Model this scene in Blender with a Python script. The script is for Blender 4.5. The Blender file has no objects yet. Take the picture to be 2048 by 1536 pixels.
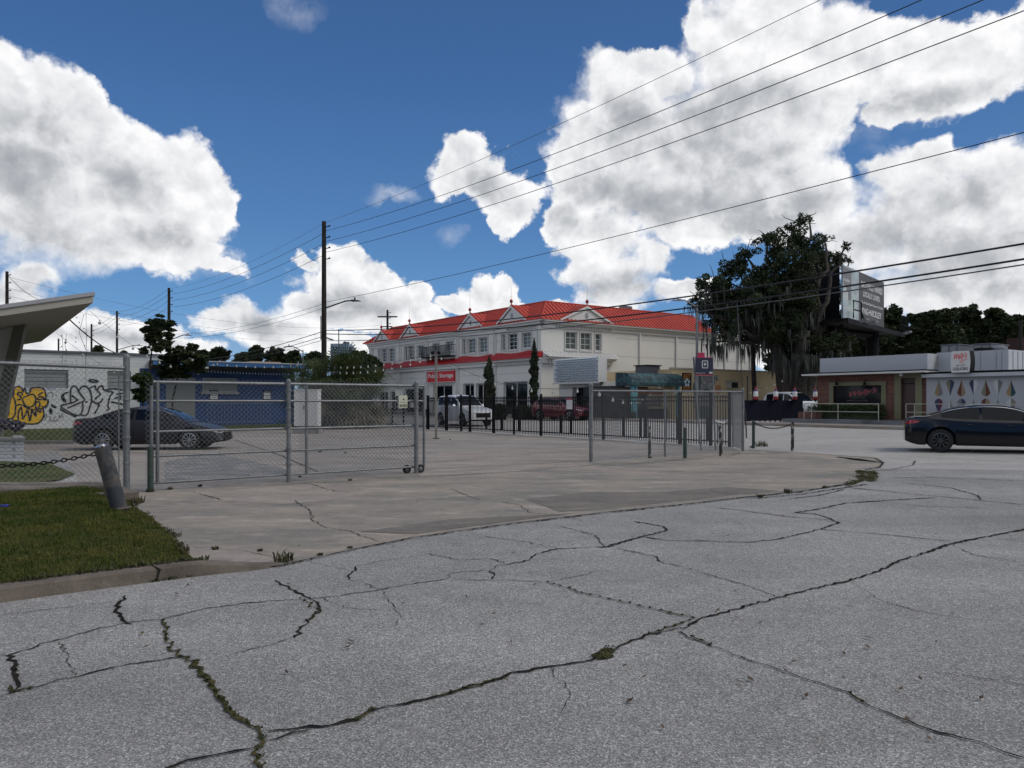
import bpy, math, random
import numpy as np
from mathutils import Vector, Matrix
random.seed(7); np.random.seed(7)
sc = bpy.context.scene
COL = sc.collection
R = math.radians
# ------------------------------------------------------------------ camera
FPX, CX, HY, EYE = 1500.0, 1024.0, 802.0, 1.62      # focal length and horizon in units of the 2048 px wide photograph
cam = bpy.data.cameras.new('camera'); camo = bpy.data.objects.new('camera', cam); COL.objects.link(camo)
camo.location = (0, 0, EYE); camo.rotation_euler = (R(90), 0, 0)
cam.sensor_width = 36; cam.lens = FPX / 2048 * 36; cam.shift_y = (HY - 768) / 2048
cam.clip_start = 0.05; cam.clip_end = 3000
sc.camera = camo
sc.render.resolution_x = 1024; sc.render.resolution_y = 768
sc.view_settings.view_transform = 'Standard'; sc.view_settings.look = 'None'
sc.cycles.max_bounces = 4; sc.cycles.diffuse_bounces = 2; sc.cycles.glossy_bounces = 2; sc.cycles.transmission_bounces = 2; sc.cycles.transparent_max_bounces = 4
sc.cycles.use_adaptive_sampling = True; sc.cycles.adaptive_threshold = .02; sc.cycles.adaptive_min_samples = 16
sc.cycles.use_denoising = True; sc.cycles.caustics_reflective = False; sc.cycles.caustics_refractive = False
sc.view_settings.exposure = 0.18; sc.view_settings.gamma = 1.0
# ------------------------------------------------------------------ sun
SUN_AZ, SUN_EL = R(98), R(48)      # azimuth from +Y (view direction) towards +X
sun = bpy.data.lights.new('sun', 'SUN'); sun.energy = 1.4; sun.angle = R(24); sun.color = (1, .94, .85)
suno = bpy.data.objects.new('sun', sun); COL.objects.link(suno)
sd = Vector((math.sin(SUN_AZ) * math.cos(SUN_EL), math.cos(SUN_AZ) * math.cos(SUN_EL), math.sin(SUN_EL)))
suno.rotation_euler = sd.to_track_quat('Z', 'Y').to_euler(); suno.location = (30, -10, 60)
# ------------------------------------------------------------------ world: blue sky with cumulus
w = bpy.data.worlds.new('World'); sc.world = w; w.use_nodes = True
nt = w.node_tree; nt.nodes.clear(); N = nt.nodes.new; LK = nt.links.new
def mth(op, a, b=None, c=None, clamp=False):
    n = N('ShaderNodeMath'); n.operation = op; n.use_clamp = clamp
    for i, v in enumerate((a, b, c)):
        if v is None: continue
        if isinstance(v, (int, float)): n.inputs[i].default_value = v
        else: LK(v, n.inputs[i])
    return n.outputs[0]
def vm(op, a, b=None, c=None, out=0):
    n = N('ShaderNodeVectorMath'); n.operation = op
    for i, v in enumerate((a, b, c)):
        if v is None: continue
        if isinstance(v, (tuple, list)): n.inputs[i].default_value = v
        else: LK(v, n.inputs[i])
    return n.outputs[out]
tc = N('ShaderNodeTexCoord'); D = vm('NORMALIZE', tc.outputs['Generated'])
sep = N('ShaderNodeSeparateXYZ'); LK(D, sep.inputs[0])
az = mth('ARCTAN2', sep.outputs[0], sep.outputs[1]); el = mth('ARCSINE', sep.outputs[2])
cmb = N('ShaderNodeCombineXYZ'); LK(az, cmb.inputs[0]); LK(el, cmb.inputs[1]); P = cmb.outputs[0]
def noise(vec, scale, detail, rough=.55):
    n = N('ShaderNodeTexNoise'); LK(vec, n.inputs['Vector']); n.inputs['Scale'].default_value = scale
    n.inputs['Detail'].default_value = detail; n.inputs['Roughness'].default_value = rough
    return n
def voro(vec, scale, detail):
    n = N('ShaderNodeTexVoronoi'); n.feature = 'F1'; LK(vec, n.inputs['Vector']); n.inputs['Scale'].default_value = scale
    n.inputs['Detail'].default_value = detail; n.inputs['Roughness'].default_value = .55; n.inputs['Lacunarity'].default_value = 2.2
    n.normalize = True
    return n.outputs['Distance']
wn = noise(D, 13, 8, .60); warp = vm('SUBTRACT', wn.outputs['Color'], (.5, .5, .5))
wn2 = noise(D, 6, 3, .5); warp2 = vm('SUBTRACT', wn2.outputs['Color'], (.5, .5, .5)); Ps = vm('MULTIPLY_ADD', warp2, (.05, .04, 0), P)
Pw = vm('MULTIPLY_ADD', warp, (.080, .066, 0), P)
Dw = vm('MULTIPLY_ADD', warp, (.035, .035, .035), D)
def c2s(px, py): 
    a = math.atan((px - CX) / FPX); return a, math.atan((HY - py) / FPX * math.cos(a))
def blobs(lst, pos, k=.25):
    cur = None
    for (px, py, rx, ry) in lst:
        a, e = c2s(px, py); ca = math.cos(a) ** 2; ix = 1 / (rx / FPX * ca); iy = 1 / (ry / FPX * math.cos(a))
        L = vm('LENGTH', vm('MULTIPLY_ADD', pos, (ix, iy, 0), (-a * ix, -e * iy, 0)), out=1)
        if cur is None: cur = L
        else: cur = mth('SMOOTH_MIN', cur, L, k)
    return cur
CL = [(-20,190,110,100),(110,235,80,100),(165,215,45,60),(40,370,190,140),(190,290,70,80),(260,340,100,90),(330,390,110,105),(395,385,62,70),
 (425,420,38,55),(230,450,200,90),(340,500,120,45),(120,450,180,80),(440,530,45,14),
 (50,560,68,38),(15,610,80,50),(480,620,44,28),(515,650,60,38),(430,640,50,26),(570,672,90,26),(600,690,110,26),(180,655,80,40),(290,660,90,36),(200,690,280,30),
 (690,525,55,40),(622,520,22,18),(680,575,85,50),(765,560,50,42),(740,600,120,45),(620,610,50,32),(700,640,130,24),(848,590,32,34),(850,630,45,26),
 (960,588,40,26),(1015,582,32,26),(915,600,30,20),(1000,610,100,14),(1125,605,28,14),(700,690,180,22),(1180,615,150,14),
 (935,315,52,42),(920,350,60,46),(965,365,80,50),(1020,400,62,48),(1003,448,26,30),(905,380,50,34),
 (1225,130,50,36),(1290,115,52,36),(1340,150,55,40),(1245,185,80,55),(1160,235,34,30),(1140,330,55,80),(1250,300,150,110),(1400,60,28,60),
 (1455,110,90,110),(1560,60,130,90),(1650,90,130,70),(1760,130,150,70),(1880,130,140,70),(2000,105,110,65),(1900,190,140,42),(1780,215,70,30),
 (1500,250,240,130),(1630,380,90,80),(1400,390,240,80),(1170,370,80,60),(1130,440,50,40),(1200,480,80,60),(1230,550,100,45),(1300,520,50,50),
 (1430,440,150,48),(1560,450,130,40),(1875,315,40,45),(1800,345,90,50),(1830,420,140,80),(1990,365,110,80),(1930,500,240,90),(1740,470,100,70),
 (2010,600,150,60),(1820,590,160,50),(1385,585,70,20),(1240,590,90,26),(1560,600,120,24),(2100,80,120,80),(2150,450,150,200),(-120,300,150,200),
 (1600,700,600,35)]
fld = blobs(CL, Pw)
F1 = voro(Dw, 17, 3.0); nz = noise(Dw, 17, 10, .60).outputs['Fac']; F3 = voro(Dw, 52, 2.0)
off = (0.012, -0.002, 0.016)
F2 = voro(vm('ADD', Dw, off), 17, 3.0); nz2 = noise(vm('ADD', Dw, off), 17, 6, .58).outputs['Fac']
dens = mth('ADD', mth('SUBTRACT', 1.0, fld), mth('MULTIPLY', mth('SUBTRACT', .36, F1), .85))
dens = mth('ADD', dens, mth('MULTIPLY', mth('SUBTRACT', .36, F3), .22))
dens = mth('ADD', dens, mth('MULTIPLY', mth('SUBTRACT', nz, .5), .95))
# generic clouds everywhere outside the photographed part of the sky
g = noise(D, 2.6, 8, .58).outputs['Fac']
gen = mth('MULTIPLY', mth('SUBTRACT', g, .49), 5.0)
outm = mth('MAXIMUM', mth('MULTIPLY', mth('SUBTRACT', mth('ABSOLUTE', az), .80), 6.0), mth('MULTIPLY', mth('SUBTRACT', el, .60), 6.0))
outm = mth('MINIMUM', mth('MAXIMUM', outm, 0.0), 1.0)
dens = mth('ADD', mth('MULTIPLY', dens, mth('SUBTRACT', 1.0, outm)), mth('MULTIPLY', gen, outm))
lown = noise(D, 5.5, 3).outputs['Fac']
soft = mth('ADD', .17, mth('MULTIPLY', mth('MULTIPLY', mth('SUBTRACT', lown, .46), 4.0, clamp=True), .55))
mr = N('ShaderNodeMapRange'); mr.interpolation_type = 'SMOOTHSTEP'; LK(dens, mr.inputs[0]); LK(mth('MULTIPLY', soft, -.35), mr.inputs[1]); LK(soft, mr.inputs[2])
mask = mr.outputs[0]
# faint wisps
WI = [(900,475,34,22),(590,10,60,45),(1740,255,110,30),(770,385,60,14),(1790,290,60,20),(430,540,80,20)]
wf = blobs(WI, Pw)
wisp = mth('MULTIPLY', mth('MULTIPLY', mth('SUBTRACT', 1.0, wf), 1.0, clamp=True), mth('MULTIPLY', mth('SUBTRACT', nz, .35), 1.6, clamp=True), clamp=True)
mask = mth('MAXIMUM', mask, mth('MULTIPLY', wisp, .9))
# relief: lit from the sun side, greyer in the thick bases
rel = mth('ADD', mth('MULTIPLY', mth('SUBTRACT', F2, F1), .85), mth('MULTIPLY', mth('SUBTRACT', nz, nz2), .16))
GR = [(40,330,130,110),(50,470,170,62),(250,362,75,42),(300,470,100,28),(1310,410,230,50),(1540,420,170,55),(1190,385,110,45),(1400,290,150,60),(1250,240,80,50),
 (1920,520,200,75),(1770,480,100,60),(1240,575,120,28),(1900,400,110,50),(690,620,130,30),(530,650,90,22),(1500,330,120,40),(1440,220,200,40),(700,600,60,20),(960,375,50,28),(1850,200,150,24),(0,590,60,30),(230,680,200,16)]
gf = blobs(GR, Ps, .35)
grey = mth('MULTIPLY', mth('SUBTRACT', 1.45, gf), .80, clamp=True)
inner = mth('MULTIPLY', mth('SUBTRACT', mth('SUBTRACT', 1.0, fld), .02), 2.2, clamp=True)
shade = mth('SUBTRACT', mth('ADD', .97, rel), mth('MULTIPLY', grey, mth('MULTIPLY', inner, .31)))
shade = mth('SUBTRACT', shade, mth('MULTIPLY', inner, .07))
shade = mth('MINIMUM', mth('MAXIMUM', shade, .33), 1.02)
cr = N('ShaderNodeValToRGB'); LK(shade, cr.inputs[0])
e = cr.color_ramp.elements; e[0].position = .35; e[0].color = (.26, .28, .32, 1); e[1].position = 1.0; e[1].color = (.87, .87, .88, 1)
e2 = e.new(.62); e2.color = (.44, .455, .48, 1); e3 = e.new(.80); e3.color = (.66, .67, .69, 1)
CLOUD_GAIN = 10.0
sky = N('ShaderNodeTexSky'); sky.sky_type = 'NISHITA'; sky.sun_disc = False; sky.sun_elevation = SUN_EL; sky.sun_rotation = SUN_AZ
sky.air_density = 1.0; sky.dust_density = .6; sky.ozone_density = 3.0; sky.altitude = 0
hs = N('ShaderNodeHueSaturation'); LK(sky.outputs[0], hs.inputs['Color']); hs.inputs['Saturation'].default_value = 1.12; hs.inputs['Value'].default_value = .80
b1 = N('ShaderNodeBackground'); 
er = N('ShaderNodeValToRGB'); LK(mth('MULTIPLY', el, 1.6, clamp=True), er.inputs[0]); ee = er.color_ramp.elements
ee[0].position = 0; ee[0].color = (.42, .58, .74, 1); ee[1].position = .85; ee[1].color = (.042, .115, .30, 1)
for p_, c_ in ((.06, (.27, .46, .72)), (.18, (.125, .315, .63)), (.38, (.080, .215, .49)), (.62, (.052, .15, .38))): x_ = ee.new(p_); x_.color = (*c_, 1)
es = vm('SCALE', er.outputs[0]); es.node.inputs['Scale'].default_value = 8.6
mxs = N('ShaderNodeMix'); mxs.data_type = 'RGBA'; mxs.inputs[0].default_value = .85; LK(hs.outputs[0], mxs.inputs[6]); LK(es, mxs.inputs[7])
LK(mxs.outputs[2], b1.inputs[0]); b1.inputs[1].default_value = .10
cg = vm('SCALE', cr.outputs[0]); cg.node.inputs['Scale'].default_value = CLOUD_GAIN
b2 = N('ShaderNodeBackground'); LK(cg, b2.inputs[0]); b2.inputs[1].default_value = .10
mx = N('ShaderNodeMixShader'); LK(mask, mx.inputs[0]); LK(b1.outputs[0], mx.inputs[1]); LK(b2.outputs[0], mx.inputs[2])
wo = N('ShaderNodeOutputWorld'); LK(mx.outputs[0], wo.inputs[0])
w.cycles.sampling_method = 'MANUAL'; w.cycles.sample_map_resolution = 512

# ------------------------------------------------------------------ directions of the place
E = (-.5885, .8085)     # along the cross street, away from the camera
DD = (.8085, .5885)     # across it
FX, FY = 7.67, 26.4     # a point of the black fence line
def s_of(x, y): return DD[0] * (x - FX) + DD[1] * (y - FY)
def gz(x, y): return .02 * min(max(s_of(x, y), 0), 13)
def P2(px, Y, py): return ((px - CX) / FPX * Y, Y, EYE + (HY - py) / FPX * Y)       # a point seen at px, py and at depth Y
def G(px, py, z=0.0):                                                             # the ground point seen at px, py
    Y = (EYE - z) * FPX / (py - HY); return ((px - CX) / FPX * Y, Y)
class Fr:
    def __init__(s, o, u, n): s.o, s.u, s.n = o, u, n
    def pt(s, u, n, z): return (s.o[0] + u * s.u[0] + n * s.n[0], s.o[1] + u * s.u[1] + n * s.n[1], z)
    def W(s, px, py=None):
        k = (px - CX) / FPX; u = (k * s.o[1] - s.o[0]) / (s.u[0] - k * s.u[1]); Y = s.o[1] + u * s.u[1]
        return u if py is None else (u, EYE + (HY - py) / FPX * Y)
# ------------------------------------------------------------------ materials
MATS = {}
def mat(name, c, rough=.7, metal=0.0, c2=None, scale=4.0, bump=0.0, coat=0.0, detail=6, spec=.5, island=0.0, lo=.38, hi=.62, bscale=None, stretch=None, trans=0.0):
    m = bpy.data.materials.new(name); m.use_nodes = True; t = m.node_tree; b = t.nodes['Principled BSDF']
    b.inputs['Roughness'].default_value = rough; b.inputs['Metallic'].default_value = metal
    b.inputs['Coat Weight'].default_value = coat; b.inputs['Coat Roughness'].default_value = .04; b.inputs['Specular IOR Level'].default_value = spec
    b.inputs['Base Color'].default_value = (*c, 1)
    tcn = t.nodes.new('ShaderNodeTexCoord'); vec = tcn.outputs['Object']
    if stretch:
        mp = t.nodes.new('ShaderNodeMapping'); t.links.new(vec, mp.inputs[0]); mp.inputs['Scale'].default_value = stretch; vec = mp.outputs[0]
    if c2:
        n = t.nodes.new('ShaderNodeTexNoise'); t.links.new(vec, n.inputs['Vector']); n.inputs['Scale'].default_value = scale; n.inputs['Detail'].default_value = detail; n.inputs['Roughness'].default_value = .62
        r = t.nodes.new('ShaderNodeMapRange'); t.links.new(n.outputs[0], r.inputs[0]); r.inputs[1].default_value = lo; r.inputs[2].default_value = hi
        x = t.nodes.new('ShaderNodeMix'); x.data_type = 'RGBA'; x.inputs[6].default_value = (*c, 1); x.inputs[7].default_value = (*c2, 1)
        t.links.new(r.outputs[0], x.inputs[0])
        if island:
            gi = t.nodes.new('ShaderNodeNewGeometry'); ad = t.nodes.new('ShaderNodeMath'); ad.operation = 'MULTIPLY_ADD'
            t.links.new(gi.outputs['Random Per Island'], ad.inputs[0]); ad.inputs[1].default_value = island; t.links.new(r.outputs[0], ad.inputs[2])
            s2 = t.nodes.new('ShaderNodeMath'); s2.operation = 'SUBTRACT'; t.links.new(ad.outputs[0], s2.inputs[0]); s2.inputs[1].default_value = island / 2; s2.use_clamp = True
            t.links.new(s2.outputs[0], x.inputs[0])
        t.links.new(x.outputs[2], b.inputs['Base Color'])
    if bump:
        n2 = t.nodes.new('ShaderNodeTexNoise'); t.links.new(vec, n2.inputs['Vector']); n2.inputs['Scale'].default_value = bscale or scale * 3; n2.inputs['Detail'].default_value = 5
        bp = t.nodes.new('ShaderNodeBump'); bp.inputs['Strength'].default_value = bump; bp.inputs['Distance'].default_value = .02
        t.links.new(n2.outputs[0], bp.inputs['Height']); t.links.new(bp.outputs[0], b.inputs['Normal'])
    if trans:
        tr = t.nodes.new('ShaderNodeBsdfTranslucent'); ms = t.nodes.new('ShaderNodeMixShader'); ms.inputs[0].default_value = trans
        src = b.inputs['Base Color'].links[0].from_socket if b.inputs['Base Color'].links else None
        if src: t.links.new(src, tr.inputs[0])
        else: tr.inputs[0].default_value = (*c, 1)
        t.links.new(b.outputs[0], ms.inputs[1]); t.links.new(tr.outputs[0], ms.inputs[2]); t.links.new(ms.outputs[0], t.nodes['Material Output'].inputs[0])
    MATS[name] = m; return m
def asphalt():
    m = mat('asphalt', (.2, .2, .2), .92); t = m.node_tree; L = t.links.new; b = t.nodes['Principled BSDF']
    tcn = t.nodes.new('ShaderNodeTexCoord'); v = tcn.outputs['Object']
    vo = t.nodes.new('ShaderNodeTexVoronoi'); L(v, vo.inputs[0]); vo.inputs['Scale'].default_value = 125
    wh = t.nodes.new('ShaderNodeSeparateColor'); L(vo.outputs['Color'], wh.inputs[0])
    r = t.nodes.new('ShaderNodeValToRGB'); L(wh.outputs[0], r.inputs[0]); e = r.color_ramp.elements
    e[0].position = 0; e[0].color = (.13, .127, .122, 1); e[1].position = 1; e[1].color = (.56, .55, .53, 1)
    x = e.new(.3); x.color = (.195, .19, .181, 1); x = e.new(.72); x.color = (.298, .292, .279, 1); x = e.new(.93); x.color = (.40, .392, .372, 1)
    vo2 = t.nodes.new('ShaderNodeTexVoronoi'); L(v, vo2.inputs[0]); vo2.inputs['Scale'].default_value = 34
    w2 = t.nodes.new('ShaderNodeSeparateColor'); L(vo2.outputs['Color'], w2.inputs[0])
    n = t.nodes.new('ShaderNodeTexNoise'); L(v, n.inputs[0]); n.inputs['Scale'].default_value = .35; n.inputs['Detail'].default_value = 9; n.inputs['Roughness'].default_value = .65
    mr = t.nodes.new('ShaderNodeMapRange'); L(n.outputs[0], mr.inputs[0]); mr.inputs[1].default_value = .3; mr.inputs[2].default_value = .7; mr.inputs[3].default_value = .80; mr.inputs[4].default_value = 1.16
    n3 = t.nodes.new('ShaderNodeTexNoise'); L(v, n3.inputs[0]); n3.inputs['Scale'].default_value = 3.2; n3.inputs['Detail'].default_value = 4
    mr3 = t.nodes.new('ShaderNodeMapRange'); L(n3.outputs[0], mr3.inputs[0]); mr3.inputs[1].default_value = .3; mr3.inputs[2].default_value = .7; mr3.inputs[3].default_value = .93; mr3.inputs[4].default_value = 1.07
    ma = t.nodes.new('ShaderNodeMath'); ma.operation = 'MULTIPLY'; L(mr.outputs[0], ma.inputs[0]); L(mr3.outputs[0], ma.inputs[1])
    mpp = t.nodes.new('ShaderNodeMapping'); L(v, mpp.inputs[0]); mpp.inputs['Rotation'].default_value = (0, 0, -.64); mpp.inputs['Scale'].default_value = (.10, 1.1, 1)
    nl = t.nodes.new('ShaderNodeTexNoise'); L(mpp.outputs[0], nl.inputs[0]); nl.inputs['Scale'].default_value = 1.0; nl.inputs['Detail'].default_value = 4
    ml_ = t.nodes.new('ShaderNodeMapRange'); L(nl.outputs[0], ml_.inputs[0]); ml_.inputs[1].default_value = .32; ml_.inputs[2].default_value = .68; ml_.inputs[3].default_value = .90; ml_.inputs[4].default_value = 1.09
    ns_ = t.nodes.new('ShaderNodeTexNoise'); L(v, ns_.inputs[0]); ns_.inputs['Scale'].default_value = 1.1; ns_.inputs['Detail'].default_value = 3
    mo_ = t.nodes.new('ShaderNodeMapRange'); L(ns_.outputs[0], mo_.inputs[0]); mo_.inputs[1].default_value = .62; mo_.inputs[2].default_value = .74; mo_.inputs[3].default_value = 1; mo_.inputs[4].default_value = .80
    mq_ = t.nodes.new('ShaderNodeMath'); mq_.operation = 'MULTIPLY'; L(ml_.outputs[0], mq_.inputs[0]); L(mo_.outputs[0], mq_.inputs[1])
    ma0 = ma; ma = t.nodes.new('ShaderNodeMath'); ma.operation = 'MULTIPLY'; L(ma0.outputs[0], ma.inputs[0]); L(mq_.outputs[0], ma.inputs[1])
    mb2 = t.nodes.new('ShaderNodeMath'); mb2.operation = 'MULTIPLY_ADD'; L(w2.outputs[0], mb2.inputs[0]); mb2.inputs[1].default_value = .13; mb2.inputs[2].default_value = .935
    mc = t.nodes.new('ShaderNodeMath'); mc.operation = 'MULTIPLY'; L(ma.outputs[0], mc.inputs[0]); L(mb2.outputs[0], mc.inputs[1])
    vs = t.nodes.new('ShaderNodeVectorMath'); vs.operation = 'SCALE'; L(r.outputs[0], vs.inputs[0]); L(mc.outputs[0], vs.inputs['Scale'])
    L(vs.outputs[0], b.inputs['Base Color'])
    bp = t.nodes.new('ShaderNodeBump'); bp.inputs['Strength'].default_value = .6; bp.inputs['Distance'].default_value = .006
    L(vo.outputs['Distance'], bp.inputs['Height']); L(bp.outputs[0], b.inputs['Normal'])
    return m
def concrete(name, c1, c2, c3, sc1=.5, speck=0.10, ang=.63):
    m = mat(name, c1, .9); t = m.node_tree; L = t.links.new; b = t.nodes['Principled BSDF']
    tcn = t.nodes.new('ShaderNodeTexCoord'); mp = t.nodes.new('ShaderNodeMapping'); L(tcn.outputs['Object'], mp.inputs[0])
    mp.inputs['Rotation'].default_value = (0, 0, -ang); mp.inputs['Scale'].default_value = (.75, 1.5, 1); v = mp.outputs[0]
    def nz_(s, d, lo, hi, vec=v):
        n = t.nodes.new('ShaderNodeTexNoise'); L(vec, n.inputs[0]); n.inputs['Scale'].default_value = s; n.inputs['Detail'].default_value = d; n.inputs['Roughness'].default_value = .65
        r = t.nodes.new('ShaderNodeMapRange'); L(n.outputs[0], r.inputs[0]); r.inputs[1].default_value = lo; r.inputs[2].default_value = hi; return r.outputs[0]
    x1 = t.nodes.new('ShaderNodeMix'); x1.data_type = 'RGBA'; x1.inputs[6].default_value = (*c1, 1); x1.inputs[7].default_value = (*c2, 1); L(nz_(sc1, 8, .38, .62), x1.inputs[0])
    x2 = t.nodes.new('ShaderNodeMix'); x2.data_type = 'RGBA'; L(x1.outputs[2], x2.inputs[6]); x2.inputs[7].default_value = (*c3, 1); L(nz_(sc1 * 2.3, 10, .55, .72), x2.inputs[0])
    sp = nz_(60, 3, .35, .65, tcn.outputs['Object'])
    ml = t.nodes.new('ShaderNodeMath'); ml.operation = 'MULTIPLY_ADD'; L(sp, ml.inputs[0]); ml.inputs[1].default_value = speck * 2; ml.inputs[2].default_value = 1 - speck
    st1 = nz_(5.5, 6, .35, .65, tcn.outputs['Object']); st2 = nz_(2.3, 5, .60, .72, tcn.outputs['Object'])
    m1_ = t.nodes.new('ShaderNodeMath'); m1_.operation = 'MULTIPLY_ADD'; L(st1, m1_.inputs[0]); m1_.inputs[1].default_value = .20; m1_.inputs[2].default_value = .91
    m2_ = t.nodes.new('ShaderNodeMath'); m2_.operation = 'MULTIPLY_ADD'; L(st2, m2_.inputs[0]); m2_.inputs[1].default_value = -.22; m2_.inputs[2].default_value = 1.0
    m3_ = t.nodes.new('ShaderNodeMath'); m3_.operation = 'MULTIPLY'; L(m1_.outputs[0], m3_.inputs[0]); L(m2_.outputs[0], m3_.inputs[1]); ml0 = ml
    ml = t.nodes.new('ShaderNodeMath'); ml.operation = 'MULTIPLY'; L(ml0.outputs[0], ml.inputs[0]); L(m3_.outputs[0], ml.inputs[1])
    vs = t.nodes.new('ShaderNodeVectorMath'); vs.operation = 'SCALE'; L(x2.outputs[2], vs.inputs[0]); L(ml.outputs[0], vs.inputs['Scale'])
    L(vs.outputs[0], b.inputs['Base Color'])
    bp = t.nodes.new('ShaderNodeBump'); bp.inputs['Strength'].default_value = .3; bp.inputs['Distance'].default_value = .005; L(sp, bp.inputs['Height']); L(bp.outputs[0], b.inputs['Normal'])
    return m
def brick(name, c1, c2, mortar, sx=5.0):
    m = mat(name, c1, .85); t = m.node_tree; L = t.links.new; b = t.nodes['Principled BSDF']
    tcn = t.nodes.new('ShaderNodeTexCoord'); s = t.nodes.new('ShaderNodeSeparateXYZ'); L(tcn.outputs['Object'], s.inputs[0])
    d = t.nodes.new('ShaderNodeVectorMath'); d.operation = 'DOT_PRODUCT'; L(tcn.outputs['Object'], d.inputs[0]); d.inputs[1].default_value = (E[0] + DD[0], E[1] + DD[1], 0)
    c = t.nodes.new('ShaderNodeCombineXYZ'); L(d.outputs['Value'], c.inputs[0]); L(s.outputs[2], c.inputs[1])
    br = t.nodes.new('ShaderNodeTexBrick'); L(c.outputs[0], br.inputs[0]); br.inputs['Scale'].default_value = 1; br.inputs['Color1'].default_value = (*c1, 1); br.inputs['Color2'].default_value = (*c2, 1); br.inputs['Mortar'].default_value = (*mortar, 1)
    br.inputs['Brick Width'].default_value = .28; br.inputs['Row Height'].default_value = .09; br.inputs['Mortar Size'].default_value = .010
    L(br.outputs[0], b.inputs['Base Color']); return m
M_ASPH = asphalt()
M_STREET = concrete('street_concrete', (.36, .347, .325), (.305, .293, .273), (.25, .24, .225), .25, .05)
M_DRIVE = concrete('driveway_concrete', (.29, .248, .205), (.170, .160, .140), (.40, .355, .295), .62)
M_LOT = concrete('lot_concrete', (.29, .260, .228), (.195, .175, .154), (.37, .34, .30), .38)
M_CURB = concrete('curb_concrete', (.15, .125, .103), (.085, .070, .056), (.22, .20, .172), 1.8)
M_SIDE = concrete('sidewalk_concrete', (.26, .26, .25), (.20, .20, .195), (.30, .29, .28), .8)
M_CRACK = mat('crack_dirt', (.008, .008, .007), 1, c2=(.03, .026, .019), scale=9, spec=.1)
M_MOSS = mat('crack_moss', (.020, .024, .007), 1, c2=(.075, .062, .026), scale=14, spec=.1)
M_GRASSG = mat('lawn_soil', (.030, .036, .008), 1, c2=(.06, .055, .018), scale=5, spec=.1)
M_GRASS = mat('grass_blade', (.036, .066, .009), .8, c2=(.115, .115, .028), scale=1.7, lo=.42, hi=.58, island=1.1, trans=.15, spec=.12)
M_GRASSD = mat('distant_grass', (.030, .050, .012), 1, c2=(.085, .085, .030), scale=1.3, spec=.1, bump=.5, bscale=25, detail=9)
M_WEED = mat('weed_leaf', (.024, .038, .009), .8, c2=(.075, .065, .026), scale=8, island=1.0)
M_GALV = mat('galvanised_steel', (.15, .16, .17), .55, .45, c2=(.21, .22, .225), scale=7)
M_MESH = mat('fence_wire', (.19, .20, .21), .5, .3)
M_WHITE = mat('white_wall_paint', (.50, .51, .51), .8, c2=(.56, .56, .55), scale=.7, lo=.3, hi=.7)
M_WHITES = mat('cream_white_stucco', (.60, .60, .57), .85, c2=(.65, .645, .615), scale=.4, lo=.3, hi=.7)
M_TRIM = mat('white_trim', (.60, .60, .585), .6)
M_RED = mat('red_metal_roof', (.40, .034, .015), .6, c2=(.48, .050, .024), scale=.35, lo=.3, hi=.7)
M_REDS = mat('sign_red', (.50, .012, .018), .5)
M_GLASS = mat('dark_glass', (.005, .007, .011), .05, spec=.2)
M_GLASS2 = mat('glass_with_blinds', (.07, .085, .085), .12, c2=(.13, .15, .145), scale=9, stretch=(.1, .1, 1))
M_BLIND = mat('pale_blind', (.23, .25, .25), .5)
M_BLACKM = mat('black_metal', (.006, .006, .008), .7, spec=.2)
M_POLE = mat('wood_pole', (.012, .009, .008), .9, c2=(.024, .018, .015), scale=6, stretch=(1, 1, .15))
M_WIRE = mat('cable', (.012, .012, .014), .6)
M_WIREG = mat('grey_cable', (.09, .095, .10), .6)
M_BLUE = mat('blue_wall_paint', (.011, .042, .135), .75, c2=(.015, .050, .16), scale=1.2)
M_BLUE2 = mat('blue_fascia_paint', (.035, .13, .32), .6)
M_SOFFIT = mat('grey_soffit', (.13, .125, .12), .8)
M_BARK = mat('bark', (.030, .024, .019), .95, c2=(.065, .055, .045), scale=5, bump=.6)
M_LEAF = mat('oak_leaf', (.012, .021, .008), .65, spec=.25, c2=(.046, .062, .024), scale=.6, island=1.0, trans=.15)
M_LEAF2 = mat('green_leaf', (.020, .045, .010), .6, c2=(.055, .085, .022), scale=.8, island=1.0, trans=.2)
M_LEAF3 = mat('palm_leaf', (.026, .044, .014), .6, spec=.2, c2=(.085, .105, .038), scale=1.5, island=1.2, trans=.2)
M_DEAD = mat('dry_palm_leaf', (.10, .08, .05), .8, c2=(.19, .155, .10), scale=2, island=1)
M_MOSSH = mat('hanging_moss', (.028, .032, .028), .95, c2=(.06, .065, .056), scale=1, island=1)
M_CYP = mat('cypress_leaf', (.010, .018, .008), .8, c2=(.032, .042, .018), scale=2, island=1)
M_TAN = mat('tan_stucco', (.55, .43, .25), .85, c2=(.62, .49, .29), scale=.5)
M_BULB = mat('white_bulb', (.46, .46, .43), .3)
M_RUBBER = mat('tyre_rubber', (.012, .012, .013), .8)
M_RIM = mat('alloy_rim', (.40, .41, .42), .3, .9)
M_RIMD = mat('dark_alloy_rim', (.10, .10, .105), .3, .9)
M_LAMPR = mat('tail_lamp', (.30, .008, .012), .15, coat=.5)
M_LAMPC = mat('clear_lamp', (.55, .57, .6), .1, .3, coat=.6)
M_CHROME = mat('chrome', (.6, .61, .62), .15, 1)
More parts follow.
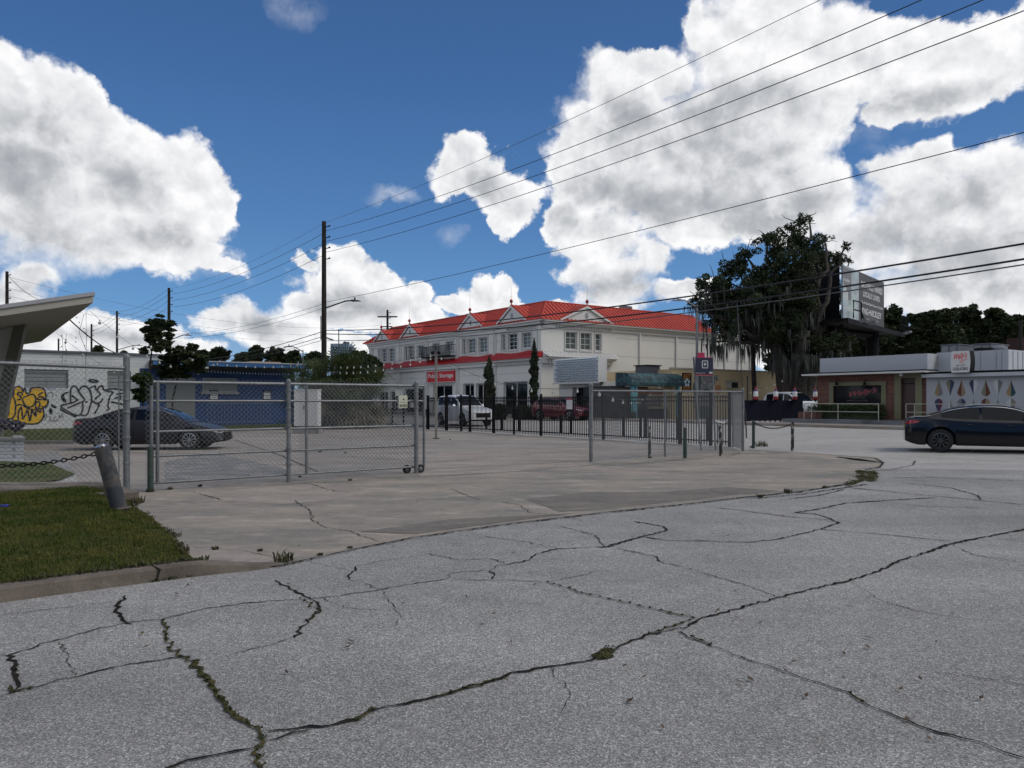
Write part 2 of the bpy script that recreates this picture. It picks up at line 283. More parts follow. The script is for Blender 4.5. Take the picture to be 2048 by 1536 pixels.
# ------------------------------------------------------------------ mesh building
ORG = {}
class MB:
    def __init__(s): s.v = []; s.f = []
    def add(s, vs, fs):
        o = len(s.v); s.v.extend(vs); s.f.extend([tuple(i + o for i in f) for f in fs])
    def quad(s, *p): s.add(list(p), [tuple(range(len(p)))])
    def hexa(s, p): s.add(p, [(0, 3, 2, 1), (4, 5, 6, 7), (0, 1, 5, 4), (1, 2, 6, 5), (2, 3, 7, 6), (3, 0, 4, 7)])
    def box(s, x0, x1, y0, y1, z0, z1): s.hexa([(x0, y0, z0), (x1, y0, z0), (x1, y1, z0), (x0, y1, z0), (x0, y0, z1), (x1, y0, z1), (x1, y1, z1), (x0, y1, z1)])
    def fbox(s, fr, u0, u1, n0, n1, z0, z1): s.hexa([fr.pt(u0, n0, z0), fr.pt(u1, n0, z0), fr.pt(u1, n1, z0), fr.pt(u0, n1, z0), fr.pt(u0, n0, z1), fr.pt(u1, n0, z1), fr.pt(u1, n1, z1), fr.pt(u0, n1, z1)])
    def tube(s, pts, r, n=6, caps=True):
        pts = [Vector(p) for p in pts]; rs = r if isinstance(r, (list, tuple)) else [r] * len(pts)
        o = len(s.v); up = Vector((0, 0, 1))
        for i, p in enumerate(pts):
            t = (pts[min(i + 1, len(pts) - 1)] - pts[max(i - 1, 0)])
            if t.length < 1e-9: t = up.copy()
            t.normalize(); a = t.cross(up)
            if a.length < 1e-3: a = t.cross(Vector((1, 0, 0)))
            a.normalize(); b = t.cross(a)
            for k in range(n):
                th = 2 * math.pi * k / n; s.v.append(tuple(p + (a * math.cos(th) + b * math.sin(th)) * rs[i]))
        for i in range(len(pts) - 1):
            for k in range(n):
                a0 = o + i * n + k; a1 = o + i * n + (k + 1) % n; s.f.append((a0, a1, a1 + n, a0 + n))
        if caps:
            s.f.append(tuple(o + k for k in range(n))[::-1]); s.f.append(tuple(o + (len(pts) - 1) * n + k for k in range(n)))
    def lathe(s, c, prof, n=16, axis=(0, 0, 1)):
        ax = Vector(axis).normalized(); a = ax.cross(Vector((1, 0, 0)));
        if a.length < .1: a = ax.cross(Vector((0, 1, 0)))
        a.normalize(); b = ax.cross(a); c = Vector(c); o = len(s.v)
        for (r, h) in prof:
            for k in range(n):
                th = 2 * math.pi * k / n; s.v.append(tuple(c + ax * h + (a * math.cos(th) + b * math.sin(th)) * r))
        for i in range(len(prof) - 1):
            for k in range(n):
                a0 = o + i * n + k; a1 = o + i * n + (k + 1) % n; s.f.append((a0, a1, a1 + n, a0 + n))
    def sphere(s, c, r, n=10):
        s.lathe(c, [(max(r * math.sin(math.pi * i / n), 1e-4), -r * math.cos(math.pi * i / n)) for i in range(n + 1)], n)
    def prism(s, poly, z0, z1):
        n = len(poly); vs = [(x, y, z0 if not callable(z0) else z0(x, y)) for x, y in poly] + [(x, y, z1 if not callable(z1) else z1(x, y)) for x, y in poly]
        s.add(vs, [tuple(range(n))[::-1], tuple(range(n, 2 * n))] + [(i, (i + 1) % n, n + (i + 1) % n, n + i) for i in range(n)])
    def fprism(s, fr, poly, n0, n1):      # a polygon in the plane of a wall, with thickness
        k = len(poly); vs = [fr.pt(u, n0, z) for u, z in poly] + [fr.pt(u, n1, z) for u, z in poly]
        s.add(vs, [tuple(range(k))[::-1], tuple(range(k, 2 * k))] + [(i, (i + 1) % k, k + (i + 1) % k, k + i) for i in range(k)])
    def build(s, name, m, parent=None, org=None, smooth=False):
        if parent is not None: og = ORG[parent.name]
        else: og = org if org is not None else (0, 0, 0)
        me = bpy.data.meshes.new(name); a = np.array(s.v, dtype=float).reshape(-1, 3) - np.array(og)
        me.from_pydata(a.tolist(), [], s.f); me.materials.append(m)
        if smooth:
            me.shade_smooth(); me.set_sharp_from_angle(angle=R(smooth if smooth > 1 else 35))
        me.validate(); me.update()
        o = bpy.data.objects.new(name, me); COL.objects.link(o)
        if parent is not None: o.parent = parent
        else: o.location = og
        ORG[o.name] = tuple(og); return o
def tag(o, label=None, cat=None, group=None, kind=None):
    if label: o['label'] = label
    if cat: o['category'] = cat
    if group: o['group'] = group
    if kind: o['kind'] = kind
    return o
def thing(name, loc, label, cat, group=None):
    o = bpy.data.objects.new(name, None); COL.objects.link(o); o.location = loc; o.empty_display_size = .2; ORG[o.name] = tuple(loc)
    return tag(o, label, cat, group)
def copy_tree(o, parent=None, label=None, loc=None, rot=None):
    c = o.copy(); COL.objects.link(c); c.parent = parent; ORG[c.name] = ORG.get(o.name, (0, 0, 0))
    if label: c['label'] = label
    if loc is not None: c.location = loc
    if rot is not None: c.rotation_euler = (0, 0, rot)
    for ch in list(o.children): copy_tree(ch, c)
    return c
def wall_open(mb, fr, u0, u1, z0, z1, ops, depth=.18, n=0.0):
    us = sorted(set([u0, u1] + [x for o in ops for x in o[:2]])); zs = sorted(set([z0, z1] + [x for o in ops for x in o[2:4]]))
    for i in range(len(us) - 1):
        for j in range(len(zs) - 1):
            um, zm = (us[i] + us[i + 1]) / 2, (zs[j] + zs[j + 1]) / 2
            if any(o[0] < um < o[1] and o[2] < zm < o[3] for o in ops): continue
            mb.quad(fr.pt(us[i], n, zs[j]), fr.pt(us[i + 1], n, zs[j]), fr.pt(us[i + 1], n, zs[j + 1]), fr.pt(us[i], n, zs[j + 1]))
    for o in ops:
        a, b, c, d = o[:4]; q = fr.pt
        mb.quad(q(a, n, c), q(b, n, c), q(b, n - depth, c), q(a, n - depth, c)); mb.quad(q(a, n, d), q(b, n, d), q(b, n - depth, d), q(a, n - depth, d))
        mb.quad(q(a, n, c), q(a, n, d), q(a, n - depth, d), q(a, n - depth, c)); mb.quad(q(b, n, c), q(b, n, d), q(b, n - depth, d), q(b, n - depth, c))
def window(parent, fr, u0, u1, z0, z1, nx=2, ny=3, depth=.14, fw=.07, mw=.035, fm=None, pm=None, name='window', n=0.0):
    if u0 > u1: u0, u1 = u1, u0
    f = MB(); d0, d1 = n - depth, n - depth + .06
    f.fbox(fr, u0, u0 + fw, d0, d1, z0, z1); f.fbox(fr, u1 - fw, u1, d0, d1, z0, z1)
    f.fbox(fr, u0 + fw, u1 - fw, d0, d1, z0, z0 + fw); f.fbox(fr, u0 + fw, u1 - fw, d0, d1, z1 - fw, z1)
    for i in range(1, nx): c = u0 + (u1 - u0) * i / nx; f.fbox(fr, c - mw / 2, c + mw / 2, d0 + .002, d1 - .012, z0 + fw, z1 - fw)
    for j in range(1, ny): c = z0 + (z1 - z0) * j / ny; f.fbox(fr, u0 + fw, u1 - fw, d0 + .004, d1 - .016, c - mw / 2, c + mw / 2)
    wo_ = f.build(name, fm or M_TRIM, parent)
    g_ = MB(); g_.quad(fr.pt(u0 + .01, d0 + .01, z0 + .01), fr.pt(u1 - .01, d0 + .01, z0 + .01), fr.pt(u1 - .01, d0 + .01, z1 - .01), fr.pt(u0 + .01, d0 + .01, z1 - .01))
    g_.build('pane', pm or M_GLASS, wo_)
    return wo_
def text_geo(txt, shear=0.0, spacing=1.0, bold=.022):
    cu = bpy.data.curves.new('lettering', 'FONT'); cu.body = txt; cu.size = 1; cu.shear = shear; cu.offset = bold; cu.resolution_u = 3; cu.space_character = spacing; cu.align_x = 'LEFT'
    ob = bpy.data.objects.new('lettering', cu); COL.objects.link(ob)
    dg = bpy.context.evaluated_depsgraph_get(); me = ob.evaluated_get(dg).to_mesh()
    vs = [tuple(v.co) for v in me.vertices]; fs = [tuple(p.vertices) for p in me.polygons]
    ob.evaluated_get(dg).to_mesh_clear(); bpy.data.objects.remove(ob); bpy.data.curves.remove(cu)
    return vs, fs
def put_text(mb, fr, txt, u0, u1, z0, z1, n, shear=0.0, rise=0.0):
    vs, fs = text_geo(txt, shear); xs = [v[0] for v in vs]; ys = [v[1] for v in vs]; x0, x1, y0, y1 = min(xs), max(xs), min(ys), max(ys)
    out = []
    for v in vs:
        a = (v[0] - x0) / (x1 - x0); b = (v[1] - y0) / (y1 - y0); out.append(fr.pt(u0 + (u1 - u0) * a, n, z0 + (z1 - z0) * b + rise * a))
    mb.add(out, fs)
def ribbon(mb, fr, pts, wd, n):
    for i, p in enumerate(pts):
        a = pts[max(i - 1, 0)]; b = pts[min(i + 1, len(pts) - 1)]; dx, dz = b[0] - a[0], b[1] - a[1]; l = math.hypot(dx, dz) or 1
        k = wd / 2 * (1 if 0 < i < len(pts) - 1 else .6); nx, nz_ = -dz / l * k, dx / l * k
        mb.v.append(fr.pt(p[0] + nx, n, p[1] + nz_)); mb.v.append(fr.pt(p[0] - nx, n, p[1] - nz_))
    o = len(mb.v) - 2 * len(pts)
    for i in range(len(pts) - 1): mb.f.append((o + 2 * i, o + 2 * i + 1, o + 2 * i + 3, o + 2 * i + 2))
def smooth_pts(pts, k=6, closed=False):
    n = len(pts); out = []
    rng = range(n) if closed else range(n - 1)
    for i in rng:
        if closed: p0, p1, p2, p3 = pts[i - 1], pts[i], pts[(i + 1) % n], pts[(i + 2) % n]
        else: p0, p1, p2, p3 = pts[max(i - 1, 0)], pts[i], pts[i + 1], pts[min(i + 2, n - 1)]
        for j in range(k):
            t = j / k; out.append(tuple(.5 * (2 * b + (c - a) * t + (2 * a - 5 * b + 4 * c - d) * t * t + (3 * b - a - 3 * c + d) * t ** 3) for a, b, c, d in zip(p0, p1, p2, p3)))
    out.append(out[0] if closed else tuple(pts[-1])); return out
# ================================================================== GROUND
def grid_sheet(name, xs, ys, zf, m, kind='structure'):
    mb = MB(); nx, ny = len(xs), len(ys)
    for y in ys:
        for x in xs: mb.v.append((x, y, zf(x, y)))
    for j in range(ny - 1):
        for i in range(nx - 1): a = j * nx + i; mb.f.append((a, a + 1, a + 1 + nx, a + nx))
    return tag(mb.build(name, m), kind=kind)
xs = [-900, -300, -120] + [x for x in range(-60, 81, 2)] + [120, 300, 900]
ys = [-60, -20] + [y for y in range(0, 101, 2)] + [130, 200, 400, 1200]
grid_sheet('street', xs, ys, gz, M_STREET)
def sheet(name, poly, z, m, kind='structure'):
    mb = MB(); mb.add([(x, y, z) for x, y in poly], [tuple(range(len(poly)))]); return tag(mb.build(name, m), kind=kind)
# asphalt side road in the foreground
sheet('asphalt_road', [(-40, -18), (40, -18), (40, 10), (26, 14.2), (12.6, 17.3), (10.2, 17.9), (8.3, 18.0), (7.0, 16.0), (5, 14.5), (0, 12), (-2.3, 9), (-7, 6), (-40, -14)], .004, M_ASPH)
KERB = [(-40, -16.0), (-12, -.35), (-8, 2.85), (-5.6, 4.77), G(0, 1207), G(120, 1190), G(240, 1174), G(351, 1159), G(430, 1150), G(498, 1143), G(565, 1134)]
SEAM = [G(560, 1131), G(700, 1100), G(820, 1076), G(1000, 1050), G(1200, 1026), G(1400, 1005), G(1500, 993), G(1600, 983), G(1700, 967), G(1722, 960), G(1728, 940), G(1755, 936), G(1768, 925), G(1755, 915)]
LAWNE = [G(355, 1141), G(362, 1112), G(350, 1085), G(325, 1062), G(290, 1035), G(262, 1018), G(255, 1000), G(240, 992)]
drive = [G(370, 1142), G(560, 1131)] + SEAM[1:] + [G(1700, 912), G(1590, 904), G(1500, 899), (7.45, 24.2)] + [G(1330, 918), (2.08, 19.75), (-2.2, 16.8), G(575, 966), (-6.4, 13.35), (-6.9, 13.0)] + LAWNE[::-1]
sheet('driveway', drive, .008, M_DRIVE)
lot = [(-6.9, 13.0), (-6.4, 13.35), G(575, 966), (-2.2, 16.8), (2.08, 19.75), G(1330, 918), (7.45, 24.2), (7.67, 26.4), (-4.8, 42.7), (-10.4, 51.6), G(640, 851), G(460, 862), (-16.5, 28.6), (-26, 28.6), (-26, 21), G(150, 945), G(160, 975)]
sheet('parking_lot', lot, .006, M_LOT)
# dark patch of asphalt repair inside the lot
sheet('asphalt_patch', [G(330, 968), G(330, 925), G(420, 905), G(560, 935), G(600, 950)], .010, mat('worn_asphalt', (.13, .13, .13), .95, c2=(.24, .225, .21), scale=1.6, lo=.45, hi=.62))
mb = MB()
M_PALE = concrete('pale_slab', (.30, .262, .225), (.225, .195, .165), (.35, .31, .27), .9); M_DARKS = concrete('dark_slab', (.17, .15, .125), (.125, .115, .10), (.22, .19, .16), .8)
for k_, (ps_, m_) in enumerate(((((425, 985), (640, 966), (770, 985), (700, 995), (640, 1004), (560, 1010), (440, 1003)), M_PALE), (((840, 945), (1050, 938), (1175, 926), (1180, 931), (1000, 946), (840, 955)), M_PALE), (((880, 905), (1180, 895), (1180, 922), (850, 940), (845, 925)), M_PALE), (((360, 1092), (430, 1097), (490, 1100), (560, 1119), (555, 1129), (480, 1137), (368, 1139), (364, 1115)), M_PALE), (((1050, 1000), (1180, 985), (1400, 985), (1480, 990), (1300, 1010), (1200, 1020), (1120, 1025)), M_DARKS), (((720, 1065), (900, 1040), (1150, 1028), (1000, 1046), (830, 1070)), M_DARKS), (((1330, 985), (1450, 975), (1560, 983), (1500, 990)), M_DARKS))): sheet('slab_patch', [G(*p) for p in ps_], .0112 + .0002 * k_, m_)
for (a, b, c_, d) in [((470, 905), (560, 893), (575, 896), (500, 910)), ((640, 900), (760, 893), (790, 897), (660, 905)), ((330, 925), (470, 915), (500, 918), (360, 935))]:
    pass
# kerb in front of the lawn
def off_line(pts, d):
    out = []
    for i, p in enumerate(pts):
        a, b = pts[max(i - 1, 0)], pts[min(i + 1, len(pts) - 1)]; dx, dy = b[0] - a[0], b[1] - a[1]; l = math.hypot(dx, dy); out.append((p[0] - dy / l * d, p[1] + dx / l * d))
    return out
kp = smooth_pts(KERB[1:], 8); kin = off_line(kp, .17)
mb = MB()
for i in range(len(kp) - 1):
    t = i / (len(kp) - 1); t1 = (i + 1) / (len(kp) - 1)
    def kh(t): return .125 if t < .74 else .125 - (t - .74) / .26 * .110
    h0, h1 = kh(t), kh(t1); j = .006 * math.sin(i * 1.7)
    a, b, c_, d = kp[i], kp[i + 1], kin[i + 1], kin[i]
    mb.quad((a[0], a[1], .002), (b[0], b[1], .002), (b[0] + (c_[0] - b[0]) * .18, b[1] + (c_[1] - b[1]) * .18, h1 - .02), (a[0] + (d[0] - a[0]) * .18, a[1] + (d[1] - a[1]) * .18, h0 - .02))
    a2 = (a[0] + (d[0] - a[0]) * .18, a[1] + (d[1] - a[1]) * .18); b2 = (b[0] + (c_[0] - b[0]) * .18, b[1] + (c_[1] - b[1]) * .18)
    a3 = (a[0] + (d[0] - a[0]) * .32, a[1] + (d[1] - a[1]) * .32); b3 = (b[0] + (c_[0] - b[0]) * .32, b[1] + (c_[1] - b[1]) * .32)
    mb.quad((*a2, h0 - .02), (*b2, h1 - .02), (*b3, h1), (*a3, h0)); mb.quad((*a3, h0), (*b3, h1), (*c_, h1), (*d, h0)); mb.quad((*d, h0), (*c_, h1), (*c_, -.01), (*d, -.01))
tag(mb.build('kerb', M_CURB, smooth=40), kind='structure')
# kerb joint gap
jx = G(240, 1163)
mb = MB(); J_ = kin[int(len(kin) * .63)]; K_ = kp[int(len(kp) * .63)]; mb.tube([(K_[0], K_[1], .0), (K_[0] + .02, K_[1] + .03, .108), (K_[0] + (J_[0] - K_[0]) * .35, K_[1] + (J_[1] - K_[1]) * .35, .123), (J_[0], J_[1], .123)], .009, 5); tag(mb.build('kerb_joint', M_CRACK), kind='structure')
# front lawn, gently rising away from the kerb
def dist_line(p, a, b):
    dx, dy = b[0] - a[0], b[1] - a[1]; return ((p[0] - a[0]) * -dy + (p[1] - a[1]) * dx) / math.hypot(dx, dy)
KA, KB = (-5.6, 4.77), G(400, 1153)
def lawn_z(x, y): return .118 + .085 * min(max((dist_line((x, y), KA, KB) - .15) / 4.5, 0), 1)
fe = [(-7.05, 12.6), (-8.4, 10.9), (-9.5, 9.4), (-11.5, 6.8), (-14, 3.0)]
lawn_poly = [kin[i] for i in range(0, int(len(kin) * .755), 2)] + LAWNE[:] + fe
def inside(p, poly):
    x, y = p; c = False; j = len(poly) - 1
    for i in range(len(poly)):
        if (poly[i][1] > y) != (poly[j][1] > y) and x < (poly[j][0] - poly[i][0]) * (y - poly[i][1]) / (poly[j][1] - poly[i][1]) + poly[i][0]: c = not c
        j = i
    return c
edge_d = LAWNE
def near_edge(x, y):
    return min(math.hypot(x - a[0], y - a[1]) for a in smooth_pts(LAWNE, 3))
def lz(x, y): return .012 + (lawn_z(x, y) - .012) * min(near_edge(x, y) / .55, 1)
mb = MB(); n = len(lawn_poly)
import bmesh
bm = bmesh.new()
vs_ = [bm.verts.new((x, y, 0)) for x, y in lawn_poly]; f_ = bm.faces.new(vs_)
bmesh.ops.triangulate(bm, faces=[f_]); bmesh.ops.subdivide_edges(bm, edges=bm.edges[:], cuts=5, use_grid_fill=True)
for v in bm.verts: v.co.z = lz(v.co.x, v.co.y) 
me = bpy.data.meshes.new('front_lawn'); bm.to_mesh(me); bm.free(); me.materials.append(M_GRASSG); lo = bpy.data.objects.new('front_lawn', me); COL.objects.link(lo); tag(lo, kind='structure'); me.shade_smooth()
def blades(name, poly, count, zf, h0, h1, m, bb=None, wd=.006, dens=None):
    xs_ = [p[0] for p in poly]; ys_ = [p[1] for p in poly]; x0, x1, y0, y1 = bb or (min(xs_), max(xs_), min(ys_), max(ys_)); mb = MB(); k = 0
    while k < count:
        x = random.uniform(x0, x1); y = random.uniform(y0, y1)
        if not inside((x, y), poly): k += .25; continue
        k += 1
        if dens and random.random() > dens(x, y): continue
        h = random.uniform(h0, h1); a = random.uniform(0, 6.283); l = random.uniform(.1, .9) * h; z = zf(x, y) - .004
        b = a + 1.57; dx, dy = math.cos(b) * wd, math.sin(b) * wd; ex, ey = math.cos(a) * l, math.sin(a) * l
        o = len(mb.v); mb.v += [(x - dx, y - dy, z), (x + dx, y + dy, z), (x + ex * .45 + dx * .7, y + ey * .45 + dy * .7, z + h * .65), (x + ex * .45 - dx * .7, y + ey * .45 - dy * .7, z + h * .65), (x + ex, y + ey, z + h)]
        mb.f += [(o, o + 1, o + 2, o + 3), (o + 3, o + 2, o + 4)]
    return tag(mb.build(name, m), kind='stuff')
vis = [p for p in lawn_poly if p[0] > -10]
blades('grass', lawn_poly, 80000, lz, .016, .042, M_GRASS, bb=(-9.3, -2.4, 4.6, 13.1), wd=.0042)
# lawn strip before the two buildings and small lawn patch by the planter
sheet('building_lawn', [(-45, 28.5), (-16.6, 28.5), (-16.0, 31.5), G(440, 864), G(590, 856), (-13.5, 54), (-32, 54), (-60, 40)], .05, M_GRASSD)
sheet('lawn_patch', [(-40, 14.0), (-9.6, 13.2), G(120, 962), G(150, 950), G(120, 938), G(100, 928), (-14, 20.0), (-40, 20)], .03, M_GRASSD)
sheet('concrete_walk', [(-40, 22.6), (-15.8, 22.6), G(115, 905), G(152, 945), G(118, 936), G(98, 926), (-14, 20.1), (-40, 20.1)], .014, M_SIDE)
mb = MB(); mb.prism([(-40, 28.1), (-16.4, 28.1), (-15.7, 31.4), G(444, 866), G(592, 858.5), G(592, 857), G(442, 864.5), (-15.9, 31.5), (-16.6, 28.35), (-40, 28.35)], 0, .13); tag(mb.build('lawn_kerb', M_SIDE), kind='structure')
# timber edging at the foot of the left fence
t_ = thing('landscape_timber', (-8.6, 13.0, 0), 'long weathered timber edging lying behind the left chain link fence', 'timber')
mb = MB(); mb.tube([(-9.7, 13.55, .08), (-7.3, 13.7, .08)], .07, 8); mb.build('upper_beam', mat('grey_timber', (.14, .12, .10), .95, c2=(.27, .24, .20), scale=5, stretch=(.3, 3, 3)), t_)
mb = MB(); mb.tube([(-11.5, 13.2, .06), (-7.5, 13.28, .06)], .065, 8); mb.build('lower_beam', MATS['grey_timber'], t_)
# pavement and kerb on the far side of the cross street
Sfr = Fr((FX, FY), E, DD)     # u along the street, n across it
mb = MB()
for i in range(-20, 30): mb.fbox(Sfr, i * 2.0, i * 2.0 + 1.985, 13.9, 16.3, .1, .40)
tag(mb.build('pavement', mat('pavement_concrete', (.26, .235, .215), .9, c2=(.20, .175, .155), scale=1), None), kind='structure')
mb = MB(); mb.fbox(Sfr, -40, 60, 13.72, 13.895, .0, .385); tag(mb.build('far_kerb', mat('stained_kerb', (.24, .18, .13), .9, c2=(.30, .28, .26), scale=.6)), kind='structure')
# ------------------------------------------------------------------ cracks
def crack(mb, pts, wd, z, jit=.5, sub=.045):
    P_ = [G(*p, z) for p in pts]; out = [P_[0]]
    for a, b in zip(P_, P_[1:]):
        L_ = math.hypot(b[0] - a[0], b[1] - a[1]); k = max(1, int(L_ / sub)); nx, ny = -(b[1] - a[1]) / (L_ or 1), (b[0] - a[0]) / (L_ or 1)
        for i in range(1, k + 1):
            t = i / k; j = random.gauss(0, jit * .022) if i < k else 0; out.append((a[0] + (b[0] - a[0]) * t + nx * j, a[1] + (b[1] - a[1]) * t + ny * j))
    o = len(mb.v); n = len(out); wv = 1
    for i, p in enumerate(out):
        a, b = out[max(i - 1, 0)], out[min(i + 1, n - 1)]; dx, dy = b[0] - a[0], b[1] - a[1]; l = math.hypot(dx, dy) or 1
        wv = .5 * wv + .5 * random.uniform(.15, 1.75); e_ = (1 if 0 < i < n - 1 else .3); e_ *= min(3.6, max(1, (p[1] / 6.8) ** 1.5)); k = wd / 2 * wv * e_ * random.uniform(.5, 1.4); k2 = wd / 2 * wv * e_ * random.uniform(.5, 1.4)
        mb.v += [(p[0] - dy / l * k, p[1] + dx / l * k, z), (p[0] + dy / l * k2, p[1] - dx / l * k2, z)]
    for i in range(n - 1): mb.f.append((o + 2 * i, o + 2 * i + 1, o + 2 * i + 3, o + 2 * i + 2))
    return out
CR = [([(1500,1172),(1560,1195),(1610,1180)],.010),([(120,1283),(140,1330),(150,1352)],.008),([(760,1176),(800,1230),(790,1260)],.007),([(1700,1160),(1760,1200),(1850,1225),(1960,1240)],.009),([(1100,1332),(1140,1380),(1120,1430)],.007),([(1900,1087),(1950,1110),(2050,1125)],.010),([(1210,1093),(1190,1070),(1120,1052)],.012),([(640,1195),(700,1215),(760,1220)],.008),([(0,1310),(15,1310),(100,1283),(200,1255),(262,1243),(325,1238),(345,1232),(420,1215),(500,1205),(640,1195),(740,1182),(820,1168),(895,1158)],.016),
([(895,1157),(900,1147),(925,1143),(975,1140)],.011),([(0,1393),(30,1382),(100,1365),(180,1345),(260,1327),(360,1315)],.017),
([(15,1310),(32,1325),(28,1345),(35,1362),(28,1380)],.034),([(250,1190),(238,1205),(232,1220),(245,1240),(265,1248)],.036),([(0,1230),(120,1215),(240,1203),(255,1195)],.009),
([(550,1160),(590,1183),(620,1195),(636,1205),(641,1220),(615,1240),(600,1258),(590,1275)],.030),([(590,1275),(540,1290),(500,1298),(460,1310)],.010),
([(711,1132),(712,1138),(697,1150),(697,1160)],.028),([(697,1160),(730,1165),(755,1177)],.012),([(711,1132),(760,1122),(850,1110)],.009),([(855,1107),(900,1115),(920,1120),(980,1117),(1010,1125)],.018),
([(970,1072),(1050,1083),(1115,1096)],.014),([(985,1158),(990,1150),(980,1140),(1000,1130),(1060,1120),(1070,1108),(1115,1097),(1210,1093),(1280,1073),(1300,1068)],.027),
([(905,1158),(985,1160),(1030,1160),(1095,1163)],.015),([(1095,1163),(1150,1153),(1190,1143),(1220,1140)],.011),
([(1200,1094),(1218,1093),(1285,1073),(1335,1060),(1328,1053),(1268,1042)],.022),([(1285,1073),(1330,1080),(1500,1084),(1560,1077),(1640,1058),(1678,1045),(1655,1035),(1630,1027),(1590,1025),(1640,1017),(1690,1006),(1780,1000),(1870,995)],.022),
([(1640,1058),(1740,1066),(1900,1082)],.016),([(1410,1012),(1500,1023),(1600,1035),(1670,1040)],.016),
([(2060,1056),(1960,1075),(1900,1087),(1850,1105),(1800,1120),(1760,1140),(1700,1160),(1620,1178),(1540,1198),(1470,1218),(1400,1237),(1370,1255),(1300,1267),(1240,1290),(1210,1312)],.032),
([(1210,1312),(1170,1322),(1100,1332),(1040,1342),(960,1368),(900,1385),(850,1398),(790,1410),(740,1420),(715,1438),(660,1450),(600,1455),(530,1462)],.034),
([(530,1480),(570,1470),(625,1455)],.013),([(300,1545),(400,1515),(470,1500),(510,1495)],.026),
([(1355,1260),(1400,1282),(1480,1312),(1560,1340),(1640,1365),(1700,1385),(1740,1412),(1800,1435),(1880,1465),(1950,1480),(2060,1518)],.018),
([(1230,1095),(1310,1112),(1320,1122),(1400,1143),(1500,1172)],.016),([(1860,1340),(1950,1353),(2060,1372)],.010),([(1700,975),(1850,990),(1960,1000),(2060,1010)],.017),
([(1800,965),(1900,975),(1955,990),(1960,998)],.016),([(1780,955),(1870,955),(2060,962)],.014),([(1560,1000),(1640,990),(1690,978)],.014),([(150,1250),(170,1247)],.03),([(1700,998),(1850,1012),(2060,1020)],.009),
([(1100,1332),(1104,1345)],.008),([(560,1128),(600,1120),(700,1140)],.006)]
mb = MB()
for i, (p, wd) in enumerate(CR): crack(mb, p, wd * .74, .0086 + .00012 * i)
cr_ = tag(mb.build('road_crack', M_CRACK), kind='structure')
MS = [([(325,1240),(335,1255),(330,1275),(345,1290),(340,1300),(375,1315)],.035),([(375,1315),(400,1340),(425,1375),(440,1395),(470,1430),(500,1450),(520,1465),(525,1485),(505,1505),(525,1540)],.050),
([(1095,1163),(1150,1180),(1200,1193),(1300,1215),(1400,1237)],.024),([(1222,1296),(1202,1318)],.12),([(745,1418),(715,1438)],.06),([(870,1393),(1000,1355)],.026),([(1700,1385),(1740,1410)],.02),
([(60,1376),(25,1382),(20,1370)],.04),([(1385,1272),(1420,1288)],.035),([(1380,1240),(1300,1266)],.03),([(600,1196),(641,1220),(612,1240)],.02)]
mb = MB(); mpts = []
for i, (p, wd) in enumerate(MS): mpts.append((crack(mb, p, wd * .62, .0135 + .00015 * i), wd))
tag(mb.build('crack_moss', M_MOSS), kind='stuff')
DC = [([(590,1000),(618,1020),(625,1040),(650,1055),(690,1060),(720,1070),(790,1093)],.020),([(375,1092),(440,1098),(490,1100),(560,1118)],.020),([(610,965),(670,982),(700,985)],.02),([(905,978),(920,985),(960,1000)],.012),
([(1000,1003),(1040,1010),(1060,1025),(1130,1032),(1165,1042)],.014),([(385,983),(430,996),(445,999)],.02),([(1180,900),(1100,905),(860,925),(700,912),(600,905)],.02),([(470,880),(560,910),(640,945)],.03),([(1480,990),(1430,983),(1420,978)],.012),
([(320,978),(575,969),(830,953),(1000,945),(1180,931)],.016),([(1200,929),(1330,922),(1480,906)],.020),([(1500,902),(1600,906),(1700,912),(1750,916),(1766,925),(1760,934),(1730,939)],.035),([(1010,880),(1100,884)],.03),([(900,903),(1180,905)],.012),
([(1780,915),(1830,921),(1826,930),(1790,937),(1740,940)],.02),([(1800,912),(2060,925)],.018),([(1600,864),(1810,876)],.014),([(1590,897),(1640,890),(1700,880)],.014),([(1500,870),(1700,879),(1810,883)],.014),([(1480,905),(1460,912),(1200,933)],.02)]
mb = MB()
for i, (p, wd) in enumerate(DC): crack(mb, p, wd * .36, .0145 + .00012 * i, .8)
tag(mb.build('driveway_crack', M_CRACK), kind='structure')
mb = MB(); crack(mb, [(370,1140),(560,1131),(700,1100),(820,1076),(1000,1050),(1200,1026),(1400,1005),(1500,993),(1600,983),(1700,967),(1722,960)], .020, .0172, .6)
crack(mb, [(1500,997),(1600,988),(1735,968)], .014, .0174, .8)
tag(mb.build('driveway_seam', M_CRACK), kind='structure')
mb = MB(); crack(mb, [(1724,960),(1726,950),(1722,940)], .045, .018, 1.5); crack(mb, [(1740,962),(1745,950),(1742,941)], .05, .0183, 1.5); crack(mb, [(1690,971),(1722,962)], .03, .0186, 1.2); crack(mb, [(1742,941),(1800,939)], .012, .0189)
tag(mb.build('corner_moss', M_MOSS), kind='stuff')
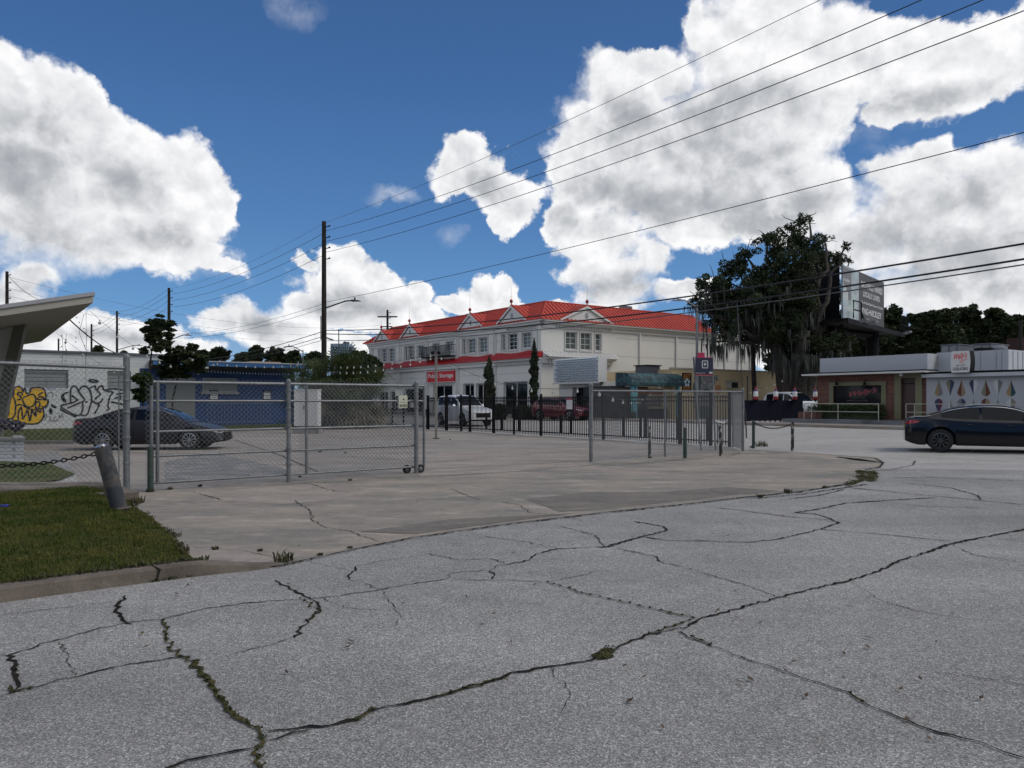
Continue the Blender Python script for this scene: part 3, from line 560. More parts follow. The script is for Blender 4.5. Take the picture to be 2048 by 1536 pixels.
# little weeds growing out of the cracks
def tufts(name, spots, m, lab=None):
    mb = MB()
    for (x, y, z, r, n, h) in spots:
        for k in range(n):
            a = random.uniform(0, 6.28); d = r * math.sqrt(random.random()); bx, by = x + math.cos(a) * d, y + math.sin(a) * d
            hh = h * random.uniform(.4, 1.1); a2 = random.uniform(0, 6.28); l = hh * random.uniform(.2, 1); wd = .004 + h * .03
            dx, dy = -math.sin(a2) * wd, math.cos(a2) * wd; ex, ey = math.cos(a2) * l, math.sin(a2) * l
            o = len(mb.v); mb.v += [(bx - dx, by - dy, z), (bx + dx, by + dy, z), (bx + ex * .5 + dx, by + ey * .5 + dy, z + hh * .7), (bx + ex * .5 - dx, by + ey * .5 - dy, z + hh * .7), (bx + ex, by + ey, z + hh * .9)]
            mb.f += [(o, o + 1, o + 2, o + 3), (o + 3, o + 2, o + 4)]
    return tag(mb.build(name, m), kind='stuff')
sp = []
for out, wd in mpts:
    for p in out[::2]: sp.append((p[0], p[1], .012, wd * .42, int(10 + wd * 260), .013))
for p in [(1722,955),(1724,945),(1743,958),(1746,948),(1700,968),(1712,964)]: sp.append((*G(*p), .01, .14, 60, .05))
for p, h in [((568,1124),.11),((430,1101),.04),((520,1104),.03),((275,1008),.12),((262,1000),.08),((1520,996),.06),((1575,986),.08),((1650,977),.05),((700,1098),.03),((640,1112),.03),((1505,896),.1),((1524,894),.25),((1300,917),.06),((700,962),.04),((300,985),.08),((340,980),.06),((400,974),.05),((640,905),.06),((690,907),.05),((900,880),.04),((600,955),.04),((255,1022),.1),((250,1010),.1)]:
    sp.append((*G(*p), .01, h * .9, 45, h))
for t in range(26):
    p = G(308 + t * 7, 1163 - t * 1.0); sp.append((p[0], p[1] + random.uniform(-.03, .03), .005, .05, 16, .035))
for p in smooth_pts(LAWNE, 9): sp.append((p[0] + random.uniform(-.05, .05), p[1] + random.uniform(-.05, .05), .012, .075, 26, random.choice([.03, .045, .06])))
for p in kin[:int(len(kin) * .755)]:
    if -6.5 < p[0]: sp.append((p[0], p[1], .115, .05, 26, random.choice([.03, .04, .055])))
tufts('weeds', sp, M_WEED)
# fallen leaves and litter specks on the pavement
mb = MB()
for (a, b, k) in [((420, 990), (700, 960), 10), ((250, 1380), (1900, 1050), 46), ((870, 890), (1100, 880), 14), ((300, 1150), (420, 1140), 20), ((1100, 1500), (2000, 1300), 14), ((700, 1080), (1500, 985), 16)]:
    for i in range(k):
        x, y = G(random.uniform(a[0], b[0]), random.uniform(min(a[1], b[1]), max(a[1], b[1])), 0); s_ = random.uniform(.015, .035); th = random.uniform(0, 3.14); c_, s2 = math.cos(th) * s_, math.sin(th) * s_
        mb.quad((x - c_, y - s2, .02), (x + s2 * .4, y - c_ * .4, .022), (x + c_, y + s2, .03), (x - s2 * .4, y + c_ * .4, .024))
tag(mb.build('leaf_litter', mat('dead_leaf', (.045, .028, .015), .9, c2=(.10, .065, .035), scale=5, island=1)), kind='stuff')
# storm drain grate
t_ = G(1708, 921); q_ = G(1762, 926); r_ = G(1760, 916)
gt = thing('storm_drain_grate', (*t_, 0), 'rusty slotted storm drain grate set in the concrete at the street corner', 'grate')
fr = Fr(t_, ((q_[0] - t_[0]) / 1.55, (q_[1] - t_[1]) / 1.55), (0, 1)); u1 = 1.5
mb = MB(); mb.fbox(fr, 0, 1.55, 0, .03, .009, .024); mb.fbox(fr, 0, 1.55, 1.1, 1.13, .009, .024); mb.build('frame', M_CRACK, gt)
mb = MB()
for i in range(11): mb.fbox(fr, i * .15, i * .15 + .065, .03, 1.1, .009, .022)
mb.build('slot_bars', M_CRACK, gt)

# ================================================================== FENCES
def mesh_panel(mb, fr, u0, u1, z0, z1, pitch=.092, r=.0030, n=0.0, zf=None):
    L_, H_ = u1 - u0, z1 - z0
    for s_ in (1, -1):
        k = -H_ if s_ == 1 else 0; k0 = math.floor(k / pitch) * pitch; e_ = L_ if s_ == 1 else L_ + H_
        c = k0
        while c < e_:
            c += pitch
            # line u = c + s*w   (w height)
            if s_ == 1: w0 = max(0, -c); w1 = min(H_, L_ - c)
            else: w0 = max(0, c - L_); w1 = min(H_, c)
            if w1 - w0 < .02: continue
            p0 = fr.pt(u0 + c + s_ * w0, n + s_ * r, z0 + w0); p1 = fr.pt(u0 + c + s_ * w1, n + s_ * r, z0 + w1)
            mb.tube([p0, p1], r, 3, False)
    return mb
def knuckles(mb, fr, u0, u1, z, pitch=.088, h=.05):
    u = u0 + pitch / 2
    while u < u1:
        mb.tube([fr.pt(u, .012, z), fr.pt(u - .022, .012, z + h)], .0028, 3, False); mb.tube([fr.pt(u, .012, z), fr.pt(u + .022, .012, z + h)], .0028, 3, False); u += pitch
def post(parent, p, r, z1, z0=0.0, cap=True, name='post', m=None):
    mb = MB(); pr = [(r, z0), (r, z1)] + ([(r * 1.12, z1), (r * 1.12, z1 + .03), (r * .8, z1 + .06), (.001, z1 + .075)] if cap else [(.001, z1)])
    mb.lathe((p[0], p[1], 0), pr, 12); return mb.build(name, m or M_GALV, parent, smooth=40)
def fr2(a, b, flip=1):
    L_ = math.hypot(b[0] - a[0], b[1] - a[1]); u = ((b[0] - a[0]) / L_, (b[1] - a[1]) / L_); return Fr(a, u, (u[1] * flip, -u[0] * flip)), L_
# left tall fence
PA, PB = (-6.81, 13.25), (-8.45, 11.3); PB2 = (-11.2, 8.0)
fl = thing('chain_link_fence', (*PA, 0), 'tall galvanised chain link fence panel at the far left beside the lawn', 'fence')
fr, L_ = fr2(PA, PB2)
post(fl, PA, .055, 2.38, name='post')
post(fl, fr.pt(L_, 0, 0), .045, 2.3, .12, name='post')
mb = MB(); mb.tube([fr.pt(.02, 0, 2.2), fr.pt(L_, 0, 2.26)], .032, 10); mb.build('top_rail', M_GALV, fl, smooth=40)
mb = MB(); mesh_panel(mb, fr, .05, L_, .17, 2.2); knuckles(mb, fr, .05, L_, 2.22, h=.06); mb.build('wire_mesh', M_MESH, fl)
for z in (.5, .95, 1.4, 1.62, 1.95): mb = MB(); mb.lathe((PA[0], PA[1], z), [(.06, 0), (.064, .01), (.064, .035), (.06, .045)], 12); mb.build('tension_band', M_GALV, fl)
mb = MB(); mb.tube([fr.pt(.13, .0, .2), fr.pt(.13, 0, 2.15)], .011, 6); mb.build('tension_bar', M_GALV, fl)
# rolling gate
GA, GB = (-6.55, 13.35), (-1.93, 16.95)
gate = thing('rolling_gate', (*GA, 0), 'long galvanised chain link rolling gate across the driveway entrance', 'gate')
fr, L_ = fr2(GA, GB); 
ug = [fr.W(x) for x in (315, 575, 613, 830, 848)]
RZ = (.15, .63, 1.07, 1.62, 1.96)
for z in RZ:
    mb = MB(); mb.tube([fr.pt(.15, 0, z), fr.pt(ug[4] if z > 1.5 else ug[3], 0, z)], .030 if z > 1.9 else .022, 8); mb.build('rail', M_GALV, gate, smooth=40)
for u, r, z1, z0 in ((ug[0], .032, 1.97, .13), (ug[0] - .10, .03, 1.9, .1), (ug[1], .042, 1.99, 0), (ug[2], .03, 1.95, .13), (ug[3], .048, 2.0, 0.0), (ug[4], .03, 1.97, .14)):
    post(gate, fr.pt(u, .055 if r > .04 else 0, 0), r, z1, z0, r > .04, name='upright')
mb = MB(); mesh_panel(mb, fr, .02, ug[4], .12, 1.96); knuckles(mb, fr, .02, ug[4], 1.98, h=.055); mb.build('wire_mesh', M_MESH, gate)
mb = MB(); mesh_panel(mb, fr, ug[1] + .3, ug[3] + .1, .16, 1.94, n=-.16); mb.build('inner_wire_mesh', M_MESH, gate)
for u in (ug[1], ug[3]):
    for z in (.35, .66, 1.1, 1.45, 1.8): mb = MB(); c = fr.pt(u, .055, z); mb.lathe(c, [(.052, 0), (.056, .01), (.056, .035), (.052, .045)], 10); mb.build('tension_band', M_GALV, gate)
for du in (-.18, .14):
    c = fr.pt(ug[3] + du, .0 if du > 0 else -.05, .10)
    mb = MB(); nn = (fr.n[0], fr.n[1], 0)
    mb.lathe(c, [(.045, -.022), (.075, -.03), (.097, -.018), (.1, 0), (.097, .018), (.075, .03), (.045, .022)], 20, nn); wh = mb.build('wheel', M_RUBBER, gate, smooth=40)
    mb = MB(); mb.lathe(c, [(.001, -.02), (.05, -.02), (.05, .02), (.012, .03), (.012, .05), (.001, .05)], 14, nn); mb.build('hub', M_GALV, wh)
# notices hung on the gate
u_, z_ = fr.W(796, 816); u2, z2 = fr.W(813, 791)
sg = thing('gate_notice', fr.pt(u_, .03, z_), 'cream notice with dark number plate hung on the rolling gate', 'sign')
mb = MB(); mb.fbox(fr, u_, u2, .035, .041, z_, z2); mb.build('plate', mat('cream_plate', (.50, .52, .40), .5), sg)
mb = MB(); put_text(mb, fr, '5H50', u_ + .015, u2 - .015, z_ + .02, z_ + .085, .043); c = ((u_ + u2) / 2 + .01, z_ + .19)
mb.add([fr.pt(c[0] + .018 * math.cos(k), .043, c[1] + .018 * math.sin(k)) for k in np.linspace(0, 5.8, 9)], [tuple(range(9))]); mb.fbox(fr, u_ + .03, u2 - .03, .0415, .0425, z_ + .12, z_ + .128); mb.build('lettering', M_BLACKM, sg)
u_, z_ = fr.W(792, 792); u2, z2 = fr.W(807, 776)
sg = thing('paper_notice', fr.pt(u_, -.03, z_), 'pale blank paper notice tucked behind the gate mesh above the cream notice', 'sign')
mb = MB(); mb.fbox(fr, u_, u2, -.035, -.031, z_, z2); mb.build('plate', mat('faded_paper', (.42, .45, .44), .6), sg)
u_, z_ = fr.W(817, 815); u2, z2 = fr.W(824, 800)
lk = thing('gate_lock_box', fr.pt(u_, .04, z_), 'small grey lock box fixed beside the end upright of the rolling gate', 'lock')
mb = MB(); mb.fbox(fr, u_, u2, .02, .09, z_, z2 - .06); mb.build('housing', M_GALV, lk); mb = MB(); mb.tube([fr.pt(u_ + .01, .05, z2 - .06), fr.pt(u_ + .012, .05, z2), fr.pt(u2 - .012, .05, z2), fr.pt(u2 - .01, .05, z2 - .06)], .008, 6); mb.build('shackle', M_GALV, lk)
# right chain link fence with its short return
RA, RB, RC = (2.08, 19.75), (7.45, 24.2), (7.72, 26.2)
fr_ = thing('chain_link_fence', (*RA, 0), 'low galvanised chain link fence with a short return panel right of the gate opening', 'fence')
fr, L_ = fr2(RA, RB)
post(fr_, RA, .052, 2.02); post(fr_, fr.pt(L_, 0, 0), .045, 1.97); um = fr.W(1330); post(fr_, fr.pt(um, 0, 0), .032, 1.86)
mb = MB(); mb.tube([fr.pt(0, 0, 1.89), fr.pt(L_, 0, 1.92)], .024, 8); mb.build('top_rail', M_GALV, fr_, smooth=40)
mb = MB(); mesh_panel(mb, fr, .04, L_, .05, 1.9); knuckles(mb, fr, .05, L_, 1.9, h=.06); mb.build('wire_mesh', M_MESH, fr_)
f2, L2 = fr2(RB, RC); post(fr_, f2.pt(L2, 0, 0), .04, 1.92)
mb = MB(); mb.tube([f2.pt(0, 0, 1.90), f2.pt(L2, 0, 1.88)], .024, 8); mb.build('return_rail', M_GALV, fr_, smooth=40)
mb = MB(); mesh_panel(mb, f2, .04, L2, .05, 1.9, .05); mb.build('return_mesh', M_MESH, fr_)
pl = MB(); c = fr.pt(0.06, -.08, .93); pl.lathe(c, [(.001, -.05), (.05, -.045), (.055, 0), (.05, .05), (.001, .055)], 12, (fr.u[0], fr.u[1], .3)); o_ = pl.build('padlock', mat('worn_brass', (.45, .42, .36), .4, .6), fr_, smooth=40)
# black picket fence
BA, BB_ = (7.62, 26.45), (-4.75, 42.75)
bf = thing('picket_fence', (*BA, 0), 'black metal picket fence along the far edge of the parking lot', 'fence')
fr, L_ = fr2(BA, BB_)
def H(u): return gz(*fr.pt(u, 0, 0)[:2])
for z in (1.74, 1.60, .16): mb = MB(); mb.fbox(fr, 0, L_, -.02, .02, z, z + .045); mb.build('rail', M_BLACKM, bf)
mb = MB(); u = .1
while u < L_: mb.fbox(fr, u - .0125, u + .0125, -.0125, .0125, .05, 1.84); u += .118
mb.build('pickets', M_BLACKM, bf)
for px in (1459, 1421, 1360, 1207, 1082, 1028, 987.5, 940, 922, 893, 856):
    u = fr.W(px); mb = MB(); r = .06 if px in (940, 893, 856, 987.5, 1360) else .042; mb.fbox(fr, u - r, u + r, -r, r, 0, 1.92); mb.fbox(fr, u - r - .01, u + r + .01, -r - .01, r + .01, 1.92, 1.945); mb.build('post', M_BLACKM, bf)
u_, z_ = fr.W(1134, 818.5); u2, z2 = fr.W(1146, 800)
if u_ > u2: u_, u2 = u2, u_
sg = thing('parking_notice', fr.pt(u_, .03, z_), 'white rectangular parking notice fixed to the black picket fence', 'sign')
mb = MB(); mb.fbox(fr, u_, u2, -.036, -.03, z_, z2); mb.build('plate', M_TRIM, sg); mb = MB(); mb.fbox(fr, u_, u2, -.034, -.028, z2 + .002, z2 + .10); mb.build('red_header', mat('dull_pink', (.30, .06, .09), .5), sg)
mb = MB(); mb.fbox(fr, u_ - .03, u2 + .03, -.024, -.021, z_ - .06, z2 + .13); mb.build('backing', M_BLACKM, sg)
# low black fence continuing to the left
B2 = (-10.3, 51.4); f3, L3 = fr2(BB_, B2)
lf = thing('picket_fence', (*BB_, 0), 'lower black picket fence continuing left beyond the lot toward the palm clump', 'fence')
for z in (1.08, .12): mb = MB(); mb.fbox(f3, 0, L3, -.02, .02, z, z + .05); mb.build('rail', M_BLACKM, lf)
mb = MB(); u = .05
while u < L3: mb.fbox(f3, u - .012, u + .012, -.012, .012, .03, 1.15); u += .13
mb.build('pickets', M_BLACKM, lf)
for k in range(7): u = L3 * k / 6; mb = MB(); mb.fbox(f3, u - .045, u + .045, -.045, .045, 0, 1.2); mb.build('post', M_BLACKM, lf)
# ------------------------------------------------------------------ bollards
def bollard(p, h, r, m, label, lean=(0, 0), capm=None, group=None, z0=0.0):
    t = thing('bollard', (p[0], p[1], z0), label, 'bollard', group); mb = MB()
    mb.tube([(p[0], p[1], z0 - .05), (p[0] + lean[0], p[1] + lean[1], z0 + h)], r, 18); mb.build('pipe', m, t, smooth=40)
    mb = MB(); mb.tube([(p[0] + lean[0], p[1] + lean[1], z0 + h + .0005), (p[0] + lean[0] * 1.02, p[1] + lean[1] * 1.02, z0 + h + r * .35)], [r * .97, r * .5], 18); mb.build('cap', capm or m, t, smooth=40)
    return t
M_BOLG = mat('grey_bollard_paint', (.040, .046, .056), .65, 0, spec=.25, c2=(.12, .105, .092), scale=4.5, lo=.46, hi=.62)
M_BOLN = mat('green_bollard_paint', (.018, .048, .040), .6, c2=(.05, .065, .055), scale=6)
M_BOLR = mat('peeling_bollard_paint', (.025, .022, .022), .7, c2=(.32, .31, .28), scale=9, lo=.52, hi=.56, stretch=(1, 1, .5))
lb = G(243, 1018, .13); bollard(lb, .93, .105, M_BOLG, 'thick dented grey pipe bollard leaning left on the lawn edge', (-.24, -.05), M_RIM, z0=.06)
mb = MB(); mb.lathe((lb[0], lb[1], .14), [(.105, -.02), (.125, -.015), (.125, 0), (.105, .01)], 18, (-.2, 0, 1)); o = mb.build('base_ring', M_CURB, bpy.data.objects['bollard'])
mb = MB(); mb.lathe((lb[0] - .2, lb[1] - .09, .92), [(.03, 0), (.034, .02), (.034, .10), (.02, .12), (.001, .125)], 10, (.1, -.3, 1)); mb.build('bent_bracket', M_RIM, bpy.data.objects['bollard'])
bollard(G(301, 984), .80, .052, M_BOLN, 'slim straight dark green pipe bollard by the gate hinge post')
bollard((-7.75, 9.3), .9, .08, M_BOLG, 'grey pipe bollard just outside the left edge holding the chain', z0=.12)
bollard(G(1299, 914), .88, .045, M_BOLR, 'worn dark bollard before the fence nearest the fence mid post')
bollard(G(1370, 917), .86, .055, M_BOLN, 'dark green bollard standing second right of the fence mid post')
bollard(G(1442, 913), .90, .048, M_BOLR, 'rusty bollard with bent white bracket on top near the fence corner', (-.03, 0))
t_ = G(1442, 913); mb = MB(); mb.tube([(t_[0] - .16, t_[1], 1.04), (t_[0] - .02, t_[1], 1.0), (t_[0] + .10, t_[1], .97)], .022, 8); mb.tube([(t_[0] - .1, t_[1], .98), (t_[0] + .14, t_[1], 1.01)], .015, 8); mb.build('bracket', M_TRIM, bpy.data.objects['bollard.005'])
bollard(G(1507, 897), .93, .052, M_BOLN, 'pointed green bollard at the left end of the chain by the corner', capm=M_GALV)
bollard(G(1585, 902), .93, .052, M_BOLR, 'black bollard with peeling white paint at the right end of the chain')
fb = Fr((FX, FY), E, DD); k0 = 0
bl = None
NAM = ['nearest the red car', 'left of the parking notice', 'right of the first cypress', 'below the white entrance canopy', 'behind the gate opening post', 'near the leftmost hut pillar', 'before the hut counter', 'before the hut steps', 'right of the hut pillar', 'by the sign posts']
for k, px in enumerate((1122, 1037.5, 1001, 1142, 971, 1244, 1281, 1290, 1352, 1415)):
    f_ = Fr((FX + DD[0] * 2.1, FY + DD[1] * 2.1), E, DD); u = f_.W(px); p = f_.pt(u, (k % 3) * .05, 0); z0 = gz(*p[:2])
    lab = 'low black street bollard behind the picket fence %s' % NAM[k]
    if bl is None:
        bl = bollard(p, .88, .07, M_BLACKM, lab, group='black bollards along the street behind the picket fence', z0=z0)
    else: copy_tree(bl, label=lab, loc=(p[0], p[1], z0))
def chain(name, label, a, b, sag, link=.055, r=.007, m=None):
    t = thing(name, a, label, 'chain'); mb = MB(); a, b = Vector(a), Vector(b); n = int((b - a).length / (link * .78)); 
    for i in range(n):
        t0 = (i + .5) / n; p = a.lerp(b, t0); p.z -= sag * 4 * t0 * (1 - t0); t1 = t0 + .01; q = a.lerp(b, t1); q.z -= sag * 4 * t1 * (1 - t1)
        d = (q - p).normalized(); up = Vector((0, 0, 1)) if i % 2 else d.cross(Vector((0, 0, 1))).normalized()
        s_ = up; pts = []
        for k in range(9):
            th = 2 * math.pi * k / 8; pts.append(p + d * math.cos(th) * link * .5 + s_ * math.sin(th) * link * .30)
        mb.tube(pts, r, 4, False)
    mb.build('links', m or M_BLACKM, t); return t
chain('chain', 'dark steel chain sagging from the leaning bollard across the lawn', (-7.72, 9.35, .93), (lb[0] - .2, lb[1] - .03, .93), .16, .075, .009)
a = G(1507, 897); b = G(1585, 902); chain('chain', 'slack dark chain hanging between the two corner bollards', (a[0], a[1], .90), (b[0], b[1], .90), .19, .06, .010)
# concrete block at the foot of the fence post
mb = MB(); p = (-6.15, 11.85); mb.prism([(p[0] - .22, p[1] - .15), (p[0] + .12, p[1] - .2), (p[0] + .2, p[1] + .12), (p[0] - .12, p[1] + .2)], 0, lambda x, y: .22 + (x - p[0]) * -.25)
tag(mb.build('concrete_footing', M_CURB, org=(*p, 0)), 'broken concrete footing block between leaning bollard and gate post', 'block')
mb = MB(); mb.prism([(p[0] - .62, p[1] - .25), (p[0] - .23, p[1] - .2), (p[0] - .2, p[1] + .1), (p[0] - .6, p[1] + .1)], .1, .17); tag(mb.build('concrete_slab', M_CURB, org=(*p, 0)), 'flat grey concrete slab piece lying behind the leaning bollard', 'slab')
# blue drink can
c = (-6.83, 10.05, .20); t = thing('drink_can', c, 'crushed blue drink can lying on the lawn at the left edge', 'can')
ax = Vector((1, .12, .03)); mb = MB(); mb.lathe(c, [(.001, -.12), (.022, -.12), (.03, -.108), (.033, -.095), (.033, .07), (.03, .08), (.026, .085)], 14, ax); mb.build('body', mat('blue_can', (.04, .05, .35), .3, .7), t, smooth=40)
mb = MB(); mb.lathe(c, [(.026, .0855), (.024, .087), (.001, .084)], 14, ax); mb.build('lid', M_CHROME, t)
# white planter
pl = thing('brick_planter', (-13.7, 20.2, 0), 'white painted brick planter box at the left edge with dark soil', 'planter')
def slant(mb, x0, x1, y0, y1, z0, z1): k = -.72; mb.hexa([(x0 + k * (y0 - 20.15), y0, z0), (x1 + k * (y0 - 20.15), y0, z0), (x1 + k * (y1 - 20.15), y1, z0), (x0 + k * (y1 - 20.15), y1, z0), (x0 + k * (y0 - 20.15), y0, z1), (x1 + k * (y0 - 20.15), y0, z1), (x1 + k * (y1 - 20.15), y1, z1), (x0 + k * (y1 - 20.15), y1, z1)])
mb = MB(); slant(mb, -16.5, -13.12, 20.15, 20.3, 0, .56); slant(mb, -13.3, -13.12, 20.301, 21.6, 0, .56); slant(mb, -16.5, -13.301, 21.45, 21.6, 0, .557); mb.build('wall', brick('white_brick', (.60, .61, .62), (.55, .56, .57), (.30, .30, .31)), pl)
mb = MB(); slant(mb, -16.55, -13.08, 20.08, 20.36, .56, .64); slant(mb, -13.36, -13.09, 20.361, 21.66, .56, .638); mb.build('coping', M_SIDE, pl)
mb = MB(); slant(mb, -16.4, -13.31, 20.31, 21.44, .0, .52); mb.build('soil', mat('dark_soil', (.012, .010, .008), 1), pl)
# ================================================================== BUILDINGS
def ordu(a, b): return (a, b) if a < b else (b, a)
# ---------------------------------------------------- two storey storage building with the red roof
C0 = (2.5, 62.0); FL = Fr(C0, E, (-DD[0], -DD[1])); FR_ = Fr(C0, DD, (-E[0], -E[1]))
st = thing('storage_building', (*C0, 0), 'long two storey white storage building with red metal roof and gables', 'building')
LU = FL.W(738); RU = FR_.W(1425); ZE = 8.35; RT = 28.5
Z0 = .2
wins = [];  ops = []
def up(px0, px1, py0, py1): 
    u0, z0 = FL.W(px0, py1); u1, z1 = FL.W(px1, py0); u0, u1 = ordu(u0, u1); return (u0, u1, z0, z1)
UPW = [(764, 772, 695, 725), (778, 790, 696, 724), (809, 816.5, 692, 721), (816.8, 829, 691, 720), (834.5, 848.5, 690, 718), (866, 879, 686, 702), (892, 906.5, 682, 702), (925, 931.5, 678, 709), (936, 952, 676.5, 707), (958, 975.5, 673.5, 705.5), (1003.5, 1011, 668, 701), (1017, 1035, 666, 700.5), (1044.5, 1062.5, 664, 697)]
UPW[0:1] = [(757, 761, 698, 726), (764, 774.5, 697, 725)]
for k, (a, b, c_, d) in enumerate(UPW): ops.append(up(a, b, c_, d))
GW = [(866, 905, 769, 822), (926, 948, 766.5, 828), (952, 974, 766, 829), (1007, 1055, 762, 836), (757, 776, 783, 815), (780, 795, 782, 815), (808, 850, 776, 818)]
gops = []
for (a, b, c_, d) in GW: u0, u1, z0, z1 = up(a, b, c_, 800); gops.append((u0, u1, .35, z1))
mb = MB(); wall_open(mb, FL, 0, LU, 0, ZE, ops + gops, .25)
rops = []
for (a, b) in ((1130.5, 1153.5), (1160.5, 1182.5), (1190, 1202)):
    u0, z1 = FR_.W(a, 664); u1, z1b = FR_.W(b, 664); u0b, z0 = FR_.W(a, 699); rops.append((u0, u1, 1.62 + 103 * 64 / 1500, 1.62 + 138 * 64 / 1500))
wall_open(mb, FR_, 0, RT, 0, ZE, rops, .25)
q = lambda a, b, z: FR_.pt(b, -a, z)     # a along E, b along D
mb.quad(q(LU, 0, 0), q(LU, RT, 0), q(LU, RT, ZE), q(LU, 0, ZE)); mb.quad(q(0, RT, 0), q(LU, RT, 0), q(LU, RT, ZE), q(0, RT, ZE))
mb.build('wall', M_WHITES, st)
# roof
a0, a1, b0, b1 = -.55, LU + .55, -.55, FR_.W(1427); ins, RH = 2.5, 1.85
ix = [(a0, b0), (a1, b0), (a1, b1), (a0, b1)]; iy = [(a0 + ins, b0 + ins), (a1 - ins, b0 + ins), (a1 - ins, b1 - ins * 0.3), (a0 + ins, b1 - ins * .3)]
mb = MB()
for i in range(4):
    j = (i + 1) % 4; mb.quad(q(*ix[i], ZE), q(*ix[j], ZE), q(*iy[j], ZE + RH), q(*iy[i], ZE + RH))
mb.quad(*[q(*p, ZE + RH) for p in iy]); mb.quad(*[q(*p, ZE - .001) for p in ix])
rf = mb.build('roof', M_RED, st)
mb = MB()
def seam(p, r_):
    p, r_ = Vector(p), Vector(r_); mb.tube([p + Vector((0, 0, .03)), r_ + Vector((0, 0, .03))], .035, 4)
t = a0 + .2
while t < a1:
    k0 = min(1, (t - a0) / ins, (a1 - t) / ins); seam(q(t, b0, ZE), q(t, b0 + ins * k0, ZE + RH * k0)); t += .46
t = b0 + .2
while t < b1:
    k0 = min(1, (t - b0) / ins); seam(q(a0, t, ZE), q(a0 + ins * k0, t, ZE + RH * k0)); t += .46
mb.build('standing_seams', mat('red_seam', (.26, .014, .008), .5), rf)
mb = MB(); mb.tube([q(*iy[1], ZE + RH + .03), q(*iy[0], ZE + RH + .03), q(*iy[3], ZE + RH + .03)], .07, 6); mb.tube([q(*ix[0], ZE + .04), q(*iy[0], ZE + RH + .04)], .06, 6); mb.tube([q(*ix[1], ZE + .04), q(*iy[1], ZE + RH + .04)], .06, 6); mb.build('ridge_cap', M_RED, rf)
# cornice and dentils
for fr, L_ in ((FL, LU), (FR_, b1)):
    mb = MB(); mb.fbox(fr, -.5 if fr is FL else -.46, L_, .003, .5, ZE - .12, ZE - .004); mb.fbox(fr, -.28, L_, .003, .28, ZE - .32, ZE - .123); mb.fbox(fr, -.12, L_, .003, .12, ZE - .62, ZE - .323); mb.build('cornice', M_TRIM, st)
# pilasters and downpipes
for px in (745, 801, 855, 916, 990):
    u = FL.W(px); mb = MB(); mb.fbox(FL, u - .22, u + .22, .003, .12, Z0, ZE - .62); mb.build('pilaster', M_WHITES, st)
    mb = MB(); mb.fbox(FL, u - .06, u + .06, .121, .24, Z0, ZE - .4); mb.build('downpipe', M_TRIM, st)
mb = MB(); mb.fbox(FL, .002, .45, .003, .13, Z0, ZE - .62); mb.build('pilaster', M_WHITES, st)
mb = MB(); mb.fbox(FL, .5, .62, .003, .15, Z0, ZE - .4); mb.build('downpipe', M_TRIM, st)
for px in (1279, 1352, 1425, 1449, 1475, 1500):
    u = FR_.W(px); mb = MB(); mb.fbox(FR_, u - .10, u + .10, .003, .14, Z0, ZE - .3); mb.build('downpipe', M_TRIM, st)
# panel joints of the stucco
M_JOINT = mat('stucco_joint', (.30, .30, .29), .9)
mb = MB()
for z in (1.7, 3.1, 4.0, 6.9): mb.fbox(FL, .5, LU, .0005, .006, z, z + .03)
for z in (2.1, 3.9, 5.6, 7.2): mb.fbox(FR_, 8.5, RT, .0005, .006, z, z + .03)
mb.build('joint_lines', M_JOINT, st)
# middle red skirt roof, waving over the ground floor bays
def skirt(fr, u0, u1, m, zt, zb, out, seg, wav=0.0):
    mb = MB(); n = int((u1 - u0) / seg)
    for i in range(n):
        a, b = u0 + (u1 - u0) * i / n, u0 + (u1 - u0) * (i + 1) / n; wa, wb = wav * math.sin(a * 1.15), wav * math.sin(b * 1.15)
        mb.quad(fr.pt(a, .002, zt + wa), fr.pt(b, .002, zt + wb), fr.pt(b, out, zb), fr.pt(a, out, zb)); mb.quad(fr.pt(a, out, zb), fr.pt(b, out, zb), fr.pt(b, out, zb - .09), fr.pt(a, out, zb - .09)); mb.quad(fr.pt(a, out, zb - .09), fr.pt(b, out, zb - .09), fr.pt(b, 0, zb - .09), fr.pt(a, 0, zb - .09))
    mb.quad(fr.pt(u0, .002, zt), fr.pt(u0, out, zb), fr.pt(u0, 0, zb - .09)); mb.quad(fr.pt(u1, .002, zt), fr.pt(u1, out, zb), fr.pt(u1, 0, zb - .09)); return mb
zs = 5.32
skirt(FL, -.05, LU + .3, mat('deep_red_metal', (.38, .010, .012), .45), zs + .52, zs, .62, .5, .07).build('skirt_roof', MATS['deep_red_metal'], st)
mb = MB(); mb.fbox(FL, -.04, LU, .003, .42, zs - .26, zs - .092); mb.fbox(FL, -.03, LU, .003, .26, zs - .55, zs - .262); mb.build('skirt_cornice', M_TRIM, st)
ur = FR_.W(1228)
sk = skirt(FR_, 0, ur, M_TRIM, zs + .42, zs + .05, .75, .5); u = .2
while u < ur: sk.tube([FR_.pt(u, .01, zs + .46), FR_.pt(u, .75, zs + .09)], .035, 4); u += .42
sk.build('skirt_roof', M_TRIM, st)
mb = MB(); mb.fbox(FR_, 0, ur - .2, .003, .5, zs - .2, zs - .045); mb.fbox(FR_, 0, ur - .5, .003, .3, zs - .55, zs - .202); mb.build('skirt_cornice', M_TRIM, st)
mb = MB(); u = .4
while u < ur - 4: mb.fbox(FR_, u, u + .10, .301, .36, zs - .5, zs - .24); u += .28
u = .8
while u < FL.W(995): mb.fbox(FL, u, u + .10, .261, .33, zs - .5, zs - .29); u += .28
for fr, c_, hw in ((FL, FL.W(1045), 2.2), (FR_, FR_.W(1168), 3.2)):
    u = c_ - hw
    while u < c_ + hw: mb.fbox(fr, u, u + .10, .121, .2, ZE - .56, ZE - .34); u += .28
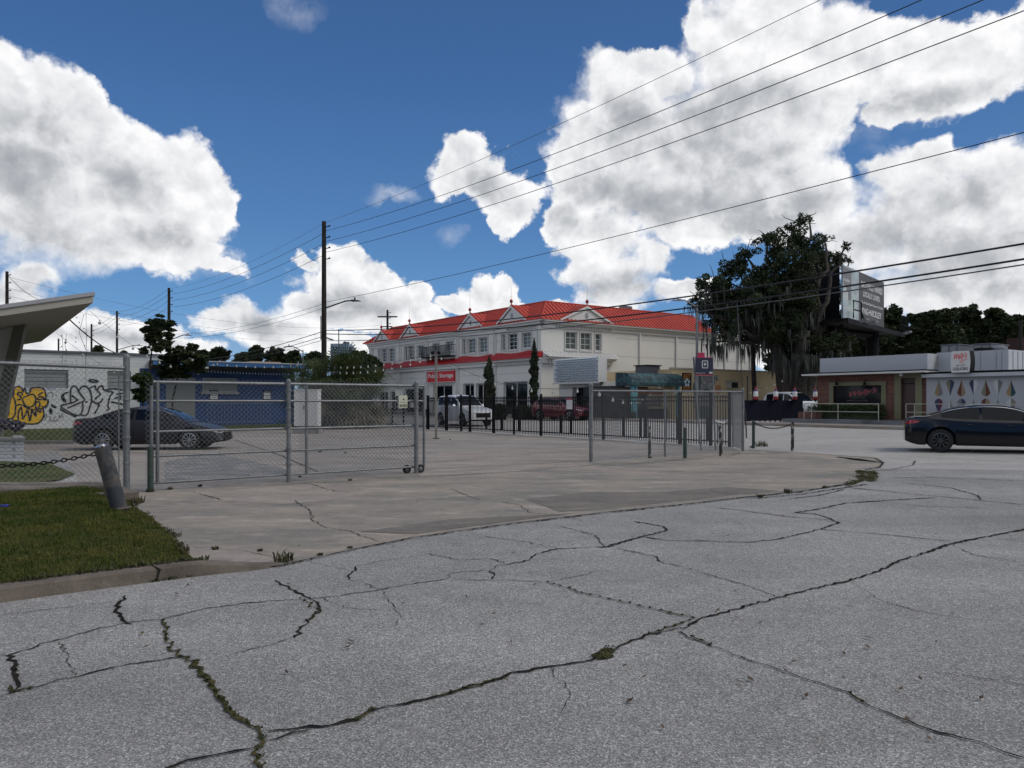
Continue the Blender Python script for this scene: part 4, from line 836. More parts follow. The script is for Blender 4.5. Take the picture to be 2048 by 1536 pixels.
mb.build('dentil_course', mat('dentil_shadow', (.36, .35, .33), .8), st)
# gables
def gable(fr, pxa, pya, hw, back=2.6):
    u, za = fr.W(pxa, pya); zb = ZE + .02; mb = MB()
    mb.fprism(fr, [(u - hw + .12, zb), (u + hw - .12, zb), (u, za - .10)], .02, .34); g_ = mb.build('gable', M_TRIM, st)
    mb = MB(); mb.add([fr.pt(u + .20 * math.cos(k), .352, zb + (za - zb) * .40 + .27 * math.sin(k)) for k in np.linspace(0, 6.0, 14)], [tuple(range(14))]); mb.build('round_vent', mat('vent_grey', (.26, .27, .28), .7) if 'vent_grey' not in MATS else MATS['vent_grey'], g_)
    mb = MB()
    for s_ in (-1, 1):
        for (n0, n1) in ((-back, .46),):
            p = [fr.pt(u, n1, za), fr.pt(u, n0, za), fr.pt(u + s_ * (hw + .1), n0, zb - .05), fr.pt(u + s_ * (hw + .1), n1, zb - .05)]; p2 = [(x, y, z + .08) for x, y, z in p]; mb.hexa(p + p2)
    mb.build('gable_roof', M_RED, st)
    mb = MB(); k = 0
    for s_ in (-1, 1):
        n = .35
        while n > -back: mb.tube([fr.pt(u, n, za + .10), fr.pt(u + s_ * (hw + .1), n, zb + .05)], .035, 4); n -= .46
    mb.build('gable_seams', MATS['red_seam'], st)
    mb = MB()
    for s_ in (-1, 1):
        mb.add([fr.pt(u, .475, za - .20), fr.pt(u, .475, za + .02), fr.pt(u + s_ * (hw + .1), .475, zb - .02), fr.pt(u + s_ * (hw + .1), .475, zb - .2)], [(0, 1, 2, 3)])
    mb.build('bargeboard', M_TRIM, st)
    mb = MB(); c_ = fr.pt(u, .40, za); mb.lathe(c_, [(.10, 0), (.05, .12), (.05, .22), (.12, .27), (.155, .38), (.12, .48), (.03, .55), (.012, .6), (.008, 1.7), (.001, 1.72)], 10); mb.build('finial', mat('finial_red', (.30, .02, .02), .5) if 'finial_red' not in MATS else MATS['finial_red'], st, smooth=40)
for pxa, pya, w_ in ((769, 661, 2.15), (825.5, 649, 2.3), (947, 628, 2.3), (1030, 612, 2.35)): gable(FL, pxa, pya, w_)
gable(FR_, 1168, 613, 3.2)
for k, o in enumerate(ops): window(st, FL, *o, nx=2 if o[1] - o[0] > .62 else 1, ny=4, depth=.16, pm=M_GLASS2 if k not in (12,) else M_GLASS)
for k, o in enumerate(rops): window(st, FR_, *o, nx=2 if k < 2 else 1, ny=3, depth=.16, pm=M_GLASS2)
for k, o in enumerate(gops): window(st, FL, *o, nx=2, ny=1, depth=.24, fw=.09, mw=.07, name='shop_window' if k != 3 else 'entrance_door')
# window surrounds
M_SUR = mat('window_surround', (.50, .50, .49), .8)
for o in ops + rops:
    fr = FR_ if o in rops else FL; mb = MB(); g_ = .10
    for (x0, x1, y0, y1) in ((o[0] - g_, o[0], o[2], o[3]), (o[1], o[1] + g_, o[2], o[3]), (o[0] - g_, o[1] + g_, o[2] - .14, o[2]), (o[0] - g_, o[1] + g_, o[3], o[3] + .12)): mb.fbox(fr, x0, x1, .003, .07, y0, y1)
    mb.build('window_surround', M_SUR, st)
# balcony
u0, zt = FL.W(856, 688.5); u1, _ = FL.W(915, 697); u0, u1 = ordu(u0, u1)
mb = MB(); zb = 6.05; ztp = 7.05; mb.fbox(FL, u0, u1, .8, .84, ztp, ztp + .05); mb.fbox(FL, u0, u1, .8, .84, zb, zb + .05); u = u0
while u < u1: mb.fbox(FL, u, u + .03, .805, .835, zb + .05, ztp); u += .14
mb.fbox(FL, u0, u0 + .04, .003, .8, ztp, ztp + .05); mb.fbox(FL, u1 - .04, u1, .003, .8, ztp, ztp + .05); mb.fbox(FL, u0, u1, .003, .85, zb - .08, zb - .002)
mb.build('balcony', M_BLACKM, st)
# red sign board
u0, z1 = FL.W(859.5, 743.5); u1, z1b = FL.W(914, 741.5); z0 = FL.W(886, 764)[1]; z1 = FL.W(886, 742.5)[1]; u1, u0 = u0, u1
mb = MB(); mb.fbox(FL, u0, u1, .16, .30, z0, z1); sgn = mb.build('sign_board', M_REDS, st)
FLr = Fr(FL.pt(u1, 0, 0)[:2], (-E[0], -E[1]), FL.n)
mb = MB(); put_text(mb, FLr, 'Public Storage', .22, (u1 - u0) - .22, z0 + .30, z1 - .22, .305); mb.build('lettering', M_TRIM, sgn)
mb = MB()
for x0, x1, y0, y1 in ((u0, u1, z0 - .05, z0), (u0, u1, z1, z1 + .05)): mb.fbox(FL, x0, x1, .15, .32, y0, y1)
mb.build('sign_edge', M_TRIM, sgn)
# rooftop units
mb = MB(); c_ = q(6, 15.5, ZE + RH); mb.lathe(c_, [(.5, 0), (.5, .7), (.7, .75), (.7, .95), (.001, 1.1)], 10); mb.build('roof_vent', M_GALV, st)
# ---------------------------------------------------- white entrance building with the embossed panel
CP = ((1198 - CX) / FPX * 56, 56.0); PL = Fr(CP, E, (-DD[0], -DD[1])); PR = Fr(CP, DD, (-E[0], -E[1]))
pb = thing('entrance_building', (*CP, 0), 'small white building with embossed diamond pattern fascia above a dark entrance', 'building')
LP = PL.W(1107); zt, zb = PL.W(1195, 713)[1], PL.W(1195, 764)[1]; RP = PR.W(1214)
mb = MB(); mb.fbox(PL, 0, LP, -RP * 1.0, 0, zb, zt); mb.build('fascia_box', M_TRIM, pb)
mb = MB(); nx, nz_ = 13, 10; cw, ch = LP / nx, (zt - zb - .1) / nz_
for i in range(nx):
    for j in range(nz_):
        u_, z_ = i * cw + (cw / 2 if j % 2 else 0), zb + .08 + j * ch
        if u_ + cw > LP: continue
        c_ = PL.pt(u_ + cw / 2, .26, z_ + ch / 2 + .03); a, b, c2_, d = PL.pt(u_, .004, z_ + ch / 2), PL.pt(u_ + cw / 2, .004, z_ - ch * .3), PL.pt(u_ + cw, .004, z_ + ch / 2), PL.pt(u_ + cw / 2, .004, z_ + ch * 1.1)
        o = len(mb.v); mb.v += [a, b, c2_, d, c_]; mb.f += [(o, o + 1, o + 4), (o + 1, o + 2, o + 4), (o + 2, o + 3, o + 4), (o + 3, o, o + 4)]
mb.build('embossed_pattern', mat('pattern_paint', (.50, .57, .63), .55), pb)
mb = MB(); mb.fbox(PL, -.05, LP + .05, .0, .12, zb - .09, zb - .003); mb.fbox(PL, -.06, -.003, .0, .12, zb, zt); mb.build('trim', M_TRIM, pb)
mb = MB(); e0, e1 = PL.W(1180), PL.W(1135); wall_open(mb, PL, .35, LP - .1, 0, zb - .002, [(e0, e1, .0, zb - .35)], .5, -.5); wall_open(mb, PR, 0.5, RP + 3.5, 0, zb - .002, [], .1, -.35); mb.quad(PL.pt(.35, -5, 0), PL.pt(LP, -5, 0), PL.pt(LP, -5, zb), PL.pt(.35, -5, zb))
mb.fbox(PL, 0.35, LP, -6, -RP - .01, zb, zb + .1); mb.build('wall', M_WHITES, pb)
mb = MB(); mb.quad(PL.pt(e0, -.98, 0), PL.pt(e1, -.98, 0), PL.pt(e1, -.98, zb - .3), PL.pt(e0, -.98, zb - .3)); dr = mb.build('door', M_GLASS, pb)
mb = MB(); k = (e1 - e0) / 4
for i in range(5): mb.fbox(PL, e0 + i * k - .03, e0 + i * k + .03, -.97, -.93, 0, zb - .35)
mb.build('door_frame', M_BLACKM, dr)
# ---------------------------------------------------- tan building with mural
CT = ((1345 - CX) / FPX * 55.5, 55.5); TF = Fr(CT, DD, (-E[0], -E[1])); tn = thing('tan_building', (*CT, 0), 'low tan stucco building with painted mural behind the parking sign', 'building')
TU = TF.W(1572); zT = TF.W(1420, 741)[1]
mb = MB(); mb.fbox(TF, 0, TU, -9, 0, 0, zT); mb.build('wall', M_TAN, tn)
mb = MB(); mb.fbox(TF, -.05, TU + .05, -.3, .06, zT + .003, zT + .13); mb.build('coping', mat('tan_coping', (.40, .36, .29), .8), tn)
u0, u1 = TF.W(1364), TF.W(1382); z1, z0 = TF.W(1372, 746)[1], TF.W(1372, 784)[1]
mb = MB(); mb.fbox(TF, u0, u1, .005, .06, z0, z1); bs = mb.build('painted_board', M_BLACKM, tn)
mb = MB(); M_OR = mat('orange_paint', (.42, .16, .02), .7); put_text(mb, TF, 'BEST', u0 + .1, u1 - .1, z1 - .48, z1 - .08, .064); put_text(mb, TF, 'BODY', u0 + .1, u1 - .1, z0 + .08, z0 + .45, .064)
mb.build('orange_lettering', M_OR, bs)
mb = MB(); M_PB = mat('pale_blue_paint', (.42, .50, .56), .7)
for k in range(5): a = k * 1.257 + .3; c_ = ((u0 + u1) / 2 + .22 * math.cos(a), (z0 + z1) / 2 + .22 * math.sin(a)); mb.add([TF.pt(c_[0] + .13 * math.cos(t), .0645 + k * .001, c_[1] + .13 * math.sin(t)) for t in np.linspace(0, 5.8, 9)], [tuple(range(9))])
mb.build('emblem', M_PB, bs)
def patch(parent, fr, name, cells, m, n=.004):
    mb = MB()
    for k, poly in enumerate(cells): mb.add([fr.pt(*((lambda w: (w[0], n + .0007 * k, w[1]))(fr.W(*p)))) for p in poly], [tuple(range(len(poly)))])
    return mb.build(name, m, parent)
def circ(cx, cy, rx, ry, k=16): return [(cx + rx * math.cos(t), cy + ry * math.sin(t)) for t in np.linspace(0, 2 * math.pi, k + 1)[:-1]]
patch(tn, TF, 'mural_backdrop', [[(1388, 752), (1425, 752), (1425, 812), (1388, 812)]], mat('mural_pink', (.32, .24, .26), .8, c2=(.20, .22, .22), scale=2.2, lo=.45, hi=.55))
patch(tn, TF, 'mural_shapes', [circ(1391, 776, 6, 15), [(1396, 752), (1402, 752), (1400, 785), (1395, 790)], circ(1412, 782, 7, 5)], mat('mural_green', (.07, .11, .10), .8), .010)
patch(tn, TF, 'mural_figures', [circ(1406, 764, 5, 7), circ(1420, 772, 4, 9), circ(1432, 756, 5, 6), circ(1427, 765, 3, 5)], mat('mural_white', (.42, .42, .38), .8, c2=(.12, .13, .12), scale=6, lo=.45, hi=.55), .016)
patch(tn, TF, 'mural_pineapple', [circ(1436, 779, 6, 10)], mat('mural_orange', (.45, .20, .10), .8), .020)
patch(tn, TF, 'mural_backpanel', [[(1389, 812), (1424, 812), (1422, 838), (1392, 838)]], MATS['mural_green'], .005)
u0, z0 = TF.W(1452, 777); u1, z1 = TF.W(1466, 764)
mb = MB(); mb.fbox(TF, u0, u1, .005, .5, z0, z1); ac = mb.build('window_air_conditioner', mat('ac_beige', (.36, .35, .31), .6), tn); mb = MB(); mb.fbox(TF, u0 + .05, u1 - .05, .501, .51, z0 + .05, z1 - .05); mb.build('grille', M_BLACKM, ac)
mb = MB(); mb.fbox(TF, u0 - .1, u1 + .1, .005, .6, z1 + .02, z1 + .06); mb.build('awning', MATS['tan_coping'], tn)
# dark low wall panels around the yard
BW = Fr(((1484 - CX) / FPX * 47, 47.0), ((.93), (.367)), (.367, -.93)); bwk = thing('barrier_wall', BW.pt(0, 0, 0), 'low navy black screen wall in front of the tan building yard', 'wall')
ue = BW.W(1606); zt = BW.W(1540, 800.5)[1]
for k in range(3): mb = MB(); mb.fbox(BW, ue * k / 3 + .01, ue * (k + 1) / 3 - .01, -.06, 0, .36, zt); mb.build('panel', mat('navy_screen', (.006, .007, .018), .8, spec=.15) if 'navy_screen' not in MATS else MATS['navy_screen'], bwk)
mb = MB()
for k in range(12): u = ue * (k + .4) / 12; mb.fbox(BW, u, u + .08, -.05, -.01, .2, .36)
mb.build('feet', M_BLACKM, bwk)
b0 = None
LBL = ['first red white and blue rocket lantern on the dark screen wall, nearest the fence', 'second red white and blue rocket lantern on the screen wall, before tan wall end', 'third red white and blue rocket lantern, in front of the white parked car', 'fourth red white and blue rocket lantern, beside the brick corner']
for k, px in enumerate((1509, 1549, 1587, 1628)):
    p = BW.pt(BW.W(px), .12, zt - .06); 
    if b0: copy_tree(b0, label=LBL[k], loc=p); continue
    b0 = thing('rocket_lantern', p, LBL[0], 'lantern', 'rocket lanterns along the screen wall')
    def seg(name, prof, m): mb = MB(); mb.lathe(p, prof, 12); mb.build(name, m, b0, smooth=40)
    seg('black_base', [(.001, -.06), (.05, 0), (.155, .10), (.155, .12)], M_BLACKM); seg('red_section', [(.155, .121), (.158, .30)], mat('lantern_red', (.26, .015, .02), .6))
    seg('white_section', [(.158, .301), (.13, .60), (.11, .62)], M_TRIM); seg('blue_section', [(.11, .621), (.10, .66), (.085, .74)], mat('lantern_blue', (.08, .05, .18), .5)); seg('red_tip', [(.085, .741), (.04, .86), (.001, .93)], MATS['lantern_red'])
# ---------------------------------------------------- hut with the teal canopy
CH = ((1250 - CX) / FPX * 53, 53.0); HF = Fr(CH, DD, (-E[0], -E[1])); ht = thing('hut', (*CH, 0), 'dark open fronted snack hut with patterned teal canopy and turquoise posts', 'hut')
HU = HF.W(1343); zc1, zc0 = HF.W(1295, 747)[1], HF.W(1295, 772)[1]
mb = MB(); prof = [(.95, 0), (1.0, .25), (.92, .6), (.7, .85), (.3, 1.0), (-.6, 1.02)]; hh = zc1 - zc0
for a, b in zip(prof, prof[1:]): mb.quad(HF.pt(-.35, a[0], zc0 + a[1] * hh), HF.pt(HU + .3, a[0], zc0 + a[1] * hh), HF.pt(HU + .3, b[0], zc0 + b[1] * hh), HF.pt(-.35, b[0], zc0 + b[1] * hh))
for u in (-.35, HU + .3): mb.quad(*[HF.pt(u, p[0], zc0 + p[1] * hh) for p in prof], HF.pt(u, -.6, zc0))
mb.quad(HF.pt(-.35, .95, zc0), HF.pt(HU + .3, .95, zc0), HF.pt(HU + .3, -.6, zc0), HF.pt(-.35, -.6, zc0))
mb.build('canopy', mat('teal_canopy', (.010, .028, .036), .7, c2=(.028, .085, .098), scale=3.0, detail=2, lo=.49, hi=.53), ht, smooth=40)
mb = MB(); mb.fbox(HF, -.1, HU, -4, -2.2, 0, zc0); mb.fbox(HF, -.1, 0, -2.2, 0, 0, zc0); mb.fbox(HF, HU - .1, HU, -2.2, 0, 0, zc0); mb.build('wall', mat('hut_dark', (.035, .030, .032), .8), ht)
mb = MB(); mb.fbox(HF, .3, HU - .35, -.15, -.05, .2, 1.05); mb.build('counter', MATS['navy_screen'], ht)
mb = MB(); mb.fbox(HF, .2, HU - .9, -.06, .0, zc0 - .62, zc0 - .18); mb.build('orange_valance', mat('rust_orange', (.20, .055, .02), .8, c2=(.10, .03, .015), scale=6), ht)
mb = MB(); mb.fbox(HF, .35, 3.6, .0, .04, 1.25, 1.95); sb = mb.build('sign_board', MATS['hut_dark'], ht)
mb = MB()
for k, ch in enumerate('OASIS OPEN'):
    if ch == ' ': continue
M_HT = mat('hut_lettering', (.30, .27, .25), .8)
for k in range(10):
    u = .5 + k * .31
    if k in (4,): continue
    mb.fbox(HF, u, u + .05, .041, .046, 1.38, 1.82); mb.fbox(HF, u + .051, u + .19, .041, .046, 1.38 if k % 2 else 1.77, 1.43 if k % 2 else 1.82); mb.fbox(HF, u + .191, u + .235, .041, .046, 1.38 if k % 3 else 1.55, 1.82)
mb.build('sign_marks', M_HT, sb)
for px in (1252, 1258, 1342): u = HF.W(px); mb = MB(); mb.fbox(HF, u - .11, u + .11, .55, .75, 0, zc0); mb.build('post', mat('turquoise_paint', (.07, .24, .28), .6) if 'turquoise_paint' not in MATS else MATS['turquoise_paint'], ht)
mb = MB(); mb.fbox(HF, -1.6, .2, .2, .9, .2, .85); mb.build('bench', M_BLACKM, ht)
mb = MB(); mb.fbox(HF, HF.W(1318), HF.W(1344), -2.4, -1.2, zc1 + .03, zc1 + .65); acu = mb.build('rooftop_unit', mat('unit_grey', (.10, .105, .12), .6), ht); mb = MB(); mb.fbox(HF, HF.W(1316), HF.W(1346), -2.5, -1.1, zc1 + .655, zc1 + .72); mb.build('unit_lid', M_BLACKM, acu)
mb = MB(); mb.fbox(HF, HU + .35, HU + 1.2, -.8, -.2, 0, zc1 + .35); mb.build('side_screen', mat('charcoal_panel', (.035, .04, .045), .7), ht)
# ---------------------------------------------------- brick liquor bar
CW = ((1635 - CX) / FPX * 44, 44.0); u_ = (-E[0], -E[1]); WF = Fr(CW, u_, (-DD[0], -DD[1])); WS = Fr(CW, DD, E)
wb_ = thing('brick_bar', (*CW, 0), 'single storey brick bar with white parapet, dark window and brown door', 'building')
U1 = WF.W(1855); ZP = .62; zr1 = WF.W(1745, 711.5)[1]; ze = WF.W(1745, 745)[1]
wi = WF.W(1667.5), WF.W(1763.5); di = WF.W(1803), WF.W(1832)
zw0, zw1 = WF.W(1715, 807)[1], WF.W(1715, 771)[1]; zd1 = WF.W(1817, 756)[1]
mb = MB(); wall_open(mb, WF, 0, U1, 0, ze, [(wi[0], wi[1], zw0, zw1), (di[0], di[1], ZP, zd1)], .22); mb.quad(WF.pt(0, 0, 0), WF.pt(0, -9, 0), WF.pt(0, -9, ze), WF.pt(0, 0, ze)); mb.build('brick_wall', brick('red_brick', (.115, .040, .028), (.19, .075, .05), (.13, .11, .095)), wb_)
mb = MB(); mb.fbox(WF, .0, U1 - .12, -9, -.25, ze + .06, zr1); mb.build('parapet', M_TRIM if False else mat('grey_white_parapet', (.43, .45, .48), .7), wb_)
mb = MB(); mb.fbox(WF, -.5, U1 + .25, -.6, .85, ze - .10, ze - .001); mb.build('eave', M_TRIM, wb_)
mb = MB(); mb.fbox(WF, -.5, U1 + .27, -.6, .87, ze + .0005, ze + .055); mb.build('eave_edge', M_BLACKM, wb_)
M_OL = mat('olive_trim', (.17, .165, .095), .7)
def surround(a, b, z0, z1, g_, gb, m, n1=.07):
    mb = MB(); mb.fbox(WF, a - g_, a, .003, n1, z0 - gb, z1 + g_ * .8); mb.fbox(WF, b, b + g_, .003, n1, z0 - gb, z1 + g_ * .8); mb.fbox(WF, a, b, .003, n1, z1, z1 + g_ * .8)
    if gb: mb.fbox(WF, a, b, .003, n1, z0 - gb, z0)
    return mb
wn_ = MB(); wn_.quad(WF.pt(wi[0], -.06, zw0), WF.pt(wi[1], -.06, zw0), WF.pt(wi[1], -.06, zw1), WF.pt(wi[0], -.06, zw1)); wo_ = wn_.build('window', M_GLASS, wb_)
surround(*wi, zw0, zw1, .26, .14, M_OL).build('window_frame', M_OL, wo_)
M_PINK = mat('dusty_pink_lettering', (.30, .045, .075), .5)
mb = MB(); L_ = wi[1] - wi[0]; put_text(mb, WF, "Wally's", wi[0] + L_ * .33, wi[0] + L_ * .90, zw0 + .30, zw0 + .66, -.05, .4, .25); mb.build('script_lettering', M_PINK, wo_)
mb = MB(); put_text(mb, WF, "BAR & LIQUORS", wi[0] + L_ * .28, wi[0] + L_ * .72, zw0 + .12, zw0 + .20, -.05); mb.build('small_lettering', mat('faded_lettering', (.10, .07, .09), .5), wo_)
mb = MB(); mb.quad(WF.pt(di[0], -.12, ZP), WF.pt(di[1], -.12, ZP), WF.pt(di[1], -.12, zd1), WF.pt(di[0], -.12, zd1)); dr = mb.build('door', mat('brown_door', (.055, .026, .026), .5), wb_)
surround(*di, ZP + .0, zd1, .34, 0, M_OL, .09).build('door_frame', M_OL, dr); mb = MB(); c_ = WF.pt(di[0] + .12, -.08, ZP + 1.0); mb.sphere(c_, .04, 8); mb.build('knob', M_CHROME, dr)
mb = MB(); mb.fbox(WF, di[0], di[1], -.118, -.10, zd1 - .32, zd1 - .28); mb.build('transom_bar', M_BLACKM, dr)
for px in (1679, 1735):
    u = WF.W(px); z = WF.W(px, 766)[1]; mb = MB(); mb.tube([WF.pt(u, .0, z + .15), WF.pt(u, .25, z + .2), WF.pt(u, .3, z + .05)], .02, 6); mb.lathe(WF.pt(u, .3, z - .12), [(.10, 0), (.09, .1), (.03, .17), (.02, .2)], 10); mb.build('wall_lamp', M_BLACKM, wb_)
mb = MB(); u, z = WF.W(1811, 748); mb.fbox(WF, u - .07, u + .07, .35, .5, z - .12, z + .1); mb.build('door_lamp', M_TRIM, wb_)
# raised terrace with steps, brick planter
mb = MB(); mb.fbox(WF, -.8, di[0] - 1.0, .003, 2.3, 0, ZP - .02); mb.fbox(WF, di[0] - 1.0, U1 + 14, .003, 1.2, 0, ZP - .022)
for k in range(3): mb.fbox(WF, di[0] - 1.0, di[1] + 1.5, 1.2, 1.2 + .36 * (3 - k), 0, .26 + .12 * k - .003 * k)
mb.build('terrace', mat('terrace_concrete', (.15, .155, .16), .9, c2=(.20, .205, .21), scale=1), wb_)
mb = MB(); mb.fbox(WF, -.1, 1.0, 1.2, 1.8, ZP - .01, ZP + .38); mb.build('planter', MATS['red_brick'], wb_)
def railing(name_label, us, n, z0, z1, ext=None):
    t = thing('handrail', WF.pt(us[0], n, z0), name_label, 'railing'); mb = MB()
    for z in (z1, (z0 + z1) / 2): mb.tube([WF.pt(us[0], n, z), WF.pt(us[-1], n, z)], .022, 6)
    mb.build('rails', mat('cream_rail', (.40, .39, .33), .6) if 'cream_rail' not in MATS else MATS['cream_rail'], t)
    for u in us: mb = MB(); mb.tube([WF.pt(u, n, z0 - .05), WF.pt(u, n, z1)], .022, 6); mb.build('post', MATS['cream_rail'], t)
FR2 = Fr(WF.pt(0, 2.2, 0)[:2], WF.u, WF.n)
railing('cream tubular handrail along the terrace before the dark window', [FR2.W(1608), FR2.W(1623), FR2.W(1676), FR2.W(1757)], 2.2, ZP, ZP + .85)
FR3 = Fr(WF.pt(0, 1.15, 0)[:2], WF.u, WF.n)
railing('cream tubular handrail right of the brown door, running behind the black sedan', [FR3.W(1812), FR3.W(1829), FR3.W(1900), FR3.W(1980), FR3.W(2043)], 1.15, ZP, ZP + .85)
# ---------------------------------------------------- white liquor store wing with the teardrop mural
U2 = 18.0; zl = WF.W(1950, 746)[1]; zu = WF.W(1950, 703)[1]
wl = thing('liquor_store', WF.pt(U1, 0, 0), 'low white store wing with a mural of coloured teardrops', 'building')
mb = MB(); mb.fbox(WF, U1 + .003, U1 + U2, -9, .12, 0, zl - .02); mb.build('wall', mat('mural_wall', (.36, .38, .41), .75), wl)
mb = MB(); mb.fbox(WF, U1 - .1, U1 + U2, -.5, .45, zl + .0, zl + .10); mb.build('canopy_edge', M_BLACKM, wl); mb = MB(); mb.fbox(WF, U1 - .1, U1 + U2, .121, .44, zl - .18, zl - .003); mb.build('canopy_fascia', MATS['grey_white_parapet'], wl)
UF = Fr(WF.pt(0, -1.4, 0)[:2], WF.u, WF.n); ub0, ub1 = UF.W(1874), UF.W(2017)
mb = MB(); mb.fbox(WF, ub0, ub1, -9, -1.4, zl, UF.W(1950, 702)[1]); ubx = mb.build('upper_storey', MATS['grey_white_parapet'], wl)
mb = MB()
for px in (1960, 1992, 2003): u = UF.W(px); mb.fbox(UF, u, u + .03, .001, .015, zl + .1, UF.W(1950, 705)[1])
for k in range(4): mb.fbox(Fr(WF.pt(ub1, -1.4, 0)[:2], (WF.n[0] * -1, WF.n[1] * -1), WF.u), .5 + k * .6, .56 + k * .6, .001, .02, zl, UF.W(1950, 704)[1])
mb.build('panel_joints', M_JOINT, ubx)
mb = MB(); mb.fbox(WF, U1 - .12, ub0 - .003, -6, -1.0, zl, zr1 - .05); mb.build('link_wall', M_WHITES, wl)
MF = Fr(WF.pt(0, .12, 0)[:2], WF.u, WF.n)
cols = {'ochre': (.27, .195, .10), 'grey': (.16, .165, .17), 'navy': (.03, .042, .095), 'rust': (.115, .036, .022), 'sand': (.27, .195, .135), 'white': (.48, .50, .52), 'khaki': (.19, .185, .13), 'teal': (.018, .052, .072), 'plum': (.10, .025, .05)}
for k_, v_ in cols.items(): mat('mural_%s_' % k_, v_, .75)
drops = [(1877.5, 'up', 'ochre', 'grey'), (1900.4, 'dn', 'khaki', 'navy'), (1923, 'up', 'rust', 'sand'), (1947.3, 'dn', 'navy', 'white'), (1971.5, 'up', 'khaki', 'rust'), (1996, 'dn', 'white', 'grey'), (2022, 'up', 'ochre', 'teal')]
low = [('navy', 'plum'), ('white', 'grey'), ('grey', 'navy'), ('grey', 'khaki'), ('rust', 'sand'), ('khaki', 'grey'), ('white', 'khaki')]
def drop(u, zc, hgt, wd, up_, ml, mr_):
    prof = []
    for t in np.linspace(0, 1, 21):
        if t < .76: wv = wd * (t / .76) ** 1.15
        else: wv = wd * max(0, math.cos((t - .76) / .24 * math.pi / 2)) ** .6
        prof.append((wv, (1 - t) * hgt if up_ else t * hgt))
    for s_, mm in ((-1, ml), (1, mr_)):
        mb = MB(); pts = [(u, zc + prof[0][1])] + [(u + s_ * p[0], zc + p[1]) for p in prof[1:-1]] + [(u, zc + prof[-1][1])]
        mb.add([MF.pt(a, .004, b) for a, b in pts], [tuple(range(len(pts)))]); mb.build('painted_teardrop', MATS['mural_%s_' % mm], wl)
for (px, d_, a, b), (c_, d2) in zip(drops, low):
    u, z1 = MF.W(px, 759); _, z0 = MF.W(px, 793); drop(u, z0, z1 - z0, .20, d_ == 'up', a, b)
    _, z1 = MF.W(px, 795.5); drop(u, z1 - (.97), .94, .20, d_ != 'up', c_, d2)
# barrel shaped sign
BFr = Fr(WF.pt(0, .7, 0)[:2], WF.u, WF.n); s0, s1 = BFr.W(1903), BFr.W(1939); zb0, zb1 = BFr.W(1921, 745)[1], BFr.W(1921, 702)[1]
sg = thing('barrel_sign', WF.pt(s0, .5, zb0), 'white barrel shaped bar sign with red script above black lettering', 'sign')
def barrel(u0, u1, n0, n1, g_): 
    mb = MB(); k = 9; pl_ = []; pr = []
    for i in range(k): t = i / (k - 1); b = .05 * math.sin(math.pi * t); z = zb0 + (zb1 - zb0) * t; pl_.append((u0 - b, z)); pr.append((u1 + b, z))
    poly = pl_ + pr[::-1]; mb.fprism(WF, poly, n0, n1); return mb
barrel(s0, s1, .2, .7, 0).build('cabinet', M_BLACKM, sg); barrel(s0 + .01, s1 - .01, .701, .72, 0).build('face', M_TRIM, sg)
w_ = s1 - s0; h_ = zb1 - zb0
mb = MB(); put_text(mb, WF, "Wally's", s0 + w_ * .14, s1 - w_ * .12, zb0 + h_ * .52, zb0 + h_ * .88, .724, .3, .08); ribbon(mb, WF, [(s0 + w_ * .45, zb0 + h_ * .50), (s1 - w_ * .15, zb0 + h_ * .60), (s1 - w_ * .1, zb0 + h_ * .64)], .03, .726); ribbon(mb, WF, [(s0 + w_ * .45, zb0 + h_ * .5), (s0 + w_ * .65, zb0 + h_ * .44), (s1 - w_ * .3, zb0 + h_ * .47)], .03, .728); mb.build('red_script', mat('sign_script_red', (.62, .03, .03), .5), sg)
mb = MB(); put_text(mb, WF, "LIQUORS", s0 + w_ * .10, s1 - w_ * .08, zb0 + h_ * .08, zb0 + h_ * .24, .724); mb.build('black_lettering', M_BLACKM, sg)
mb = MB(); put_text(mb, WF, "MILLS AVE", s0 + w_ * .28, s1 - w_ * .24, zb0 + h_ * .29, zb0 + h_ * .37, .724); mb.build('grey_lettering', mat('sign_grey', (.14, .17, .17), .6), sg)
# roof units
for k, (px0, px1, lab) in enumerate(((1882, 1938, 'grey rooftop air handler directly behind the barrel sign'), (1946, 2004, 'grey rooftop air handler right of the barrel sign'))):
    RF = Fr(WF.pt(0, -4.0, 0)[:2], WF.u, WF.n); a, b = RF.W(px0), RF.W(px1); z0 = zu - .1; z1 = RF.W(1940, 688 if k == 0 else 690)[1]; ww = (b - a) * .62
    t = thing('air_handler', RF.pt(a, 0, z0), lab, 'air unit', 'rooftop air handlers'); mb = MB(); mb.fbox(RF, a, a + ww, -2.2, 0, z0 + .15, z1); mb.build('casing', MATS['unit_grey'], t)
    mb = MB(); mb.fbox(RF, a - .05, a + ww + .05, -2.25, .05, z1 + .002, z1 + .05); mb.build('lid', MATS['unit_grey'], t); mb = MB(); mb.fbox(RF, a + .05, a + .40, .002, .03, z1 - .45, z1 - .06); mb.fbox(RF, a + ww * .55, a + ww * .9, .002, .03, z1 - .5, z1 - .06); mb.build('panels', M_GALV, t)
    mb = MB(); mb.fbox(RF, a, a + ww, -2.2, 0, zl, z0 + .149); mb.build('curb', MATS['unit_grey'], t)
# small roof fan on the bar
c_ = WF.pt(8.2, -3.5, zr1); t = thing('roof_fan', c_, 'small round roof exhaust fan above the white brick bar parapet', 'fan'); mb = MB(); mb.lathe(c_, [(.25, -.05), (.25, .15), (.4, .2), (.4, .3), (.2, .42), (.001, .44)], 12); mb.build('housing', M_GALV, t)
mb = MB(); mb.box(c_[0] - 1.1, c_[0] - .5, c_[1] - .3, c_[1] + .3, c_[2] - .02, c_[2] + .3); mb.build('duct', M_BLACKM, t)
